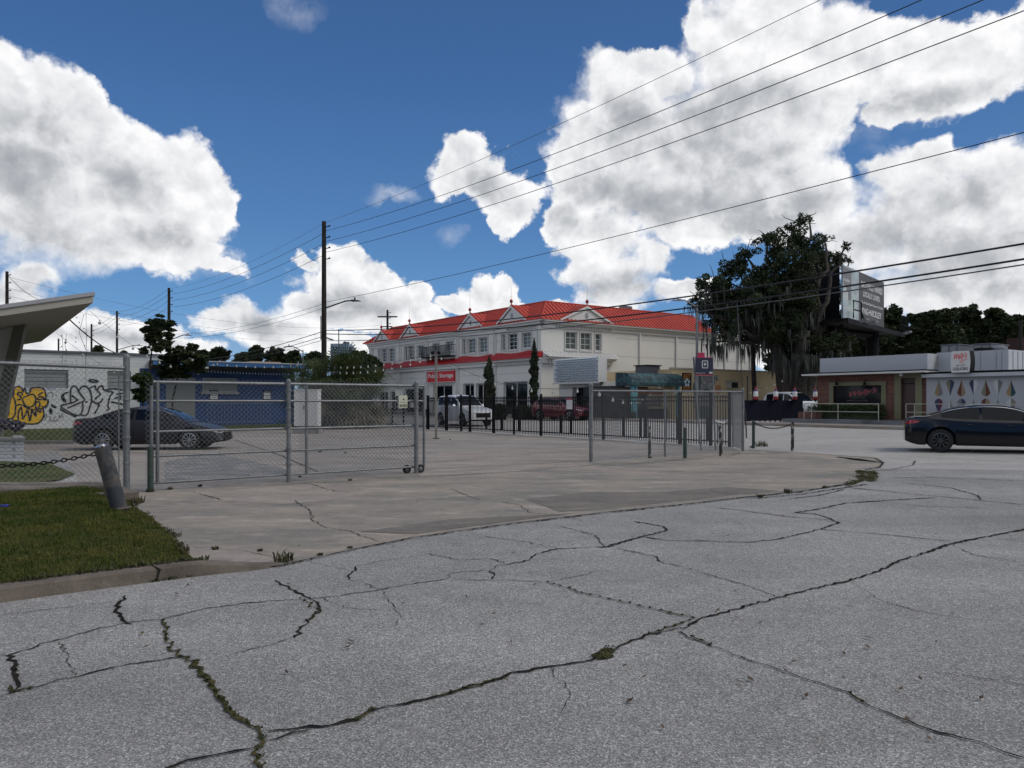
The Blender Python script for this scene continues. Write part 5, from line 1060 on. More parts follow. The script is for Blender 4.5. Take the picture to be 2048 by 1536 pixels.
# brick chimney at the far right edge
c_ = ((2046 - CX) / FPX * 47, 47); mb = MB(); mb.box(c_[0] - .25, c_[0] + 2, c_[1], c_[1] + 1.2, 0, 5.6); t = tag(mb.build('chimney_wall', mat('dark_brick', (.045, .02, .018), .9), org=(*c_, 0)), 'dark brick chimney wall at the right edge behind the store wing', 'wall')
c_ = P2(2041, 46, 640); mb = MB(); mb.tube([(c_[0], 46, 3), (c_[0], 46, c_[2])], .10, 8); tag(mb.build('flue_pipe', M_POLE, org=(c_[0], 46, 3)), 'dark upright flue pipe at the right edge before the brick chimney', 'pipe')
# far white cottage with red roof bits behind the oak
c_ = ((1590 - CX) / FPX * 72, 72); t = thing('white_cottage', (*c_, 0), 'small white building with orange red roof tips glimpsed behind the oak trunk', 'building')
def bxp(name, m, px0, px1, py0, py1, Y, d=1.0): mb = MB(); a = P2(px0, Y, py1); b = P2(px1, Y, py0); mb.box(a[0], b[0], Y, Y + d, a[2], b[2]); return mb.build(name, m, t)
bxp('wall', M_WHITES, 1578, 1598, 744, 802, 71, 3); bxp('side_wall', mat('cottage_tan', (.30, .27, .2), .8), 1596, 1612, 742, 760, 71.5, 3)
for px0, px1, py in ((1571, 1583, 722), (1600, 1612, 720)):
    a, b, ap = P2(px0, 70.5, 740), P2(px1, 70.5, 740), P2((px0 + px1) / 2, 71, py); mb = MB(); mb.add([(a[0], 70, a[2]), (b[0], 70, a[2]), (b[0], 72, a[2]), (a[0], 72, a[2]), ap], [(0, 1, 4), (1, 2, 4), (2, 3, 4), (3, 0, 4), (3, 2, 1, 0)]); mb.build('roof', mat('orange_roof', (.50, .08, .04), .6) if 'orange_roof' not in MATS else MATS['orange_roof'], t)
c_ = P2(1577, 58, 738); t = thing('satellite_dish', c_, 'pale satellite dish on a pole above the end of the tan building', 'dish'); mb = MB(); mb.lathe(c_, [(.001, 0), (.25, .03), (.42, .12), (.43, .13), (.24, .05), (.001, .02)], 16, (-.5, -1, .4)); mb.build('reflector', mat('dish_beige', (.34, .30, .24), .6), t, smooth=40); mb = MB(); mb.tube([(c_[0], c_[1] + .1, c_[2]), (c_[0] + .1, c_[1] + .2, 3)], .04, 6); mb.build('mast', M_GALV, t)
# ---------------------------------------------------- white graffiti building and blue building, left
CG = (-27.6, 42.0); du = (.8, .6); GF = Fr(CG, du, (.6, -.8)); gb = thing('graffiti_building', (*CG, 0), 'long low white block building covered with yellow and black graffiti', 'building')
GU = GF.W(390); zg = 4.40
wops = []
for a, b, c_, d in ((48.5, 137, 747.5, 775), (214.5, 262, 749, 775.5), (-60, 20, 745, 775)):
    u0, z0 = GF.W(a, d); u1, z1 = GF.W(b, c_); wops.append((u0, u1, 2.05 + .3, 3.12 + .3))
mb = MB(); wall_open(mb, GF, -9, GU, 0, zg, wops, .18); mb.build('wall', mat('block_wall_paint', (.52, .54, .54), .85, c2=(.58, .59, .585), scale=.8, lo=.3, hi=.7), gb)
mb = MB(); z = .5
while z < zg - .1: mb.fbox(GF, -9, GU, .001, .004, z, z + .018); z += .2 if z > 3.5 else .4
mb.build('block_joints', mat('block_joint', (.36, .38, .39), .9), gb)
mb = MB(); mb.fbox(GF, -9, GU + .1, -.3, .12, zg + .002, zg + .12); mb.fbox(GF, -9, GU, -12, -.3, zg - .3, zg); mb.build('roof_edge', mat('grey_coping', (.10, .11, .13), .7), gb)
for o in wops: window(gb, GF, *o, nx=2, ny=5, depth=.16, fw=.05, mw=.02, fm=M_BLIND, pm=M_BLIND)
# graffiti: strokes given in the frame of a zoomed view (x0 0, y0 740, scale 260/2048)
def zz(x, y): return GF.W(x * .127, 740 + y * .0952 * 1.0)
def zp(x, y): return GF.W(x * .12695, 740 + y * .12695)
cnt = [0]
def strokes(name, lst, m, wd):
    mb = MB()
    for pts, closed in lst: cnt[0] += 1; ribbon(mb, GF, smooth_pts([zp(*p) for p in pts], 5, closed), wd, .012 + .0006 * cnt[0])
    return mb.build(name, m, gb)
def fills(name, lst, m, n0=.006):
    mb = MB()
    for k, pts in enumerate(lst): q_ = smooth_pts([zp(*p) for p in pts], 5, True)[:-1]; mb.add([GF.pt(a, n0 + .0004 * k, b) for a, b in q_], [tuple(range(len(q_)))])
    return mb.build(name, m, gb)
M_YEL = mat('yellow_spray_paint', (.68, .40, .010), .7); M_SPB = mat('black_spray_paint', (.012, .012, .014), .7)
body_ = [(130, 420), (210, 400), (220, 300), (270, 262), (340, 280), (365, 340), (390, 285), (420, 370), (470, 350), (490, 290), (600, 275), (690, 300), (718, 380), (720, 440), (690, 470), (755, 470), (750, 540), (700, 580), (680, 610), (692, 700), (660, 780), (590, 840), (480, 850), (370, 840), (290, 800), (220, 800), (180, 770), (110, 765), (65, 700), (62, 580), (90, 500)]
fills('yellow_fill', [body_], M_YEL)
strokes('black_outline', [(body_, True), ([(365, 440), (450, 400), (510, 380), (560, 430), (550, 520), (490, 580), (410, 570), (365, 500)], True), ([(100, 510), (135, 600), (130, 700), (90, 745)], False), ([(190, 400), (235, 480), (245, 600), (235, 700), (190, 765)], False),
 ([(250, 570), (300, 545), (360, 555), (430, 600), (520, 625), (620, 615), (680, 610)], False), ([(330, 590), (300, 640), (285, 700), (290, 790)], False), ([(330, 570), (345, 650), (355, 780)], False), ([(355, 780), (400, 700), (430, 620)], False), ([(430, 620), (450, 700), (470, 810)], False), ([(470, 810), (490, 720), (500, 620)], False), ([(500, 630), (570, 735)], False), ([(570, 735), (560, 640)], False), ([(560, 630), (650, 670)], False),
 ([(650, 670), (620, 600)], False), ([(270, 470), (320, 460), (325, 410), (280, 390), (290, 355), (345, 360), (350, 400)], False), ([(590, 440), (640, 420), (690, 440), (640, 465), (590, 460)], True), ([(560, 520), (600, 500), (630, 530), (610, 590), (570, 600)], True), ([(600, 400), (640, 370), (680, 350)], False), ([(650, 570), (720, 590), (755, 520), (755, 465)], False)], M_SPB, .085)
LT = [([(1115, 520), (1110, 400), (1120, 290), (1160, 250), (1210, 275), (1240, 340), (1310, 430), (1325, 480), (1200, 540), (1060, 600)], False), ([(955, 570), (1000, 545), (1120, 520), (1210, 480), (1220, 465), (1130, 400)], False), ([(955, 575), (1050, 640), (1150, 695), (1230, 715)], False),
 ([(1230, 340), (1290, 265), (1350, 255), (1410, 310), (1440, 400), (1440, 500), (1410, 600), (1380, 690), (1330, 715), (1270, 700)], False), ([(1300, 500), (1305, 600), (1280, 680), (1230, 715)], False), ([(1400, 300), (1440, 270), (1500, 250), (1510, 300), (1580, 380), (1510, 440), (1510, 470)], False), ([(1530, 330), (1560, 270), (1610, 250), (1640, 310), (1700, 330), (1780, 350), (1740, 400), (1715, 480), (1700, 570), (1720, 610), (1670, 640)], False),
 ([(1450, 480), (1520, 520), (1590, 500), (1620, 440)], False), ([(1520, 520), (1560, 550), (1530, 620), (1490, 690)], False), ([(1660, 310), (1800, 295), (1960, 320)], False), ([(1750, 500), (1850, 520), (1960, 545)], False), ([(1405, 160), (1450, 150), (1530, 170), (1545, 185), (1470, 190), (1410, 172)], True), ([(1830, 380), (1900, 370), (1940, 360)], False), ([(1800, 450), (1870, 425), (1930, 415)], False), ([(1880, 350), (1900, 470)], False), ([(1080, 350), (1010, 370), (1000, 420), (1040, 500)], False)]
strokes('letter_outline', LT, M_SPB, .085)
SH_ = [[(950, 600), (1010, 640), (1120, 700), (1200, 730), (1180, 745), (1080, 700), (960, 640)], [(960, 400), (1000, 370), (1005, 430), (1050, 510), (1000, 500), (965, 450)], [(800, 540), (850, 550), (895, 580), (870, 605), (820, 585)], [(780, 600), (820, 620), (830, 680), (800, 705), (770, 660)], [(1340, 490), (1380, 490), (1375, 515), (1345, 515)], [(875, 385), (895, 390), (890, 405), (875, 402)]]
for p_ in SH_: fills('black_shading', [p_], M_SPB, .009)
strokes('small_tags', [([(760, 440), (750, 380), (790, 350), (835, 380), (830, 430)], False), ([(700, 720), (740, 700), (720, 760), (700, 790)], False), ([(770, 730), (800, 740), (780, 800), (830, 805)], False), ([(890, 730), (850, 760), (860, 805), (900, 800), (905, 775)], False), ([(930, 690), (945, 775)], False), ([(920, 740), (980, 720)], False), ([(970, 680), (1000, 755)], False), ([(700, 690), (700, 760)], False)], M_SPB, .028)
strokes('purple_tag', [([(740, 290), (760, 270), (780, 300), (800, 275), (830, 300), (880, 285)], False), ([(180, 305), (400, 310), (1060, 312)], False)], mat('purple_paint', (.08, .06, .30), .8), .018)
# blue building
CB = GF.pt(GU, 0, 0)[:2]; BF = Fr(CB, du, (.6, -.8)); bb = thing('blue_building', (*CB, 0), 'low blue painted building with overhanging flat roof and wide louvred windows', 'building')
BU = BF.W(588); zb_ = 3.62
bo = []
for a, b, c_, d in ((405, 474, 757, 786), (332, 390, 757, 792)):
    u0 = BF.W(a); u1 = BF.W(b); bo.append((u0, u1, 2.22, 3.1))
mb = MB(); wall_open(mb, BF, -3.2, BU, 0, zb_, [bo[0]], .15, .02); mb.quad(BF.pt(BU, .02, 0), BF.pt(BU, -8, 0), BF.pt(BU, -8, zb_), BF.pt(BU, .02, zb_)); mb.build('wall', M_BLUE, bb)
window(bb, BF, *bo[0], nx=2, ny=6, depth=.10, fw=.05, mw=.025, fm=mat('louvre_frame', (.30, .31, .30), .6), pm=mat('louvre_glass', (.16, .17, .16), .4), n=.02)
mb = MB(); mb.fbox(BF, bo[0][0] - .1, bo[0][1] + .1, .022, .12, bo[0][2] - .16, bo[0][2]); mb.build('sill', mat('sill_grey', (.24, .25, .25), .8), bb)
mb = MB(); mb.fbox(BF, bo[1][0], bo[1][1], .022, .05, .5, 3.1); mb.build('boarded_window', MATS['louvre_glass'], bb)
u0 = BF.W(400); zr = 4.06
mb = MB(); mb.hexa([BF.pt(u0 - 3, .02, zb_ - .02), BF.pt(BU + .4, .02, zb_ - .02), BF.pt(BU + .4, 1.3, zr - .22), BF.pt(u0 - 3, 1.3, zr - .22), BF.pt(u0 - 3, .02, zb_ + .12), BF.pt(BU + .4, .02, zb_ + .12), BF.pt(BU + .4, 1.3, zr - .20), BF.pt(u0 - 3, 1.3, zr - .20)]); mb.build('soffit', M_SOFFIT, bb)
mb = MB(); mb.fbox(BF, u0 - 3, BU + .42, 1.3, 1.36, zr - .26, zr - .005); mb.build('fascia', M_BLUE2, bb)
mb = MB(); mb.fbox(BF, u0 - 3, BU + .42, -8, 1.40, zr, zr + .06); mb.build('roof', mat('pale_roof_edge', (.40, .43, .46), .6), bb)
mb = MB(); mb.fbox(BF, BF.W(500), BF.W(562), -1.5, .0, zr + .062, zr + .20); mb.build('roof_duct', mat('peach_duct', (.35, .22, .16), .7), bb)
for px, lab in ((427.5, 'small black and white notice on the blue wall below the louvred window'), (533.5, 'small black and white notice on the blue wall near the building end')):
    u, z = BF.W(px, 789); t = thing('wall_notice', BF.pt(u, .06, z - .3), lab, 'sign'); mb = MB(); mb.fbox(BF, u - .26, u + .26, .03, .06, z - .36, z + .30); mb.build('backing', M_BLACKM, t); mb = MB(); mb.fbox(BF, u - .22, u + .22, .061, .07, z - .30, z + .12); mb.build('plate', M_TRIM, t); mb = MB(); mb.fbox(BF, u - .15, u + .15, .0705, .074, z - .2, z - .16); mb.fbox(BF, u - .17, u + .17, .0705, .074, z - .08, z - .03); mb.fbox(BF, u - .17, u + .17, .0705, .074, z + .18, z + .24); mb.build('lettering', MATS['sign_grey'], t)
# railing in front of the blue wall
RFr = Fr(BF.pt(0, 2.6, 0)[:2], BF.u, BF.n); a, b = RFr.W(415), RFr.W(545)
t = thing('wall_railing', RFr.pt(a, 0, 0), 'thin grey metal railing standing before the blue wall', 'railing'); mb = MB(); mb.fbox(RFr, a, b, 0, .04, 1.45, 1.5); mb.fbox(RFr, a, b, 0, .04, .3, .34); mb.build('rails', mat('blue_grey_rail', (.09, .12, .18), .6), t)
mb = MB(); u = a
while u < b: mb.fbox(RFr, u, u + .025, .008, .032, .34, 1.45); u += .2
mb.build('bars', MATS['blue_grey_rail'], t)
# ---------------------------------------------------- canopy building at the left edge
KF = Fr((-13.4, 24.0), (-.8, -.6), (.6, -.8)); kb = thing('butterfly_roof_building', (-13.4, 24, 0), 'mid century building with upswept grey roof and slanted pier at the left edge', 'building')
RL, DEP = 7.0, 17.0; sl = -.245
def rp(u, n, z): return KF.pt(u, -n, z)
zN = 5.07
def zrf(u, n): return zN + sl * u - .01 * n
mb = MB(); top = [rp(u, n, zrf(u, n)) for u, n in ((0, 0), (RL, 0), (RL, DEP), (0, DEP))]; bot = [(x, y, z - .30) for x, y, z in top]; mb.hexa(bot + top); mb.build('roof', mat('soffit_plaster', (.33, .315, .27), .8), kb)
mb = MB()
for (a, b) in (((0, 0), (RL, 0)), ((0, 0), (0, DEP))):
    pa, pb_ = rp(*a, zrf(*a)), rp(*b, zrf(*b)); d = (KF.n[0] * .05, KF.n[1] * .05) if a[1] == b[1] else (-KF.u[0] * .05, -KF.u[1] * .05)
    mb.hexa([(pa[0], pa[1], pa[2] - .08), (pb_[0], pb_[1], pb_[2] - .08), (pb_[0] + d[0], pb_[1] + d[1], pb_[2] - .08), (pa[0] + d[0], pa[1] + d[1], pa[2] - .08), (pa[0], pa[1], pa[2] + .04), (pb_[0], pb_[1], pb_[2] + .04), (pb_[0] + d[0], pb_[1] + d[1], pb_[2] + .04), (pa[0] + d[0], pa[1] + d[1], pa[2] + .04)])
mb.build('roof_edge', mat('pale_flashing', (.32, .32, .34), .6), kb)
mb = MB(); KD = 3.2
tp = [P2(29, 26.5, 640), P2(52, 26.5, 640)]; bt = [P2(-30, 26.5, 880), P2(3, 26.5, 880)]
def add_y(p, d): return (p[0] + d * -.45, p[1] + d, p[2])
mb.hexa([(bt[0][0], 26.5, 0), (bt[1][0] - .12, 26.5, 0), add_y((bt[1][0] - .12, 26.5, 0), .5), add_y((bt[0][0], 26.5, 0), .5), tp[0], tp[1], add_y(tp[1], .5), add_y(tp[0], .5)]); mb.build('slanted_pier', mat('olive_grey_plaster', (.14, .14, .115), .85), kb)
mb = MB(); t0 = P2(31, 26.8, 650); b0_ = P2(-18, 26.8, 860); mb.hexa([(-24, 26.8, 0), (b0_[0] - .3, 26.8, 0), (b0_[0] - .3, 27.2, 0), (-24, 27.2, 0), (-24, 26.8, t0[2]), t0, (t0[0], 27.2, t0[2]), (-24, 27.2, t0[2])]); mb.build('side_wall', mat('pale_side_wall', (.58, .59, .57), .8), kb)
# ================================================================== VEGETATION
rnp = np.random.RandomState(3)
def leaf_cloud(clumps, n, size, m, name, parent, flat=.5):
    """clumps: (x,y,z,rx,ry,rz); n leaves per unit volume weight; each leaf is a small bent quad"""
    vol = np.array([c[3] * c[4] * c[5] for c in clumps]) ** .8; cnt_ = np.maximum((vol / vol.sum() * n).astype(int), 3)
    V = []; 
    for c, k in zip(clumps, cnt_):
        d = rnp.normal(size=(k, 3)); d /= np.linalg.norm(d, axis=1)[:, None]; r = rnp.uniform(.25, 1, k) ** .5
        p = np.array(c[:3]) + d * r[:, None] * np.array(c[3:6])
        a = rnp.normal(size=(k, 3)); a[:, 2] *= flat; a /= np.linalg.norm(a, axis=1)[:, None]
        b = np.cross(a, rnp.normal(size=(k, 3))); b /= np.linalg.norm(b, axis=1)[:, None]
        s_ = size * rnp.uniform(.55, 1.35, k)[:, None]
        V.append(np.stack([p - a * s_, p - b * s_ * .45, p + a * s_, p + b * s_ * .45], 1))
    V = np.concatenate(V); nv = len(V) * 4
    me = bpy.data.meshes.new(name); og = ORG[parent.name]; me.vertices.add(nv); me.vertices.foreach_set('co', (V.reshape(-1, 3) - np.array(og)).ravel())
    me.loops.add(nv); me.loops.foreach_set('vertex_index', np.arange(nv, dtype=np.int32)); me.polygons.add(nv // 4); me.polygons.foreach_set('loop_start', np.arange(0, nv, 4, dtype=np.int32))
    me.materials.append(m); me.update(calc_edges=True); me.validate()
    o = bpy.data.objects.new(name, me); COL.objects.link(o); o.parent = parent; ORG[o.name] = og; return o
def sub_clumps(c, R_, k, f=.5, dy=.8):
    out = []
    for i in range(k):
        a, b = random.uniform(0, 6.28), random.uniform(-1, 1); rr = R_ * random.uniform(.35, .95); s_ = R_ * random.uniform(.7, 1.2) * f
        out.append((c[0] + rr * math.cos(a) * math.sqrt(1 - b * b), c[1] + rr * math.sin(a) * math.sqrt(1 - b * b) * dy, c[2] + rr * b * .8, s_, s_, s_ * .75))
    return out
def limb(mb, a, b, r0, r1, wob=.12, k=5):
    a, b = Vector(a), Vector(b); L_ = (b - a).length; pts = []
    for i in range(k + 1):
        t = i / k; p = a.lerp(b, t)
        if 0 < i < k: p += Vector((random.gauss(0, 1), random.gauss(0, 1), random.gauss(0, .6))) * wob * L_ * .3
        pts.append(p)
    mb.tube(pts, [r0 + (r1 - r0) * i / k for i in range(k + 1)], 7, False)
def simple_tree(px, Y, top, hw, base_crown, label, n=3500, leaf=.28, kind='tree', m=None, name='shade_tree', group=None, kc=18, yy=1.0):
    X = (px - CX) / FPX * Y; g_ = gz(X, Y); s_ = Y / FPX; t = thing(name, (X, Y, g_), label, kind, group)
    zt = EYE + (HY - top) * s_; zc = EYE + (HY - base_crown) * s_; rw = hw * s_; cz = (zt + zc) / 2; rz = (zt - zc) / 2; cl = []
    mb = MB(); limb(mb, (X, Y, g_ - .1), (X, Y, cz), max(.18, rw * .06), .08, .05)
    for i in range(kc):
        a = random.uniform(0, 6.28); b = random.uniform(-.8, 1); q_ = math.sqrt(max(0, 1 - b * b)) * random.uniform(.35, .85)
        R_ = min(rw, rz) * random.uniform(.34, .55); c_ = (X + math.cos(a) * q_ * rw * .8, Y + math.sin(a) * q_ * rw * .7 * yy, cz + b * (rz - R_ * .7))
        cl += sub_clumps(c_, R_ * 1.2, 9, .36); limb(mb, (X, Y, zc + (cz - zc) * .4), c_, .09, .03, .1, 3)
    mb.build('trunk', M_BARK, t, smooth=60); leaf_cloud(cl, int(n * 1.7), leaf * .8, m or M_LEAF, 'crown', t); return t
# the big oak with hanging moss
YO = 57.0; so = YO / FPX; xo = (1590 - CX) * so; oak = thing('oak_tree', (xo, YO, .3), 'huge dark live oak draped with hanging moss before the billboard', 'tree')
OC = [(1398,598,22),(1425,568,32),(1470,535,34),(1440,618,44),(1488,600,48),(1490,505,26),(1535,478,30),(1550,540,44),(1597,448,26),(1618,434,14),(1575,470,24),(1606,496,40),(1650,482,16),(1692,492,14),(1668,520,30),(1626,556,50),(1650,600,44),(1560,618,52),(1502,652,42),(1450,664,28),(1416,642,18),(1606,650,56),(1664,640,40),(1580,690,40),(1630,690,46),(1535,684,24),(1428,684,14),(1700,520,10),(1520,570,46),(1460,580,36),(1580,600,52),(1545,590,46),(1610,580,46),(1590,520,38),(1475,640,42),(1635,640,30),(1620,640,44),(1560,660,44),(1500,620,40),(1430,600,36),(1640,520,30),(1560,500,30),(1600,560,36),(1602,600,36),(1595,640,40),(1575,575,40),(1628,522,24),(1632,548,20),(1612,612,32),(1545,662,36),(1680,680,34),(1660,700,40),(1400,560,10),(1380,608,8),(1610,720,30),(1548,722,12),(1700,650,24)]
mb = MB(); tr = (xo, YO, .2); forks = [(xo - 1.5, YO, 6.0), (xo + .4, YO - .5, 7.0), (xo + 1.6, YO + .5, 6.0)]
limb(mb, (xo - .3, YO, .2), forks[0], .75, .5, .06); limb(mb, (xo, YO, .2), forks[1], .85, .55, .06); limb(mb, (xo + .5, YO, .2), forks[2], .7, .45, .06)
cl = []; mossp = []
for (px, py, rp_) in OC:
    dy = random.uniform(-3.2, 3.2); Yc = YO + dy
    if px + rp_ > 1652 and 505 < py < 665: Yc = 70
    c_ = P2(px, Yc, py); R_ = rp_ * so; R_ = rp_ * Yc / FPX; cl += sub_clumps(c_, R_, max(8, int(rp_ / 2.2)), .36, 1.0)
    f = min(forks, key=lambda q_: abs(q_[0] - c_[0])); mid = (f[0] + (c_[0] - f[0]) * .5, f[1] + (c_[1] - f[1]) * .5, f[2] + (c_[2] - f[2]) * .62)
    limb(mb, f, mid, .30, .16, .18, 4); limb(mb, mid, c_, .16, .05, .25, 4)
    for k in range(5):
        e_ = (c_[0] + random.uniform(-1, 1) * R_ * 1.15, c_[1] + random.uniform(-1, 1) * R_, c_[2] + random.uniform(-.5, 1.1) * R_); limb(mb, c_, e_, .05, .012, .3, 3)
    if py > 560:
        for k in range(int(rp_ * .55) if Yc < 65 else 0): mossp.append((c_[0] + random.uniform(-1, 1) * R_, c_[1] + random.uniform(-1, 1) * R_, c_[2] - random.uniform(.0, .9) * R_, random.uniform(.5, 2.4)))
mb.build('trunk', M_BARK, oak, smooth=60)
leaf_cloud(cl, 150000, .115, M_LEAF, 'crown', oak, .8)
mb = MB()
def moss_strand(mb, x, y, z, L_):
    a = random.uniform(0, 3.14); w_ = random.uniform(.02, .075); dx, dy = math.cos(a) * w_, math.sin(a) * w_; j = random.uniform(-.1, .1)
    o = len(mb.v); mb.v += [(x - dx, y - dy, z), (x + dx, y + dy, z), (x + dx * .8 + j, y + dy * .8, z - L_ * .5), (x - dx * .7 + j, y - dy * .7, z - L_ * .6), (x + j * 1.5, y, z - L_)]; mb.f += [(o, o + 1, o + 2, o + 3), (o + 3, o + 2, o + 4)]
for (x, y, z, L_) in mossp:
    for k in range(3): moss_strand(mb, x + random.gauss(0, .12), y + random.gauss(0, .12), z, L_ * random.uniform(.35, .8))
for (px, py, n) in ((1428, 690, 16), (1448, 690, 18), (1484, 690, 26), (1520, 690, 14), (1410, 670, 10), (1590, 715, 80), (1570, 720, 50), (1615, 715, 80), (1640, 715, 60), (1548, 718, 20)):
    for k in range(n): c_ = P2(px + random.gauss(0, 5), YO - 2 + random.uniform(-1, 1), py + random.gauss(0, 6)); moss_strand(mb, *c_, random.uniform(.6, 1.7))
tag(mb.build('hanging_moss', M_MOSSH, oak), kind='stuff')
# palm trunk in front of the storage wall, its head inside the oak crown
xp, Yp = (1507 - CX) / FPX * 60, 60; t = thing('tall_palm', (xp, Yp, .3), 'slender dark palm trunk rising into the left side of the oak crown', 'palm')
mb = MB(); mb.tube([(xp + .2, Yp, .2), (xp, Yp, 4), (xp - .15, Yp, 9.0)], [.2, .18, .16], 10); mb.build('trunk', M_BARK, t, smooth=60)
def fan(mb, c, az_, el_, L_, nl=12, w_=.03, droop=.5, spread=1.6):
    c = Vector(c); d = Vector((math.cos(az_) * math.cos(el_), math.sin(az_) * math.cos(el_), math.sin(el_))); hub = c + d * L_ * .5; side = d.cross(Vector((0, 0, 1)))
    if side.length < .1: side = Vector((1, 0, 0))
    side.normalize(); o = len(mb.v); s2 = side * w_ * .6
    mb.v += [tuple(c - s2), tuple(c + s2), tuple(hub + s2), tuple(hub - s2)]; mb.f.append((o, o + 1, o + 2, o + 3)); upv = side.cross(d)
    for i in range(nl):
        a = (i / (nl - 1) - .5) * 2 * spread; ld = (d * math.cos(a) + side * math.sin(a) + upv * .12).normalized(); ll = L_ * .6 * (1 - .25 * abs(a) / spread) * random.uniform(.85, 1.1)
        m_ = hub + ld * ll * .6; e_ = hub + ld * ll * .95 + Vector((0, 0, -1)) * ll * droop * random.uniform(.5, 1); n_ = ld.cross(upv).normalized() * w_ * .9
        o = len(mb.v); mb.v += [tuple(hub), tuple(m_ - n_), tuple(e_), tuple(m_ + n_)]; mb.f.append((o, o + 1, o + 2, o + 3))
def palm_head(parent, c, n, L_, m, name, el0, el1, droop=.5, w_=.03, nl=12):
    mb = MB()
    for i in range(n): fan(mb, c if not callable(c) else c(), random.uniform(0, 6.28), random.uniform(el0, el1), L_ * random.uniform(.8, 1.15), nl, w_, droop)
    return mb.build(name, m, parent)
palm_head(t, (xp - .15, Yp, 9), 24, 1.5, M_LEAF, 'fronds', -.8, 1.2)
# palm clump beside the tall utility pole
for k, (px, Y, zt, L_, n, lab) in enumerate(((640, 43.5, 2.55, 1.9, 54, 'bushy palm at the left of the clump before the tall pole'), (690, 44, 2.85, 2.1, 64, 'tallest bushy palm in the middle of the clump, under the white bulbs'), (728, 45, 2.25, 1.9, 46, 'bushy palm at the right end of the clump beside the storage building'), (612, 45.5, 2.3, 1.7, 30, 'small palm touching the blue building corner'))):
    X = (px - CX) / FPX * Y; t = thing('cabbage_palm', (X, Y, 0), lab, 'palm', 'bushy palms under the tall utility pole')
    mb = MB(); mb.tube([(X, Y, -.05), (X, Y, zt)], [.28, .2], 10); mb.build('trunk', M_BARK, t, smooth=60)
    palm_head(t, lambda: (X + random.gauss(0, .35), Y + random.gauss(0, .35), zt + random.uniform(-.7, .5)), n, L_, M_LEAF3, 'fronds', -.5, 1.3, .5, .030, 14)
    palm_head(t, lambda: (X + random.gauss(0, .35), Y + random.gauss(0, .3), zt * random.uniform(.35, .9)), int(n * .8), L_ * .85, M_DEAD, 'dry_fronds', -1.3, -.5, .35, .035, 10)
    palm_head(t, lambda: (X + random.gauss(0, .4), Y + .4 + random.gauss(0, .3), zt * random.uniform(.2, 1.0)), int(n * .9), L_ * .9, M_LEAF, 'lower_fronds', -.9, .3, .3, .05, 9)
# Italian cypresses
for px, Y, top, hw, lab in ((978.5, 57, 709, 10.5, 'narrow dark cypress left, between shop windows of the storage building'), (1068, 58, 672, 9, 'taller narrow dark cypress at the corner of the storage building')):
    X = (px - CX) / FPX * Y; g_ = gz(X, Y); s_ = Y / FPX; H_ = EYE + (HY - top) * s_; t = thing('cypress_tree', (X, Y, g_), lab, 'tree', 'two cypresses before the storage building')
    mb = MB(); mb.tube([(X, Y, g_ - .05), (X, Y, H_ * .9)], [.12, .04], 8); mb.build('trunk', M_BARK, t); cl = []
    for i in range(34): f = i / 33; z = g_ + .3 + (H_ - g_ - .5) * f; r = hw * s_ * (1.1 - f * .25 if f < .75 else (1 - f) * 3.6 + .05) * random.uniform(.8, 1.15); a = random.uniform(0, 6.28); cl.append((X + math.cos(a) * r * .25, Y + math.sin(a) * r * .25, z, r * .9, r * .9, .32))
    leaf_cloud(cl, 9000, .10, M_CYP, 'crown', t, 2.2)
# small trees before the blue building
def leafy(px, Y, pts, label, n, trunk, name='small_tree', leaf=.11, m=None, r=.05):
    X = (px - CX) / FPX * Y; t = thing(name, (X, Y, 0), label, 'tree'); s_ = Y / FPX; cl = []; mb = MB(); mb.tube([(X, Y, -.05)] + [P2(a, Y, b) for a, b in trunk], [r * 1.3] + [r] * (len(trunk) - 1) + [r * .5], 7, False)
    top_ = P2(*(trunk[-1][0], Y, trunk[-1][1])) if False else P2(trunk[-1][0], Y, trunk[-1][1])
    for (a, b, q_) in pts:
        c_ = P2(a, Y + random.uniform(-.6, .6), b); R_ = q_ * s_; cl += [(x, y, z, rx * 1.1, ry * 1.1, rz * .6) for x, y, z, rx, ry, rz in sub_clumps(c_, R_ * 1.25, 18, .30)]; limb(mb, top_, c_, .03, .012, .2, 3)
    mb.build('trunk', M_BARK, t); leaf_cloud(cl, n, leaf, m or M_LEAF2, 'crown', t, .35); return t
leafy(300, 36, [(318, 642, 14), (304, 655, 16), (332, 655, 16), (322, 672, 20), (305, 678, 15), (335, 686, 10), (289, 700, 9), (318, 697, 12), (338, 700, 5)], 'slim young tree with one round dark crown above the white building', 5200, [(298, 790), (300, 730), (305, 690)], m=M_LEAF)
leafy(345, 37, [(360, 706, 16), (380, 700, 14), (340, 722, 20), (370, 722, 24), (400, 715, 12), (395, 735, 16), (330, 740, 14), (360, 745, 18), (410, 720, 6), (325, 752, 10)], 'low spreading dark tree before the blue building corner', 8600, [(345, 800), (352, 770), (360, 740)], m=M_LEAF)
leafy(287, 35, [(282, 775, 16), (296, 770, 14), (275, 755, 12), (300, 790, 10), (282, 792, 14), (292, 752, 12)], 'bright green feathery bush behind the tall gate post', 5200, [(286, 830), (286, 800)], name='green_bush', leaf=.09)
# shrub row at the far lot edge, small dark shrub by the planter
leafy(14, 22, [(14, 848, 14), (30, 852, 12), (-5, 850, 12), (45, 850, 6)], 'small purple leaved shrub behind the brick planter', 900, [(33, 870), (28, 860)], name='small_shrub', leaf=.06, m=mat('purple_leaf', (.03, .022, .04), .7, c2=(.06, .05, .08), scale=3, island=1))
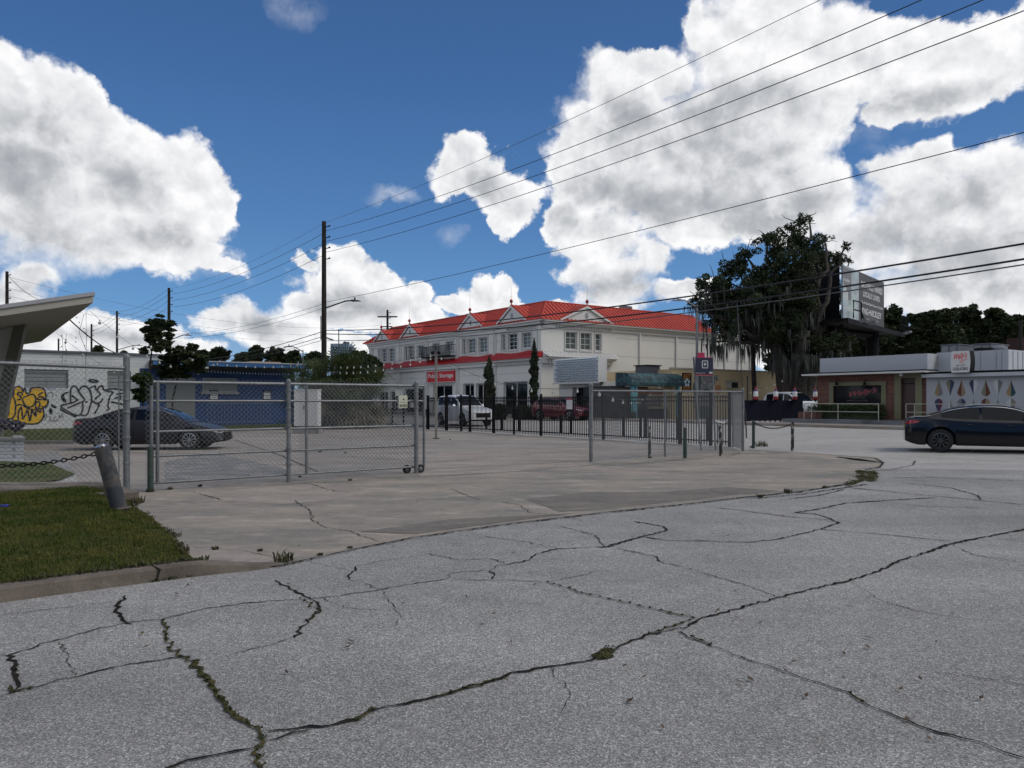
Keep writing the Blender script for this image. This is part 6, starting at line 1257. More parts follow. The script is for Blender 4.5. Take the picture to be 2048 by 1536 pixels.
# hedge on the bar terrace
u0, u1 = WF.W(1632), WF.W(1780); t = thing('hedge', WF.pt(u0, .6, ZP), 'clipped dark green hedge under the dark window of the brick bar', 'hedge'); cl = []
u = u0 + .2
while u < u1: p_ = WF.pt(u, .65, 0); cl.append((p_[0], p_[1], ZP + .45, .35, .3, .42)); u += .25
leaf_cloud(cl, 9000, .05, M_LEAF2, 'foliage', t)
mb = MB(); mb.fbox(WF, u0 + .2, u1 - .2, .45, .85, ZP - .02, ZP + .45); mb.build('inner_stems', M_CYP, t)
for (px0, px1, Y, top, lab) in ((990, 1012, 56, 806, 'dark clipped hedge left before the storage entrance'), (1030, 1074, 55.5, 810, 'dark clipped hedge at the foot of the tall cypress')):
    a = P2(px0, Y, 830); b = P2(px1, Y, top); g_ = gz(a[0], Y); t = thing('hedge', (a[0], Y, g_), lab, 'hedge'); cl = []; x = a[0]
    while x < b[0]: cl.append((x, Y, g_ + (b[2] - g_) * .5, .4, .5, (b[2] - g_) * .5)); x += .3
    leaf_cloud(cl, 2200, .08, M_CYP, 'foliage', t); mb = MB(); mb.box(a[0], b[0], Y, Y + .3, g_, b[2] - .15); mb.build('inner_stems', M_CYP, t)
# background trees, left row
LT_ = [(408, 700, 26, 'first'), (440, 694, 30, ''), (490, 704, 30, ''), (514, 692, 16, ''), (556, 694, 28, ''), (585, 700, 26, ''), (632, 704, 34, ''), (690, 708, 30, ''), (722, 698, 26, '')]
LN = ['dark tree beyond the left end of the blue roof', 'pale sparse tree above the middle of the blue roof', 'low bushy tree filling the gap above the blue roof', 'upright lollipop crowned tree above the blue roof', 'rounded tree above the right part of the blue roof', 'dark tree just left of the far curved street lamp', 'broad dark tree behind the foot of the tall utility pole', 'broad tree in front of the distant office tower', 'dark tree against the left end of the storage building']
for (px, top, hw, _), lab in zip(LT_, LN): simple_tree(px, 82, top, hw, top + 40, lab, 2600, .30, group='trees along the horizon behind the blue building', name='distant_tree')
simple_tree(740, 80, 700, 24, 800, 'dark tree pressed against the white left wall end of the storage building', 4200, .28, name='distant_tree')
simple_tree(700, 76, 722, 34, 830, 'dark broad bush mass behind the palm clump', 4200, .26, name='distant_bush', kind='bush')
simple_tree(640, 77, 722, 34, 830, 'dark bush mass right of the blue building end', 4200, .26, name='distant_bush', kind='bush')
for px, top, hw, lab in ((196, 692, 12, 'small palm tuft above the white building roof'), (248, 702, 8, 'small round tree top above the white building roof')):
    simple_tree(px, 75, top, hw, top + 20, lab, 500, .22, name='distant_tree')
# background trees, right
RTR = [(1700, 640, 55, 'behind the billboard post'), (1790, 612, 42, 'right of the billboard'), (1842, 618, 36, 'left of the barrel sign'), (1890, 614, 46, 'directly above the barrel sign'), (1930, 606, 38, ''), (1985, 612, 42, ''), (2030, 628, 36, ''), (1750, 660, 50, '')]
RN = ['dark broad tree behind the billboard post', 'dark rounded tree just right of the billboard platform', 'tree with loose crown left of the rooftop air handlers', 'dark tree directly above the barrel sign', 'tallest right background tree with tufted top', 'dense tree over the right air handler', 'tree at the right edge behind the chimney', 'low dark tree filling below the billboard platform']
for (px, top, hw, _), lab in zip(RTR, RN): simple_tree(px, 80 + (px % 7), top, hw, 712, lab, 7000, .27, group='trees behind the liquor store', name='background_tree', kc=20)
for k, px in enumerate((1655, 1705, 1765, 1830, 1880, 1950, 2010, 2060)):
    simple_tree(px, 92 + k % 3, 668, 42, 745, ['low dark thicket behind the oak trunk', 'low dark thicket below the billboard', 'low dark thicket behind the billboard post', 'low dark thicket left of the store', 'low dark thicket behind the air handlers', 'low dark thicket over the store roof', 'low dark thicket beside the chimney', 'low dark thicket at the right frame edge'][k], 3600, .34, name='background_thicket', kind='bush', group='thicket behind the liquor store', kc=14)
simple_tree(1612, 76, 700, 44, 815, 'dark dense bush behind the parked white cars beside the brick corner', 4200, .24, name='yard_bush', kind='bush')
simple_tree(1555, 78, 700, 30, 760, 'dark bush behind the oak trunk above the tan wall end', 2500, .24, name='yard_bush', kind='bush')
# far woodland: ahead along the horizon, and an unseen tree row added behind the viewer to darken reflections
wd_ = bpy.data.objects.new('wood_root', None); ORG['wood_root'] = (0, 0, 0)
cl = []
for k in range(150): x = -210 + k * 2.9; cl.append((x, 128 + random.uniform(-6, 6), random.uniform(1.5, 3.2), 3.2, 2.5, random.uniform(2.2, 3.8)))
o_ = leaf_cloud(cl, 30000, .6, M_LEAF, 'far_woodland', wd_); o_.parent = None; tag(o_, kind='stuff')
cl = []
for k in range(90): a = R(100 + k * 1.8); q_ = 44 + random.uniform(-4, 4); cl.append((math.sin(a) * q_, math.cos(a) * q_, random.uniform(2.5, 7), 3, 3, random.uniform(3.5, 5)))
o_ = leaf_cloud(cl, 16000, .8, M_LEAF, 'added_treeline', wd_); o_.parent = None; tag(o_, kind='stuff')
bpy.data.objects.remove(wd_)
# ================================================================== POLES AND WIRES
def upole(px, Y, top, label, r=.15, arm=None, arm2=None, g=None):
    X = (px - CX) / FPX * Y; zt = EYE + (HY - top) * Y / FPX; t = thing('utility_pole', (X, Y, 0), label, 'utility pole', g)
    mb = MB(); mb.tube([(X, Y, -.1), (X, Y, zt)], [r * 1.15, r * .82], 12); mb.build('pole', M_POLE, t, smooth=50)
    for k in range(4): z = zt - .35 - k * .68; mb = MB(); mb.tube([(X, Y, z), (X + .25, Y - .1, z), (X + .42, Y - .15, z + .05)], [.03, .03, .06], 6); mb.build('insulator', M_WIRE, t)
    return t, X, zt
Ym = 47.5; MP, XM, ZM = upole(648, Ym, 443, 'tall dark wooden utility pole rising out of the palm clump', .165)
def lamp_arm(parent, X, Y, z0, dx, dz, m=None, headl=.62, rt=.045):
    mb = MB(); mb.tube([(X, Y, z0), (X + dx * .45, Y, z0 + dz * .55), (X + dx * .78, Y, z0 + dz * .95), (X + dx, Y, z0 + dz)], rt, 8, True); mb.build('lamp_arm', m or M_WIRE, parent, smooth=50)
    s_ = 1 if dx > 0 else -1; x = X + dx; z = z0 + dz; mb = MB(); h = headl
    mb.hexa([(x, Y - .12, z - .06), (x + s_ * h, Y - .09, z - .05), (x + s_ * h, Y + .09, z - .05), (x, Y + .12, z - .06), (x, Y - .10, z + .07), (x + s_ * h * .8, Y - .08, z + .01), (x + s_ * h * .8, Y + .08, z + .01), (x, Y + .10, z + .07)]); mb.tube([(x + s_ * .2, Y, z + .06), (x + s_ * .2, Y, z + .2)], .05, 8); mb.build('lamp_head', m or M_WIRE, parent)
lamp_arm(MP, XM, Ym, EYE + (HY - 617) * Ym / FPX, 1.75, .5)
mb = MB(); z = EYE + (HY - 678) * Ym / FPX; mb.tube([(XM + .1, Ym, z + .1), (XM + .6, Ym, z - .08)], .05, 6); mb.tube([(XM - .2, Ym, 5.5), (XM - .2, Ym, 7)], .03, 6); mb.build('cable_bracket', M_WIRE, MP)
P2n, X2, Z2 = upole(338, 75.6, 576, 'second dark utility pole behind the slim young tree', .16); lamp_arm(P2n, X2, 75.6, EYE + (HY - 681) * 75.6 / FPX, 1.7, .55)
P3n, X3, Z3 = upole(234, 95, 622, 'third dark utility pole above the white building roof', .15); lamp_arm(P3n, X3, 95, EYE + (HY - 700) * 95 / FPX, 2.6, .6)
upole(183, 111, 648, 'fourth shorter looking utility pole left of the third one', .15); upole(117, 137, 677, 'fifth tiny utility pole near the canopy roof', .16)
t, XL, ZL = upole(14, 66, 543, 'weathered grey utility pole above the butterfly roof at the left edge', .15)
t, XF, ZF = upole(775, 92, 620, 'distant utility pole with crossarms behind the storage building roof', .16)
mb = MB(); mb.box(XF - 1.2, XF + 1.2, 91.9, 92.1, ZF - .9, ZF - .75); mb.build('crossarm', M_POLE, t); mb = MB(); mb.box(XF - .6, XF + .6, 91.9, 92.1, ZF - 2.1, ZF - 1.98); mb.build('crossarm', M_POLE, t)
# steel street lamps
def street_lamp(px, Y, top, pxh, pyh, label, r=.07, m=None):
    X = (px - CX) / FPX * Y; s_ = Y / FPX; zt = EYE + (HY - top) * s_; g_ = gz(X, Y); t = thing('street_lamp', (X, Y, g_), label, 'street lamp'); mb = MB(); mb.tube([(X, Y, g_ - .1), (X, Y, zt)], [r * 1.4, r * .8], 10); mb.build('pole', m or M_GALV, t, smooth=50)
    lamp_arm(t, X, Y, zt - .15, (pxh - px) * s_, EYE + (HY - pyh) * s_ - zt + .15, m or M_GALV, .7); return t
street_lamp(1394, 54, 610, 1362, 600, 'grey steel street lamp with arm reaching left before the oak', .095)
street_lamp(606, 70, 700, 582, 693, 'slim grey street lamp with arm reaching left beyond the blue building', .06)
a = P2(1401, 53.8, 711); mb = MB(); mb.box(a[0] - .22, a[0] + .28, 53.7, 53.74, a[2] - .2, a[2] + .2); tag(mb.build('pink_sign', mat('pink_sign_face', (.50, .03, .09), .6), org=a), 'small pink red sign mounted on the street lamp pole above the parking sign', 'sign')
# wires: quadratic curves along the street direction through points read off the photograph
def t_of(px, o=(XM, Ym), d=(-E[0], -E[1])): k = (px - CX) / FPX; return (k * o[1] - o[0]) / (d[0] - k * d[1])
def fit_wire(samples, tmax, o=(XM, Ym), d=(-E[0], -E[1]), deg=2, t0=None):
    ts, zs_ = [], []
    for px, py in samples:
        t = t_of(px, o, d) if px != 648 else 0.0; Y = o[1] + t * d[1]; ts.append(t); zs_.append(EYE + (HY - py) / FPX * Y)
    co = np.polyfit(ts, zs_, min(deg, len(ts) - 1)); a = min(ts) if t0 is None else t0
    return [(o[0] + t * d[0], o[1] + t * d[1], float(np.polyval(co, t))) for t in np.linspace(a, tmax, 48)]
def wire(pts, r, label, m=None, group='overhead cables on the tall utility pole', name='power_line'):
    mb = MB(); mb.tube(pts, r, 5, False); c_ = pts[0]; return tag(mb.build(name, m or M_WIRE, org=c_), label, 'cable', group)
WS_ = [([(648, 446), (1170, 225), (1640, 0)], .009, 'topmost thin cable right of the tall pole', M_WIREG), ([(648, 463), (1024, 338), (1440, 178), (1835, 0)], .013, 'second cable from the top right of the tall pole', None), ([(648, 484), (1024, 368), (1500, 189), (1965, 0)], .013, 'third cable from the top right of the tall pole', None),
 ([(648, 505), (1024, 399), (1520, 215), (2048, 26)], .013, 'fourth cable from the top right of the tall pole', None), ([(648, 605), (1024, 521), (1500, 410), (2048, 262)], .012, 'lone middle cable crossing the clouds below the bundle', None), ([(648, 661), (780, 657), (1040, 637), (1283, 604), (1518, 574), (2048, 487)], .025, 'thick upper cable crossing the storage roof and the oak', None),
 ([(648, 668), (780, 667), (1040, 654), (1350, 621), (1518, 597), (2048, 517)], .025, 'thick middle cable crossing the storage roof and the oak', None), ([(648, 680), (800, 680), (1040, 663), (1350, 628), (1518, 607), (2048, 530)], .017, 'thinner grey cable just below the two thick ones', M_WIREG)]
for sm, r, lab, m in WS_: wire(fit_wire(sm, 45), r, lab, m)
def seg_wire(a, b, sag, r, lab, m=None, group='overhead cables left of the tall utility pole', n=24, name='power_line'):
    a, b = Vector(a), Vector(b); pts = []
    for i in range(n + 1): t = i / n; p = a.lerp(b, t); p.z -= sag * 4 * t * (1 - t); pts.append(tuple(p))
    return wire(pts, r, lab, m, group, name)
OR_ = ['top', 'second', 'third', 'fourth']
for k in range(4):
    za, zb2, zc2 = EYE + (HY - (446, 466, 487, 510)[k]) * Ym / FPX, EYE + (HY - (577, 588, 601, 614)[k]) * 75.6 / FPX, EYE + (HY - (623, 632, 641, 650)[k]) * 95 / FPX
    seg_wire((XM, Ym, za), (X2 + .3, 75.6, zb2), .6, .014 if k else .009, '%s cable between the tall pole and the second pole' % OR_[k], M_WIREG if not k else None)
    seg_wire((X2, 75.6, zb2), (X3 + .3, 95, zc2), .5, .014, '%s cable between the second and the third pole' % OR_[k])
    if k < 3: seg_wire((X3, 95, zc2), ((183 - CX) / FPX * 111, 111, zc2 - .3), .4, .016, '%s cable between the third and the fourth pole' % OR_[k])
for k, (pa, pb_, r) in enumerate(((607, 668, .012), (616, 676, .012), (662, 722, .024), (672, 727, .02), (679, 731, .014))):
    seg_wire((XM, Ym, EYE + (HY - pa) * Ym / FPX), (X2, 75.6, EYE + (HY - pb_) * 75.6 / FPX), .55, r, ['upper of two faint cables running left from the tall pole', 'lower of two faint cables running left from the tall pole', 'thick cable descending left from the tall pole', 'cable descending left just under the thick one', 'lowest cable descending left from the tall pole'][k], M_WIREG if k < 2 else None)
for k, (ya, yb) in enumerate(((552, 650), (575, 662), (590, 676))): seg_wire((XL - .2, 66, EYE + (HY - ya) * 66 / FPX), P2(760, 120, yb), 2.0, .012, '%s faint cable crossing from the left edge pole toward the storage roof' % ('upper', 'middle', 'lower')[k], M_WIREG, 'faint long cables across the left sky')
seg_wire((XL, 66, EYE + (HY - 548) * 66 / FPX), P2(80, 62, 600), .3, .02, 'steep service cable dropping right from the left edge pole')
# office tower on the horizon
t = thing('office_tower', P2(681, 300, 800), 'distant blue grey glass office tower with roof mast', 'building'); M_TW = mat('tower_glass', (.13, .18, .24), .35, c2=(.19, .25, .31), scale=.25, stretch=(1, 1, 4)); X0, X1 = (661 - CX) / 5, (697 - CX) / 5
mb = MB(); mb.box(X0, X1, 300, 310, 0, EYE + (HY - 687) / 5); mb.build('tower_block', M_TW, t); mb = MB(); mb.box(X1 + .01, X1 + 1.2, 301, 309, 0, EYE + (HY - 693) / 5); mb.build('side_block', mat('tower_side', (.07, .09, .12), .5), t)
mb = MB(); mb.box(X0 + 4.5, X0 + 6.4, 302, 306, EYE + (HY - 687) / 5, EYE + (HY - 683) / 5); mb.build('plant_room', MATS['tower_side'], t); mb = MB(); mb.tube([(X0 + 2.6, 303, 24), (X0 + 2.6, 303, EYE + (HY - 657) / 5)], .22, 6); mb.build('mast', M_GALV, t)
mb = MB()
for k in range(14): z = 8 + k * 1.15; mb.box(X0 - .02, X1 + .02, 299.93, 299.98, z, z + .30)
mb.build('window_bands', mat('tower_bands', (.07, .10, .14), .3), t)
# ================================================================== STRING LIGHTS
def string(a, b, sag, nb, label, side=.05, br=.055, r=.007, group='strings of white bulbs over the parking lot'):
    t = thing('string_light', a, label, 'string lights', group); a, b = Vector(a), Vector(b); pts = []
    for i in range(29): u = i / 28; p = a.lerp(b, u); p.z -= sag * 4 * u * (1 - u); pts.append(p)
    mb = MB(); mb.tube(pts, r, 4, False); mb.build('cable', M_WIRE, t)
    for i in range(nb):
        u = (i + .5) / nb; p = a.lerp(b, u); p.z -= sag * 4 * u * (1 - u); mb = MB(); mb.tube([p, p - Vector((0, 0, .07))], .016, 5); mb.sphere(p - Vector((0, 0, .07 + br * .8)), br, 6); mb.build('bulb', M_BULB, t)
TIP = P2(180, 26, 622); HT = (-3.24, 32.0)
def BE(px, py, n=1.4): F_ = Fr(BF.pt(0, n, 0)[:2], BF.u, BF.n); u, z = F_.W(px, py); return F_.pt(u, 0, z)
string(TIP, BE(446, 716), 1.2, 12, 'string of bulbs from the butterfly roof tip to the blue roof')
string(P2(113, 33, 665), BE(425, 726), 1.6, 12, 'lower string of bulbs from the back corner of the butterfly roof to the blue roof')
string(BE(425, 724), BE(590, 729), .15, 9, 'string of bulbs along the edge of the blue roof', br=.06)
string(BE(400, 739, .9), BE(585, 746, .9), .05, 30, 'row of small bulbs under the blue roof soffit', br=.04)
PT = (HT[0], HT[1] - .05, EYE + (HY - 706) * 32 / FPX)
string(BE(592, 722), PT, .45, 20, 'upper string of bulbs swagged across the palm clump to the floodlight pole', br=.042)
string(BE(590, 727), (PT[0], PT[1], PT[2] - .1), .62, 20, 'lower string of bulbs swagged across the palm clump to the floodlight pole', br=.042)
string(PT, (2.08, 19.8, 2.0), .55, 9, 'string of bulbs from the floodlight pole to the gate opening post', br=.04)
string((2.08, 19.8, 2.0), P2(1310, 52, 776), .6, 9, 'string of bulbs from the gate opening post to the hut', br=.05)
string(P2(1310, 51, 770), P2(1572, 54, 756), 1.0, 16, 'string of dark bulbs drooping in front of the tan wall', br=.05)
mb = MB(); hp = [P2(172, 26, 625), P2(173, 26, 680), P2(171, 26, 730), P2(172, 26, 775)]; t = thing('hanging_string_light', hp[0], 'loose string of small bulbs hanging down from the butterfly roof tip', 'string lights'); mb.tube(hp, .008, 4, False); mb.tube([P2(168, 26, 628), P2(158, 26, 665), P2(172, 26, 700)], .008, 4, False); mb.build('cable', M_WIRE, t)
for k in range(16): p = P2(random.choice([172, 165, 158, 152]) + random.uniform(-4, 4), 26, 635 + k * 7 + random.uniform(-3, 3)); mb = MB(); mb.sphere(p, .022, 5); mb.build('bulb', M_GALV, t)
mb = MB(); hp = [P2(124, 33, 668), P2(126, 33, 700), P2(124, 33, 735)]; t = thing('hanging_string_light', hp[0], 'second loose string of small bulbs hanging left of the tip string', 'string lights'); mb.tube(hp, .01, 4, False); mb.tube([P2(133, 33, 668), P2(130, 33, 690), P2(133, 33, 712)], .01, 4, False); mb.build('cable', M_WIRE, t)
for k in range(8): p = P2(random.choice([124, 132]) + random.uniform(-2, 2), 33, 672 + k * 7); mb = MB(); mb.sphere(p, .028, 5); mb.build('bulb', M_GALV, t)
seg_wire(P2(140, 30, 640), GF.pt(GF.W(231), 0, zg + .1), .15, .028, 'thick dark cable from the butterfly roof edge to the white building roof')
# floodlight pole in the lot
t = thing('floodlight_pole', (*HT, 0), 'slim pale square pole with small floodlights standing alone in the lot', 'lamp post'); mb = MB(); mb.box(HT[0] - .05, HT[0] + .05, HT[1] - .05, HT[1] + .05, 0, PT[2]); mb.build('pole', mat('weathered_post', (.20, .195, .17), .8, c2=(.27, .26, .23), scale=4), t)
for s_ in (-1, 1): mb = MB(); c_ = (HT[0] + s_ * .11, HT[1] - .08, PT[2] + .02); mb.lathe(c_, [(.03, -.08), (.06, 0), (.075, .07), (.001, .08)], 10, (s_ * .6, -.8, -.5)); mb.build('floodlight', M_BLACKM, t)
mb = MB(); mb.box(HT[0] - .13, HT[0] + .13, HT[1] - .13, HT[1] + .13, .01, .03); mb.build('base_plate', M_CRACK, t)
# ================================================================== SIGNS, CABINET, BILLBOARD
Ys = 24.6; t = thing('parking_sign', (6.6, Ys, 0), 'navy parking sign with white P on two leaning grey poles', 'sign'); a, b = P2(1389.5, Ys, 749), P2(1425, Ys, 716); p0, p1 = P2(1387, Ys, 714), P2(1402, Ys, 890); r0, r1 = P2(1424, Ys + .1, 716), P2(1431, Ys + .1, 893)
for q0, q1 in ((p0, p1), (r0, r1)): mb = MB(); mb.tube([(q1[0] + (.0), q1[1], 0), q0], .032, 8); mb.build('pole', M_GALV, t, smooth=50)
SF = Fr((a[0], Ys - .06), (1, 0), (0, -1)); w_, h_ = b[0] - a[0], b[2] - a[2]
mb = MB(); mb.fbox(SF, 0, w_, 0, .012, a[2], b[2]); pn = mb.build('panel', mat('navy_panel', (.022, .026, .060), .5), t)
mb = MB(); rr = .035; c0, c1, z0, z1 = w_ * .37, w_ * .72, a[2] + h_ * .37, a[2] + h_ * .84; k_ = .028
for x0, x1, y0, y1 in ((c0, c0 + k_, z0 + k_, z1 - k_), (c1 - k_, c1, z0 + k_, z1 - k_), (c0 + .01, c1 - .01, z0, z0 + k_), (c0 + .01, c1 - .01, z1 - k_, z1)): mb.fbox(SF, x0, x1, .0125, .016, y0, y1)
put_text(mb, SF, 'P', c0 + .065, c1 - .055, z0 + .075, z1 - .075, .017); put_text(mb, SF, 'p', c0 + .071, c1 - .06, z0 + .078, z1 - .11, .0172); mb.build('parking_symbol', M_TRIM, pn)
mb = MB(); put_text(mb, SF, 'parking app.com', .02, w_ * .55, a[2] + .03, a[2] + .065, .0145); mb.fbox(SF, w_ * .78, w_ * .97, .0125, .015, a[2] + .025, a[2] + .085); mb.build('small_print', M_TRIM, pn)
mb = MB(); mb.fbox(SF, 0, w_, -.012, .010, a[2] - .03, a[2] - .002); mb.fbox(SF, 0, w_, -.012, .010, b[2] + .002, b[2] + .02); mb.build('pink_trim', MATS['pink_sign_face'], pn)
# white utility cabinet
Yc = 37.0; x0, x1 = P2(588, Yc, 0)[0], P2(635, Yc, 0)[0]; t = thing('utility_cabinet', ((x0 + x1) / 2, Yc, 0), 'tall white utility cabinet on a base before the palm clump', 'cabinet')
mb = MB(); mb.box(x0, x1, Yc, Yc + .7, .38, 2.15); mb.build('cabinet_body', M_TRIM, t); mb = MB(); mb.box(x0 - .02, x1 + .02, Yc - .02, Yc + .72, 2.152, 2.20); mb.build('lid', M_TRIM, t)
mb = MB(); mb.box(x0 - .03, x1 + .03, Yc - .03, Yc + .7, .22, .378); mb.build('dark_plinth', M_BLACKM, t); mb = MB(); mb.box(x0 - .05, x1 + .08, Yc - .15, Yc + .8, 0, .218); mb.build('concrete_base', M_SIDE, t)
mb = MB(); xm = (x0 + x1) / 2; mb.box(xm - .008, xm + .008, Yc - .004, Yc, .42, 2.1); mb.box(xm - .12, xm - .06, Yc - .03, Yc - .005, 1.2, 1.4); mb.build('door_seam', M_SOFFIT, t)
# billboard on a monopole
A_, B_ = (25.9, 59.0), (33.6, 68.0); bf_, LB = fr2(A_, B_); z0, z1 = 8.10, 12.35; t = thing('billboard', ((1745 - CX) / FPX * 67, 67, .3), 'large billboard on a dark monopole with grey real estate advertisement', 'billboard')
us = bf_.W(1714.5)
mb = MB(); mb.fbox(bf_, us, LB, 0, .12, z0, z1); rb = mb.build('dark_panel', mat('billboard_grey', (.10, .10, .104), .7, spec=.2), t)
mb = MB(); mb.fbox(bf_, 0, us - .003, 0, .12, z0, z1); lbp = mb.build('picture_panel', mat('billboard_sky', (.46, .54, .56), .6, c2=(.30, .34, .35), scale=.8), t)
def bp(px0, px1, f0, f1): return bf_.W(px0), bf_.W(px1), z0 + (z1 - z0) * f0, z0 + (z1 - z0) * f1
for (txt, a, b, f0, f1) in (('NATIONALLY RANKED', 1719, 1762, .715, .845), ('LOCALLY LOVED.', 1723, 1757, .545, .655), ('The #1 Real Estate Team in Orlando', 1719, 1762.5, .40, .455), ('YNG+NICKLEY', 1720, 1760, .195, .325)): mb = MB(); put_text(mb, bf_, txt, *bp(a, b, f0, f1), .125); mb.build('lettering', M_TRIM, rb)
mb = MB(); put_text(mb, bf_, 'REALTY', *bp(1738, 1750, .14, .165), .125); mb.build('small_lettering', MATS['sign_grey'], rb)
mb = MB(); mb.add([bf_.pt(*( (lambda w: (w[0], .124, w[1]))((bf_.W(px), z0 + (z1 - z0) * f)))) for px, f in ((1682, .98), (1700, .96), (1699, .40), (1694, .36), (1690, .58), (1684, .64))], [tuple(range(6))]); mb.build('grey_banner', mat('banner_grey', (.17, .17, .175), .6), lbp)
mb = MB(); put_text(mb, bf_, '5,000', *bp(1683.5, 1696, .70, .76), .128); mb.build('figure_lettering', M_TRIM, lbp); mb = MB(); put_text(mb, bf_, 'N', *bp(1683, 1688, .38, .50), .128); mb.build('large_letter', M_TRIM, lbp); mb = MB(); put_text(mb, bf_, 'I', *bp(1690.5, 1692.5, .38, .52), .128); mb.build('large_letter', M_TRIM, lbp); mb = MB(); put_text(mb, bf_, 'WATERS', *bp(1685, 1711, .17, .25), .128); mb.build('picture_lettering', M_TRIM, lbp)
mb = MB()
for k, (px, f, w_, h_) in enumerate(((1706, .44, .35, .35), (1704, .30, .7, .55), (1699, .22, 1.0, .35))): c_ = (bf_.W(px), z0 + (z1 - z0) * f); mb.add([bf_.pt(c_[0] + w_ * math.cos(q_), .1265 + k * .0004, c_[1] + h_ * math.sin(q_)) for q_ in np.linspace(0, 5.9, 14)], [tuple(range(14))])
mb.build('pale_figure', mat('figure_pale', (.42, .50, .48), .7), lbp)
mb = MB(); mb.fbox(bf_, .05, bf_.W(1682), .121, .124, z0 + .02, z0 + 1.1); mb.build('blue_patch', mat('banner_blue', (.06, .10, .24), .6), lbp)
# back of the second face, going away to the left
D_ = (23.4, 62.5); b2, L2b = fr2(A_, D_, -1)
mb = MB(); mb.fbox(b2, .2, L2b + 3, -.1, .05, z0 - .2, z1 - .1); mb.build('rear_panel', M_BLACKM, t)
mb = MB(); mb.fbox(bf_, -3.0, LB + 1.8, -1.6, 1.4, z0 - .36, z0 - .28); mb.fbox(bf_, -3.0, LB + 1.8, 1.3, 1.4, z0 - .65, z0 - .37); mb.build('catwalk', M_BLACKM, t)
mb = MB()
for u in np.linspace(LB + .6, LB + 2.9, 4): mb.tube([bf_.pt(u, 1.4, z0 - .3), bf_.pt(u, 1.4, z0 + 1.2)], .04, 5)
for z in (z0 + .4, z0 + 1.2): mb.tube([bf_.pt(LB + .3, 1.4, z), bf_.pt(LB + 2.9, 1.4, z)], .035, 5)
mb.build('railing', M_BLACKM, t)
mb = MB(); u_a, u_b = bf_.W(1683), bf_.W(1699)
for pts in ([(u_a, 0), (u_a, 1.35), (u_b, 1.4), (u_b, 0)], [(u_a, .65), (u_b, .68), (u_b + .9, -.1)]): mb.tube([bf_.pt(u, .9, z0 + z) for u, z in pts], .06, 5)
mb.build('ladder_frame', M_BLACKM, t)
for u in (bf_.W(1695), LB + .6, -.9): mb = MB(); mb.hexa([bf_.pt(u - .4, 1.7, z0 - .5), bf_.pt(u + .4, 1.7, z0 - .5), bf_.pt(u + .4, 2.2, z0 - .35), bf_.pt(u - .4, 2.2, z0 - .35), bf_.pt(u - .4, 1.7, z0 - .3), bf_.pt(u + .4, 1.7, z0 - .3), bf_.pt(u + .4, 2.2, z0 - .2), bf_.pt(u - .4, 2.2, z0 - .2)]); mb.build('floodlight', M_GALV, t)
xm = (1745 - CX) / FPX * 67; mb = MB(); mb.tube([(xm, 67, 0), (xm, 67, z0 - .3)], .52, 20); mb.build('monopole', M_BLACKM, t, smooth=50)
mb = MB(); mb.tube([bf_.pt(1.5, -1.3, z0 - .6), bf_.pt(LB - .5, -1.3, z0 - .6)], .3, 8); mb.tube([bf_.pt(LB * .5, -1.3, z0 - .6), (xm, 67, z0 - .6)], .3, 8); mb.build('truss', M_BLACKM, t)
# guy wire beside the corner
a, b = P2(1493, 31, 881), P2(1479, 33, 690); t = thing('guy_wire', (a[0], a[1], gz(*a[:2])), 'thin dark guy wire rising from beside the fence corner into the oak', 'cable'); mb = MB(); mb.tube([(a[0], a[1], gz(*a[:2])), b, P2(1474, 45, 600)], .018, 5, False); mb.build('wire', M_WIRE, t); mb = MB(); mb.tube([(a[0], a[1], 0.05), (a[0] * .9985, a[1] + .1, 1.3)], .03, 6); mb.build('guard', M_WIRE, t)
# thin upright rod before the tan wall
a = P2(1495, 50, 828); mb = MB(); mb.tube([(a[0], 50, gz(a[0], 50)), (a[0], 50, P2(0, 50, 752)[2])], .05, 6); tag(mb.build('flag_pole', M_WIRE, org=(a[0], 50, .3)), 'thin dark upright rod before the tan wall near the first lantern', 'pole')
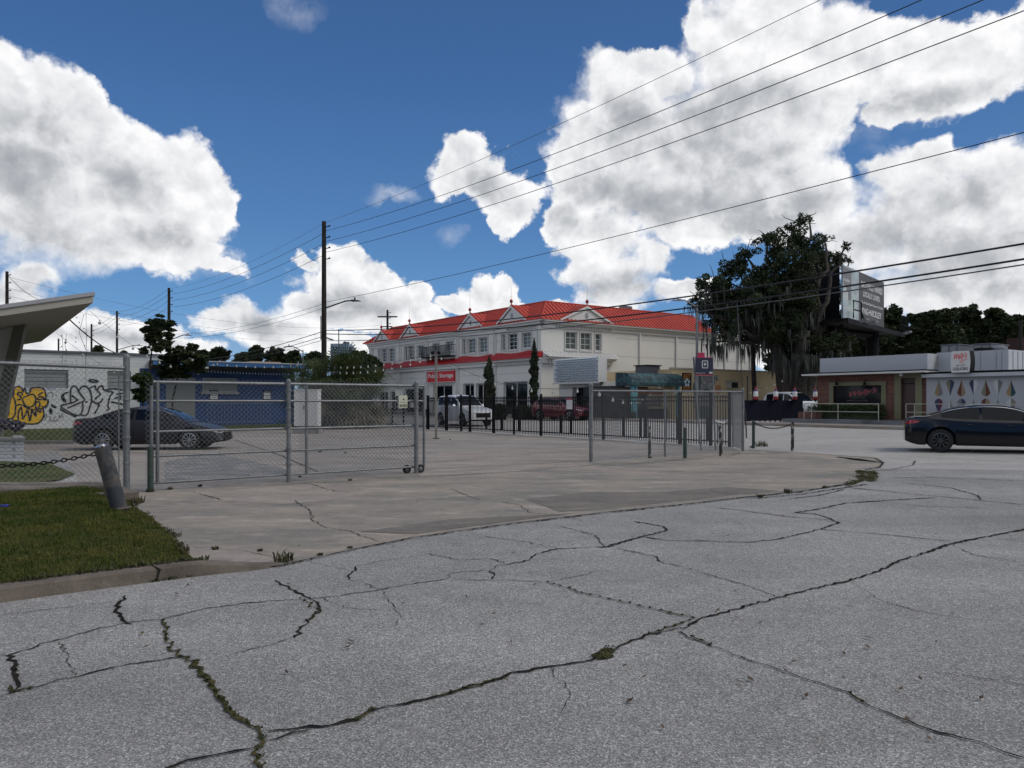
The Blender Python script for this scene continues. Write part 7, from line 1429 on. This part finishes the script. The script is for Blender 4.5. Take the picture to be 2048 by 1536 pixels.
# ================================================================== CARS
def interp(pts, x):
    if x <= pts[0][0]: return pts[0][1]
    for a, b in zip(pts, pts[1:]):
        if x <= b[0]:
            t = (x - a[0]) / (b[0] - a[0]); t = t * t * (3 - 2 * t) if False else t; return a[1] + (b[1] - a[1]) * t
    return pts[-1][1]
def spl(pts, k=8): return smooth_pts(pts, k)
def make_car(name, label, cat, loc, heading, S, paint, rim_m, group=None, ns=10):
    L_, W_, wr = S['L'], S['W'], S['wr']; xr, xf = S['xr'], S['xf']; deck = spl(S['deck']); roof = spl(S['roof']); t = thing(name, (0, 0, 0), label, cat, group)
    hw = W_ / 2; n = 96; RA_ = wr + .055; X_ = sorted(set([round(L_ * i / n, 4) for i in range(n + 1)] + [.02, .05, L_ - .02, L_ - .05] + [round(w_ + RA_ * math.cos(a), 4) for w_ in (xr, xf) for a in np.linspace(0, math.pi, 15)]))
    def plan(x): u = abs(2 * x / L_ - 1); return 1 - .06 * u ** 3 - .15 * max(0, (u - .90) / .10) ** 2
    def zbot(x):
        b = S['sill'] + .12 * max(0, (abs(2 * x / L_ - 1) - .84) / .16) ** 1.5
        for c_ in (xr, xf):
            if abs(x - c_) < RA_: b = max(b, wr + math.sqrt(max(0, RA_ ** 2 - (x - c_) ** 2)))
        return b
    def sec(x):
        zb, zt = zbot(x), interp(deck, x); w_ = hw * plan(x); z2 = max(.50 * zt, zb + .03); z3 = max(zt - S.get('sh', .20), z2 + .01); z4 = max(zt - .05, z3 + .005)
        tail = max(0, (abs(2 * x / L_ - 1) - .93) / .07); 
        return [(w_ * .93, zb), (w_ * .985, max(zb + .02, zb + (z2 - zb) * .4)), (w_ * 1.0, z2), (w_ * .985, z3), (w_ * (.945 - .02 * tail), z4), (w_ * .88, zt + .0), (w_ * .45, zt + .022), (0, zt + .03)]
    mb = MB(); secs = []
    for x in X_: s_ = sec(x); secs.append([(x, y, z) for y, z in s_] + [(x, -y, z) for y, z in s_[-2::-1]])
    k = len(secs[0])
    for s_ in secs: mb.v += s_
    for i in range(len(X_) - 1):
        for j in range(k - 1): a = i * k + j; mb.f.append((a, a + 1, a + 1 + k, a + k))
    mb.f.append(tuple(range(k))); mb.f.append(tuple((len(X_) - 1) * k + j for j in range(k))[::-1])
    body = mb.build('body', paint, t, smooth=32)
    # greenhouse
    x0, x1 = S['roof'][0][0], S['roof'][-1][0]; tb = S.get('tumble', .62); gx = list(np.linspace(x0, x1, 46))
    def gsec(x):
        zt = interp(deck, x) - .02; zr = max(interp(roof, x), zt + .01); f = min(1, (zr - zt) / S['gh']); wb = hw * plan(x) * .885; wr_ = wb + (hw * tb - wb) * f
        return [(wb, zt), (wb + (wr_ - wb) * .90, zt + (zr - zt) * .86), (wr_ * .93, zr - .018 * f), (wr_ * .5, zr), (0, zr + .008)]
    mb = MB(); gs = []
    for x in gx: s_ = gsec(x); row = [(x, y, z) for y, z in s_] + [(x, -y, z) for y, z in s_[-2::-1]]; mb.v += row; gs.append(s_)
    k = 9
    for i in range(len(gx) - 1):
        for j in range(k - 1): a = i * k + j; mb.f.append((a, a + 1, a + 1 + k, a + k))
    mb.build('roof', paint, t, smooth=40)
    def gp(x, v, sgn, off=.007):
        s_ = gsec(x); (wa, za), (wb, zb_) = s_[0], s_[1]; return (x, sgn * (wa + (wb - wa) * v + off), za + (zb_ - za) * v + .004)
    for sgn in (1, -1):
        for (wa, wb) in S['side']:
            xs_ = np.linspace(wa, wb, 14); mb = MB(); lo, hi = [], []
            for x in xs_:
                s_ = gsec(x); hgt = s_[1][1] - s_[0][1]
                v0 = .10 + max(0, .02 / max(hgt, .05)); v1 = .93
                if hgt < .10: v0, v1 = .4, .6
                lo.append(gp(x, v0, sgn)); hi.append(gp(x, v1, sgn))
            o = 0; mb.v += lo + hi; q_ = len(xs_)
            for i in range(q_ - 1): mb.f.append((i, i + 1, i + 1 + q_, i + q_))
            mb.build('side_window', M_GLASS, t, smooth=60)
        # chrome line over the side glass
        xs_ = np.linspace(S['side'][0][0], S['side'][-1][1], 30); mb = MB(); mb.tube([gp(x, .965, sgn, .008) for x in xs_], .014, 4, False); mb.build('window_trim', S.get('trimm', M_CHROME), t)
    for nm, (wa, wb) in (('rear_window', S['rear']), ('windscreen', S['front'])):
        xs_ = np.linspace(wa, wb, 12); mb = MB()
        for x in xs_:
            s_ = gsec(x); w_ = s_[2][0] * .97; mb.v += [(x, w_, s_[2][1] + .012), (x, w_ * .5, s_[3][1] + .010), (x, 0, s_[4][1] + .008), (x, -w_ * .5, s_[3][1] + .010), (x, -w_, s_[2][1] + .012)]
        for i in range(11):
            for j in range(4): a = i * 5 + j; mb.f.append((a, a + 1, a + 6, a + 5))
        mb.build(nm, M_GLASS, t, smooth=60)
    # underside and wheel housings
    mb = MB(); mb.box(.3, L_ - .3, -hw * .80, hw * .80, S['sill'] + .02, .62); 
    for c_, d_ in ((xr, .46), (xf, .40)): mb.box(c_ - d_, c_ + d_, -hw * .78, hw * .78, .6, min(interp(deck, c_ + d_), interp(deck, c_ - d_)) - .03)
    mb.build('underbody', M_BLACKM, t)
    for c_ in (xr, xf):
        for sgn in (1, -1):
            mb = MB(); cy = sgn * (hw - .115); mb.lathe((c_, cy, wr), [(wr * .62, -.10), (wr * .92, -.11), (wr, -.085), (wr, .085), (wr * .92, .11), (wr * .66, .105), (wr * .62, .07)], 30, (0, sgn, 0)); wh = mb.build('wheel', M_RUBBER, t, smooth=40)
            mb = MB(); mb.lathe((c_, cy, wr), [(wr * .60, .02), (wr * .67, .108), (wr * .63, .112), (wr * .58, .06)], 30, (0, sgn, 0)); mb.lathe((c_, cy, wr), [(.001, .10), (wr * .16, .10), (wr * .18, .07)], 12, (0, sgn, 0))
            for q_ in range(ns):
                a = 2 * math.pi * q_ / ns + .2; w2 = S.get('spw', .10)
                def pp(r, da, d): return (c_ + r * math.cos(a + da), cy + sgn * d, wr + r * math.sin(a + da))
                mb.add([pp(wr * .15, -w2 * 1.6, .095), pp(wr * .15, w2 * 1.6, .095), pp(wr * .62, w2 * 1.3, .085), pp(wr * .62, -w2 * 1.3, .085)], [(0, 1, 2, 3)])
            mb.build('rim', rim_m, wh)
            mb = MB(); mb.lathe((c_, cy, wr), [(.001, .03), (wr * .6, .03)], 24, (0, sgn, 0)); mb.build('brake_disc', M_BLACKM, wh)
    # lamps
    for sgn in (1, -1):
        for nm, x_a, x_b, za, zb_, mm in (('tail_lamp', .0, S.get('tl', .38), S['tz'][0], S['tz'][1], M_LAMPR), ('headlamp', L_ - .42, L_ - .06, S['hz'][0], S['hz'][1], M_LAMPC)):
            mb = MB(); q_ = 8; xs_ = np.linspace(x_a + .012, x_b, q_); lo, hi = [], []
            for i, x in enumerate(xs_):
                w_ = hw * plan(x) + .006; f = i / (q_ - 1) if nm == 'tail_lamp' else 1 - i / (q_ - 1); zz_ = min(zb_, interp(deck, x) - .03); lo.append((x, sgn * w_, za + (zz_ - za) * .5 * f)); hi.append((x, sgn * w_ * .985, zz_ - (zz_ - za) * .25 * f))
            if nm == 'tail_lamp': lo.insert(0, (-.008, sgn * hw * .42, za + .02)); hi.insert(0, (-.008, sgn * hw * .42, zb_ - .04)); q_ += 1
            else: lo.append((L_ + .004, sgn * hw * .5, za)); hi.append((L_ + .004, sgn * hw * .5, za + .05)); q_ += 1
            mb.v += lo + hi
            for i in range(q_ - 1): mb.f.append((i, i + 1, i + 1 + q_, i + q_))
            mb.build(nm, mm, t)
        xm_ = S['mir']; zt = interp(deck, xm_); mb = MB(); w_ = hw * .93
        mb.hexa([(xm_ - .05, sgn * w_, zt + .03), (xm_ + .13, sgn * w_, zt + .03), (xm_ + .12, sgn * (w_ + .20), zt + .05), (xm_ - .04, sgn * (w_ + .20), zt + .05), (xm_ - .04, sgn * w_, zt + .15), (xm_ + .06, sgn * w_, zt + .15), (xm_ + .05, sgn * (w_ + .19), zt + .17), (xm_ - .03, sgn * (w_ + .19), zt + .17)]); mb.build('mirror', paint, t)
        for xd in S['door']:
            mb = MB(); z = interp(deck, xd) - .14; y = hw * plan(xd) * .985; mb.tube([(xd - .10, sgn * (y + .0), z), (xd - .08, sgn * (y + .03), z), (xd + .08, sgn * (y + .03), z), (xd + .10, sgn * y, z)], .014, 6); mb.build('door_handle', S.get('hm', paint), t)
        for xd in S['gap']:
            mb = MB(); pts = []
            for q_ in np.linspace(.0, 1, 9):
                s_ = sec(xd); z = s_[1][1] + (s_[4][1] - s_[1][1]) * q_; y = interp(sorted([(b_, a_) for a_, b_ in s_[1:5]]), z); pts.append((xd + .03 * math.sin(q_ * 3), sgn * (y + .0015), z))
            mb.tube(pts, .006, 4, False); mb.build('door_gap', M_BLACKM, t)
    mb = MB(); z0 = S['hz'][0]; mb.box(L_ - .02, L_ + .012, -hw * .5, hw * .5, z0 - .28, z0 - .02); mb.build('grille', M_BLACKM, t)
    mb = MB(); mb.box(L_ - .015, L_ + .02, -hw * .52, hw * .52, z0 - .02, z0 + .012); mb.build('grille_trim', M_CHROME, t)
    mb = MB(); mb.box(-.012, .02, -.26, .26, S['tz'][0] - .12, S['tz'][0] + .01); mb.build('licence_plate', mat('plate_yellow', (.45, .36, .12), .6) if 'plate_yellow' not in MATS else MATS['plate_yellow'], t)
    # place: the origin at the centre of the footprint
    ch, sh = math.cos(heading), math.sin(heading)
    for o in [c for c in t.children] : o.location = Vector(o.location) + Vector((-L_ / 2, 0, 0))
    t.location = loc; t.rotation_euler = (0, 0, heading); return t
SEDAN = dict(L=4.88, W=1.84, wr=.345, xr=.96, xf=3.80, sill=.20, gh=.46, tumble=.60, sh=.22,
  deck=[(0, .80), (.04, .93), (.15, 1.03), (.45, 1.06), (.9, 1.04), (1.6, .985), (2.6, .955), (3.3, .945), (3.7, .90), (4.2, .815), (4.6, .70), (4.8, .60), (4.88, .50)],
  roof=[(.50, 1.05), (.85, 1.17), (1.3, 1.335), (1.75, 1.425), (2.2, 1.45), (2.6, 1.43), (2.95, 1.35), (3.3, 1.18), (3.72, .93)], side=[(.98, 1.98), (2.06, 3.34)], rear=(.70, 1.62), front=(2.86, 3.60), tz=(.82, .98), hz=(.60, .76), mir=3.12, door=(1.72, 2.72), gap=(1.38, 2.02, 3.32), trimm=M_CHROME)
SED2 = dict(SEDAN, L=4.9, W=1.83, xr=1.05, xf=3.87, deck=[(0, .82), (.04, .95), (.15, 1.04), (.5, 1.07), (1.0, 1.04), (1.6, 1.0), (2.6, .96), (3.3, .95), (3.7, .90), (4.2, .82), (4.6, .71), (4.82, .60), (4.9, .5)],
  roof=[(.62, 1.06), (1.0, 1.21), (1.45, 1.37), (1.85, 1.44), (2.25, 1.455), (2.65, 1.43), (3.0, 1.34), (3.35, 1.18), (3.75, .93)], hm=M_GALV)
SUV = dict(L=4.75, W=1.95, wr=.39, xr=.95, xf=3.78, sill=.30, gh=.68, tumble=.74, sh=.30,
  deck=[(0, 1.0), (.03, 1.15), (.1, 1.22), (.6, 1.24), (1.5, 1.22), (2.6, 1.19), (3.2, 1.18), (3.6, 1.15), (4.2, 1.07), (4.55, .95), (4.70, .82), (4.75, .7)],
  roof=[(.08, 1.24), (.22, 1.52), (.38, 1.82), (.8, 1.90), (1.6, 1.93), (2.2, 1.90), (2.55, 1.82), (2.95, 1.55), (3.42, 1.18)], side=[(.45, 1.12), (1.18, 2.05), (2.12, 3.0)], rear=(.13, .33), front=(2.48, 3.32), tz=(.95, 1.18), tl=.25, hz=(.82, .98), mir=2.85, door=(1.9, 2.8), gap=(1.15, 2.08, 3.1), spw=.14)
CROSS = dict(SUV, L=4.4, W=1.85, xr=.85, xf=3.5, gh=.52, wr=.36, sill=.24, deck=[(0, .9), (.03, 1.0), (.1, 1.06), (.6, 1.08), (1.5, 1.05), (2.6, 1.03), (3.0, 1.02), (3.4, .99), (3.9, .92), (4.2, .82), (4.35, .70), (4.4, .6)],
  roof=[(.08, 1.08), (.3, 1.32), (.6, 1.52), (1.1, 1.60), (1.7, 1.61), (2.1, 1.57), (2.5, 1.42), (3.15, 1.02)], side=[(.6, 1.12), (1.18, 1.95), (2.0, 2.72)], rear=(.14, .5), front=(2.3, 3.05), tz=(.84, 1.0), hz=(.72, .86), mir=2.6, door=(1.75, 2.5), gap=(1.1, 1.98, 2.8))
M_BLK = mat('black_car_paint', (.003, .0035, .007), .16, 0, coat=.15, spec=.4); M_GRY = mat('charcoal_car_paint', (.013, .012, .016), .38, 0, coat=.1, spec=.35); M_WHT = mat('white_car_paint', (.68, .69, .71), .35, coat=.4); M_MRN = mat('maroon_car_paint', (.13, .010, .022), .22, .3, coat=.8)
make_car('sedan', 'glossy black sedan driving off the right edge of the street', 'car', (14.78, 23.0, gz(14.5, 23.0)), R(-26), SEDAN, M_BLK, M_RIMD, ns=10)
c_ = make_car('sedan', 'dark charcoal sedan parked in the lot behind the rolling gate', 'car', (-12.05, 25.35, .006), R(6), SED2, M_GRY, M_RIM, ns=10); c_.scale = (.96, .96, .98)
HE = math.atan2(-E[1], -E[0])
xs_, Y_ = (928 - CX) / FPX * 47.5, 47.5; make_car('suv', 'white sport utility vehicle driving on the street behind the picket fence', 'car', (xs_, Y_, gz(xs_, Y_)), HE + R(-3), SUV, M_WHT, M_RIM, ns=6)
xs_, Y_ = (1124 - CX) / FPX * 53.5, 53.5; make_car('crossover', 'maroon hatchback crossover parked before the white entrance building', 'car', (xs_, Y_, gz(xs_, Y_)), HE + R(14), CROSS, M_MRN, M_RIM, ns=5)
xs_, Y_ = (1590 - CX) / FPX * 53, 53; make_car('parked_car', 'white car parked in the yard behind the third rocket lantern', 'car', (xs_, Y_, .34), HE + R(-10), SUV, M_WHT, M_RIM, ns=6)
xs_, Y_ = (1640 - CX) / FPX * 62, 62; make_car('parked_car', 'second white car half hidden behind the fourth rocket lantern', 'car', (xs_, Y_, .4), HE + R(-70), SUV, M_WHT, M_RIM, ns=6)
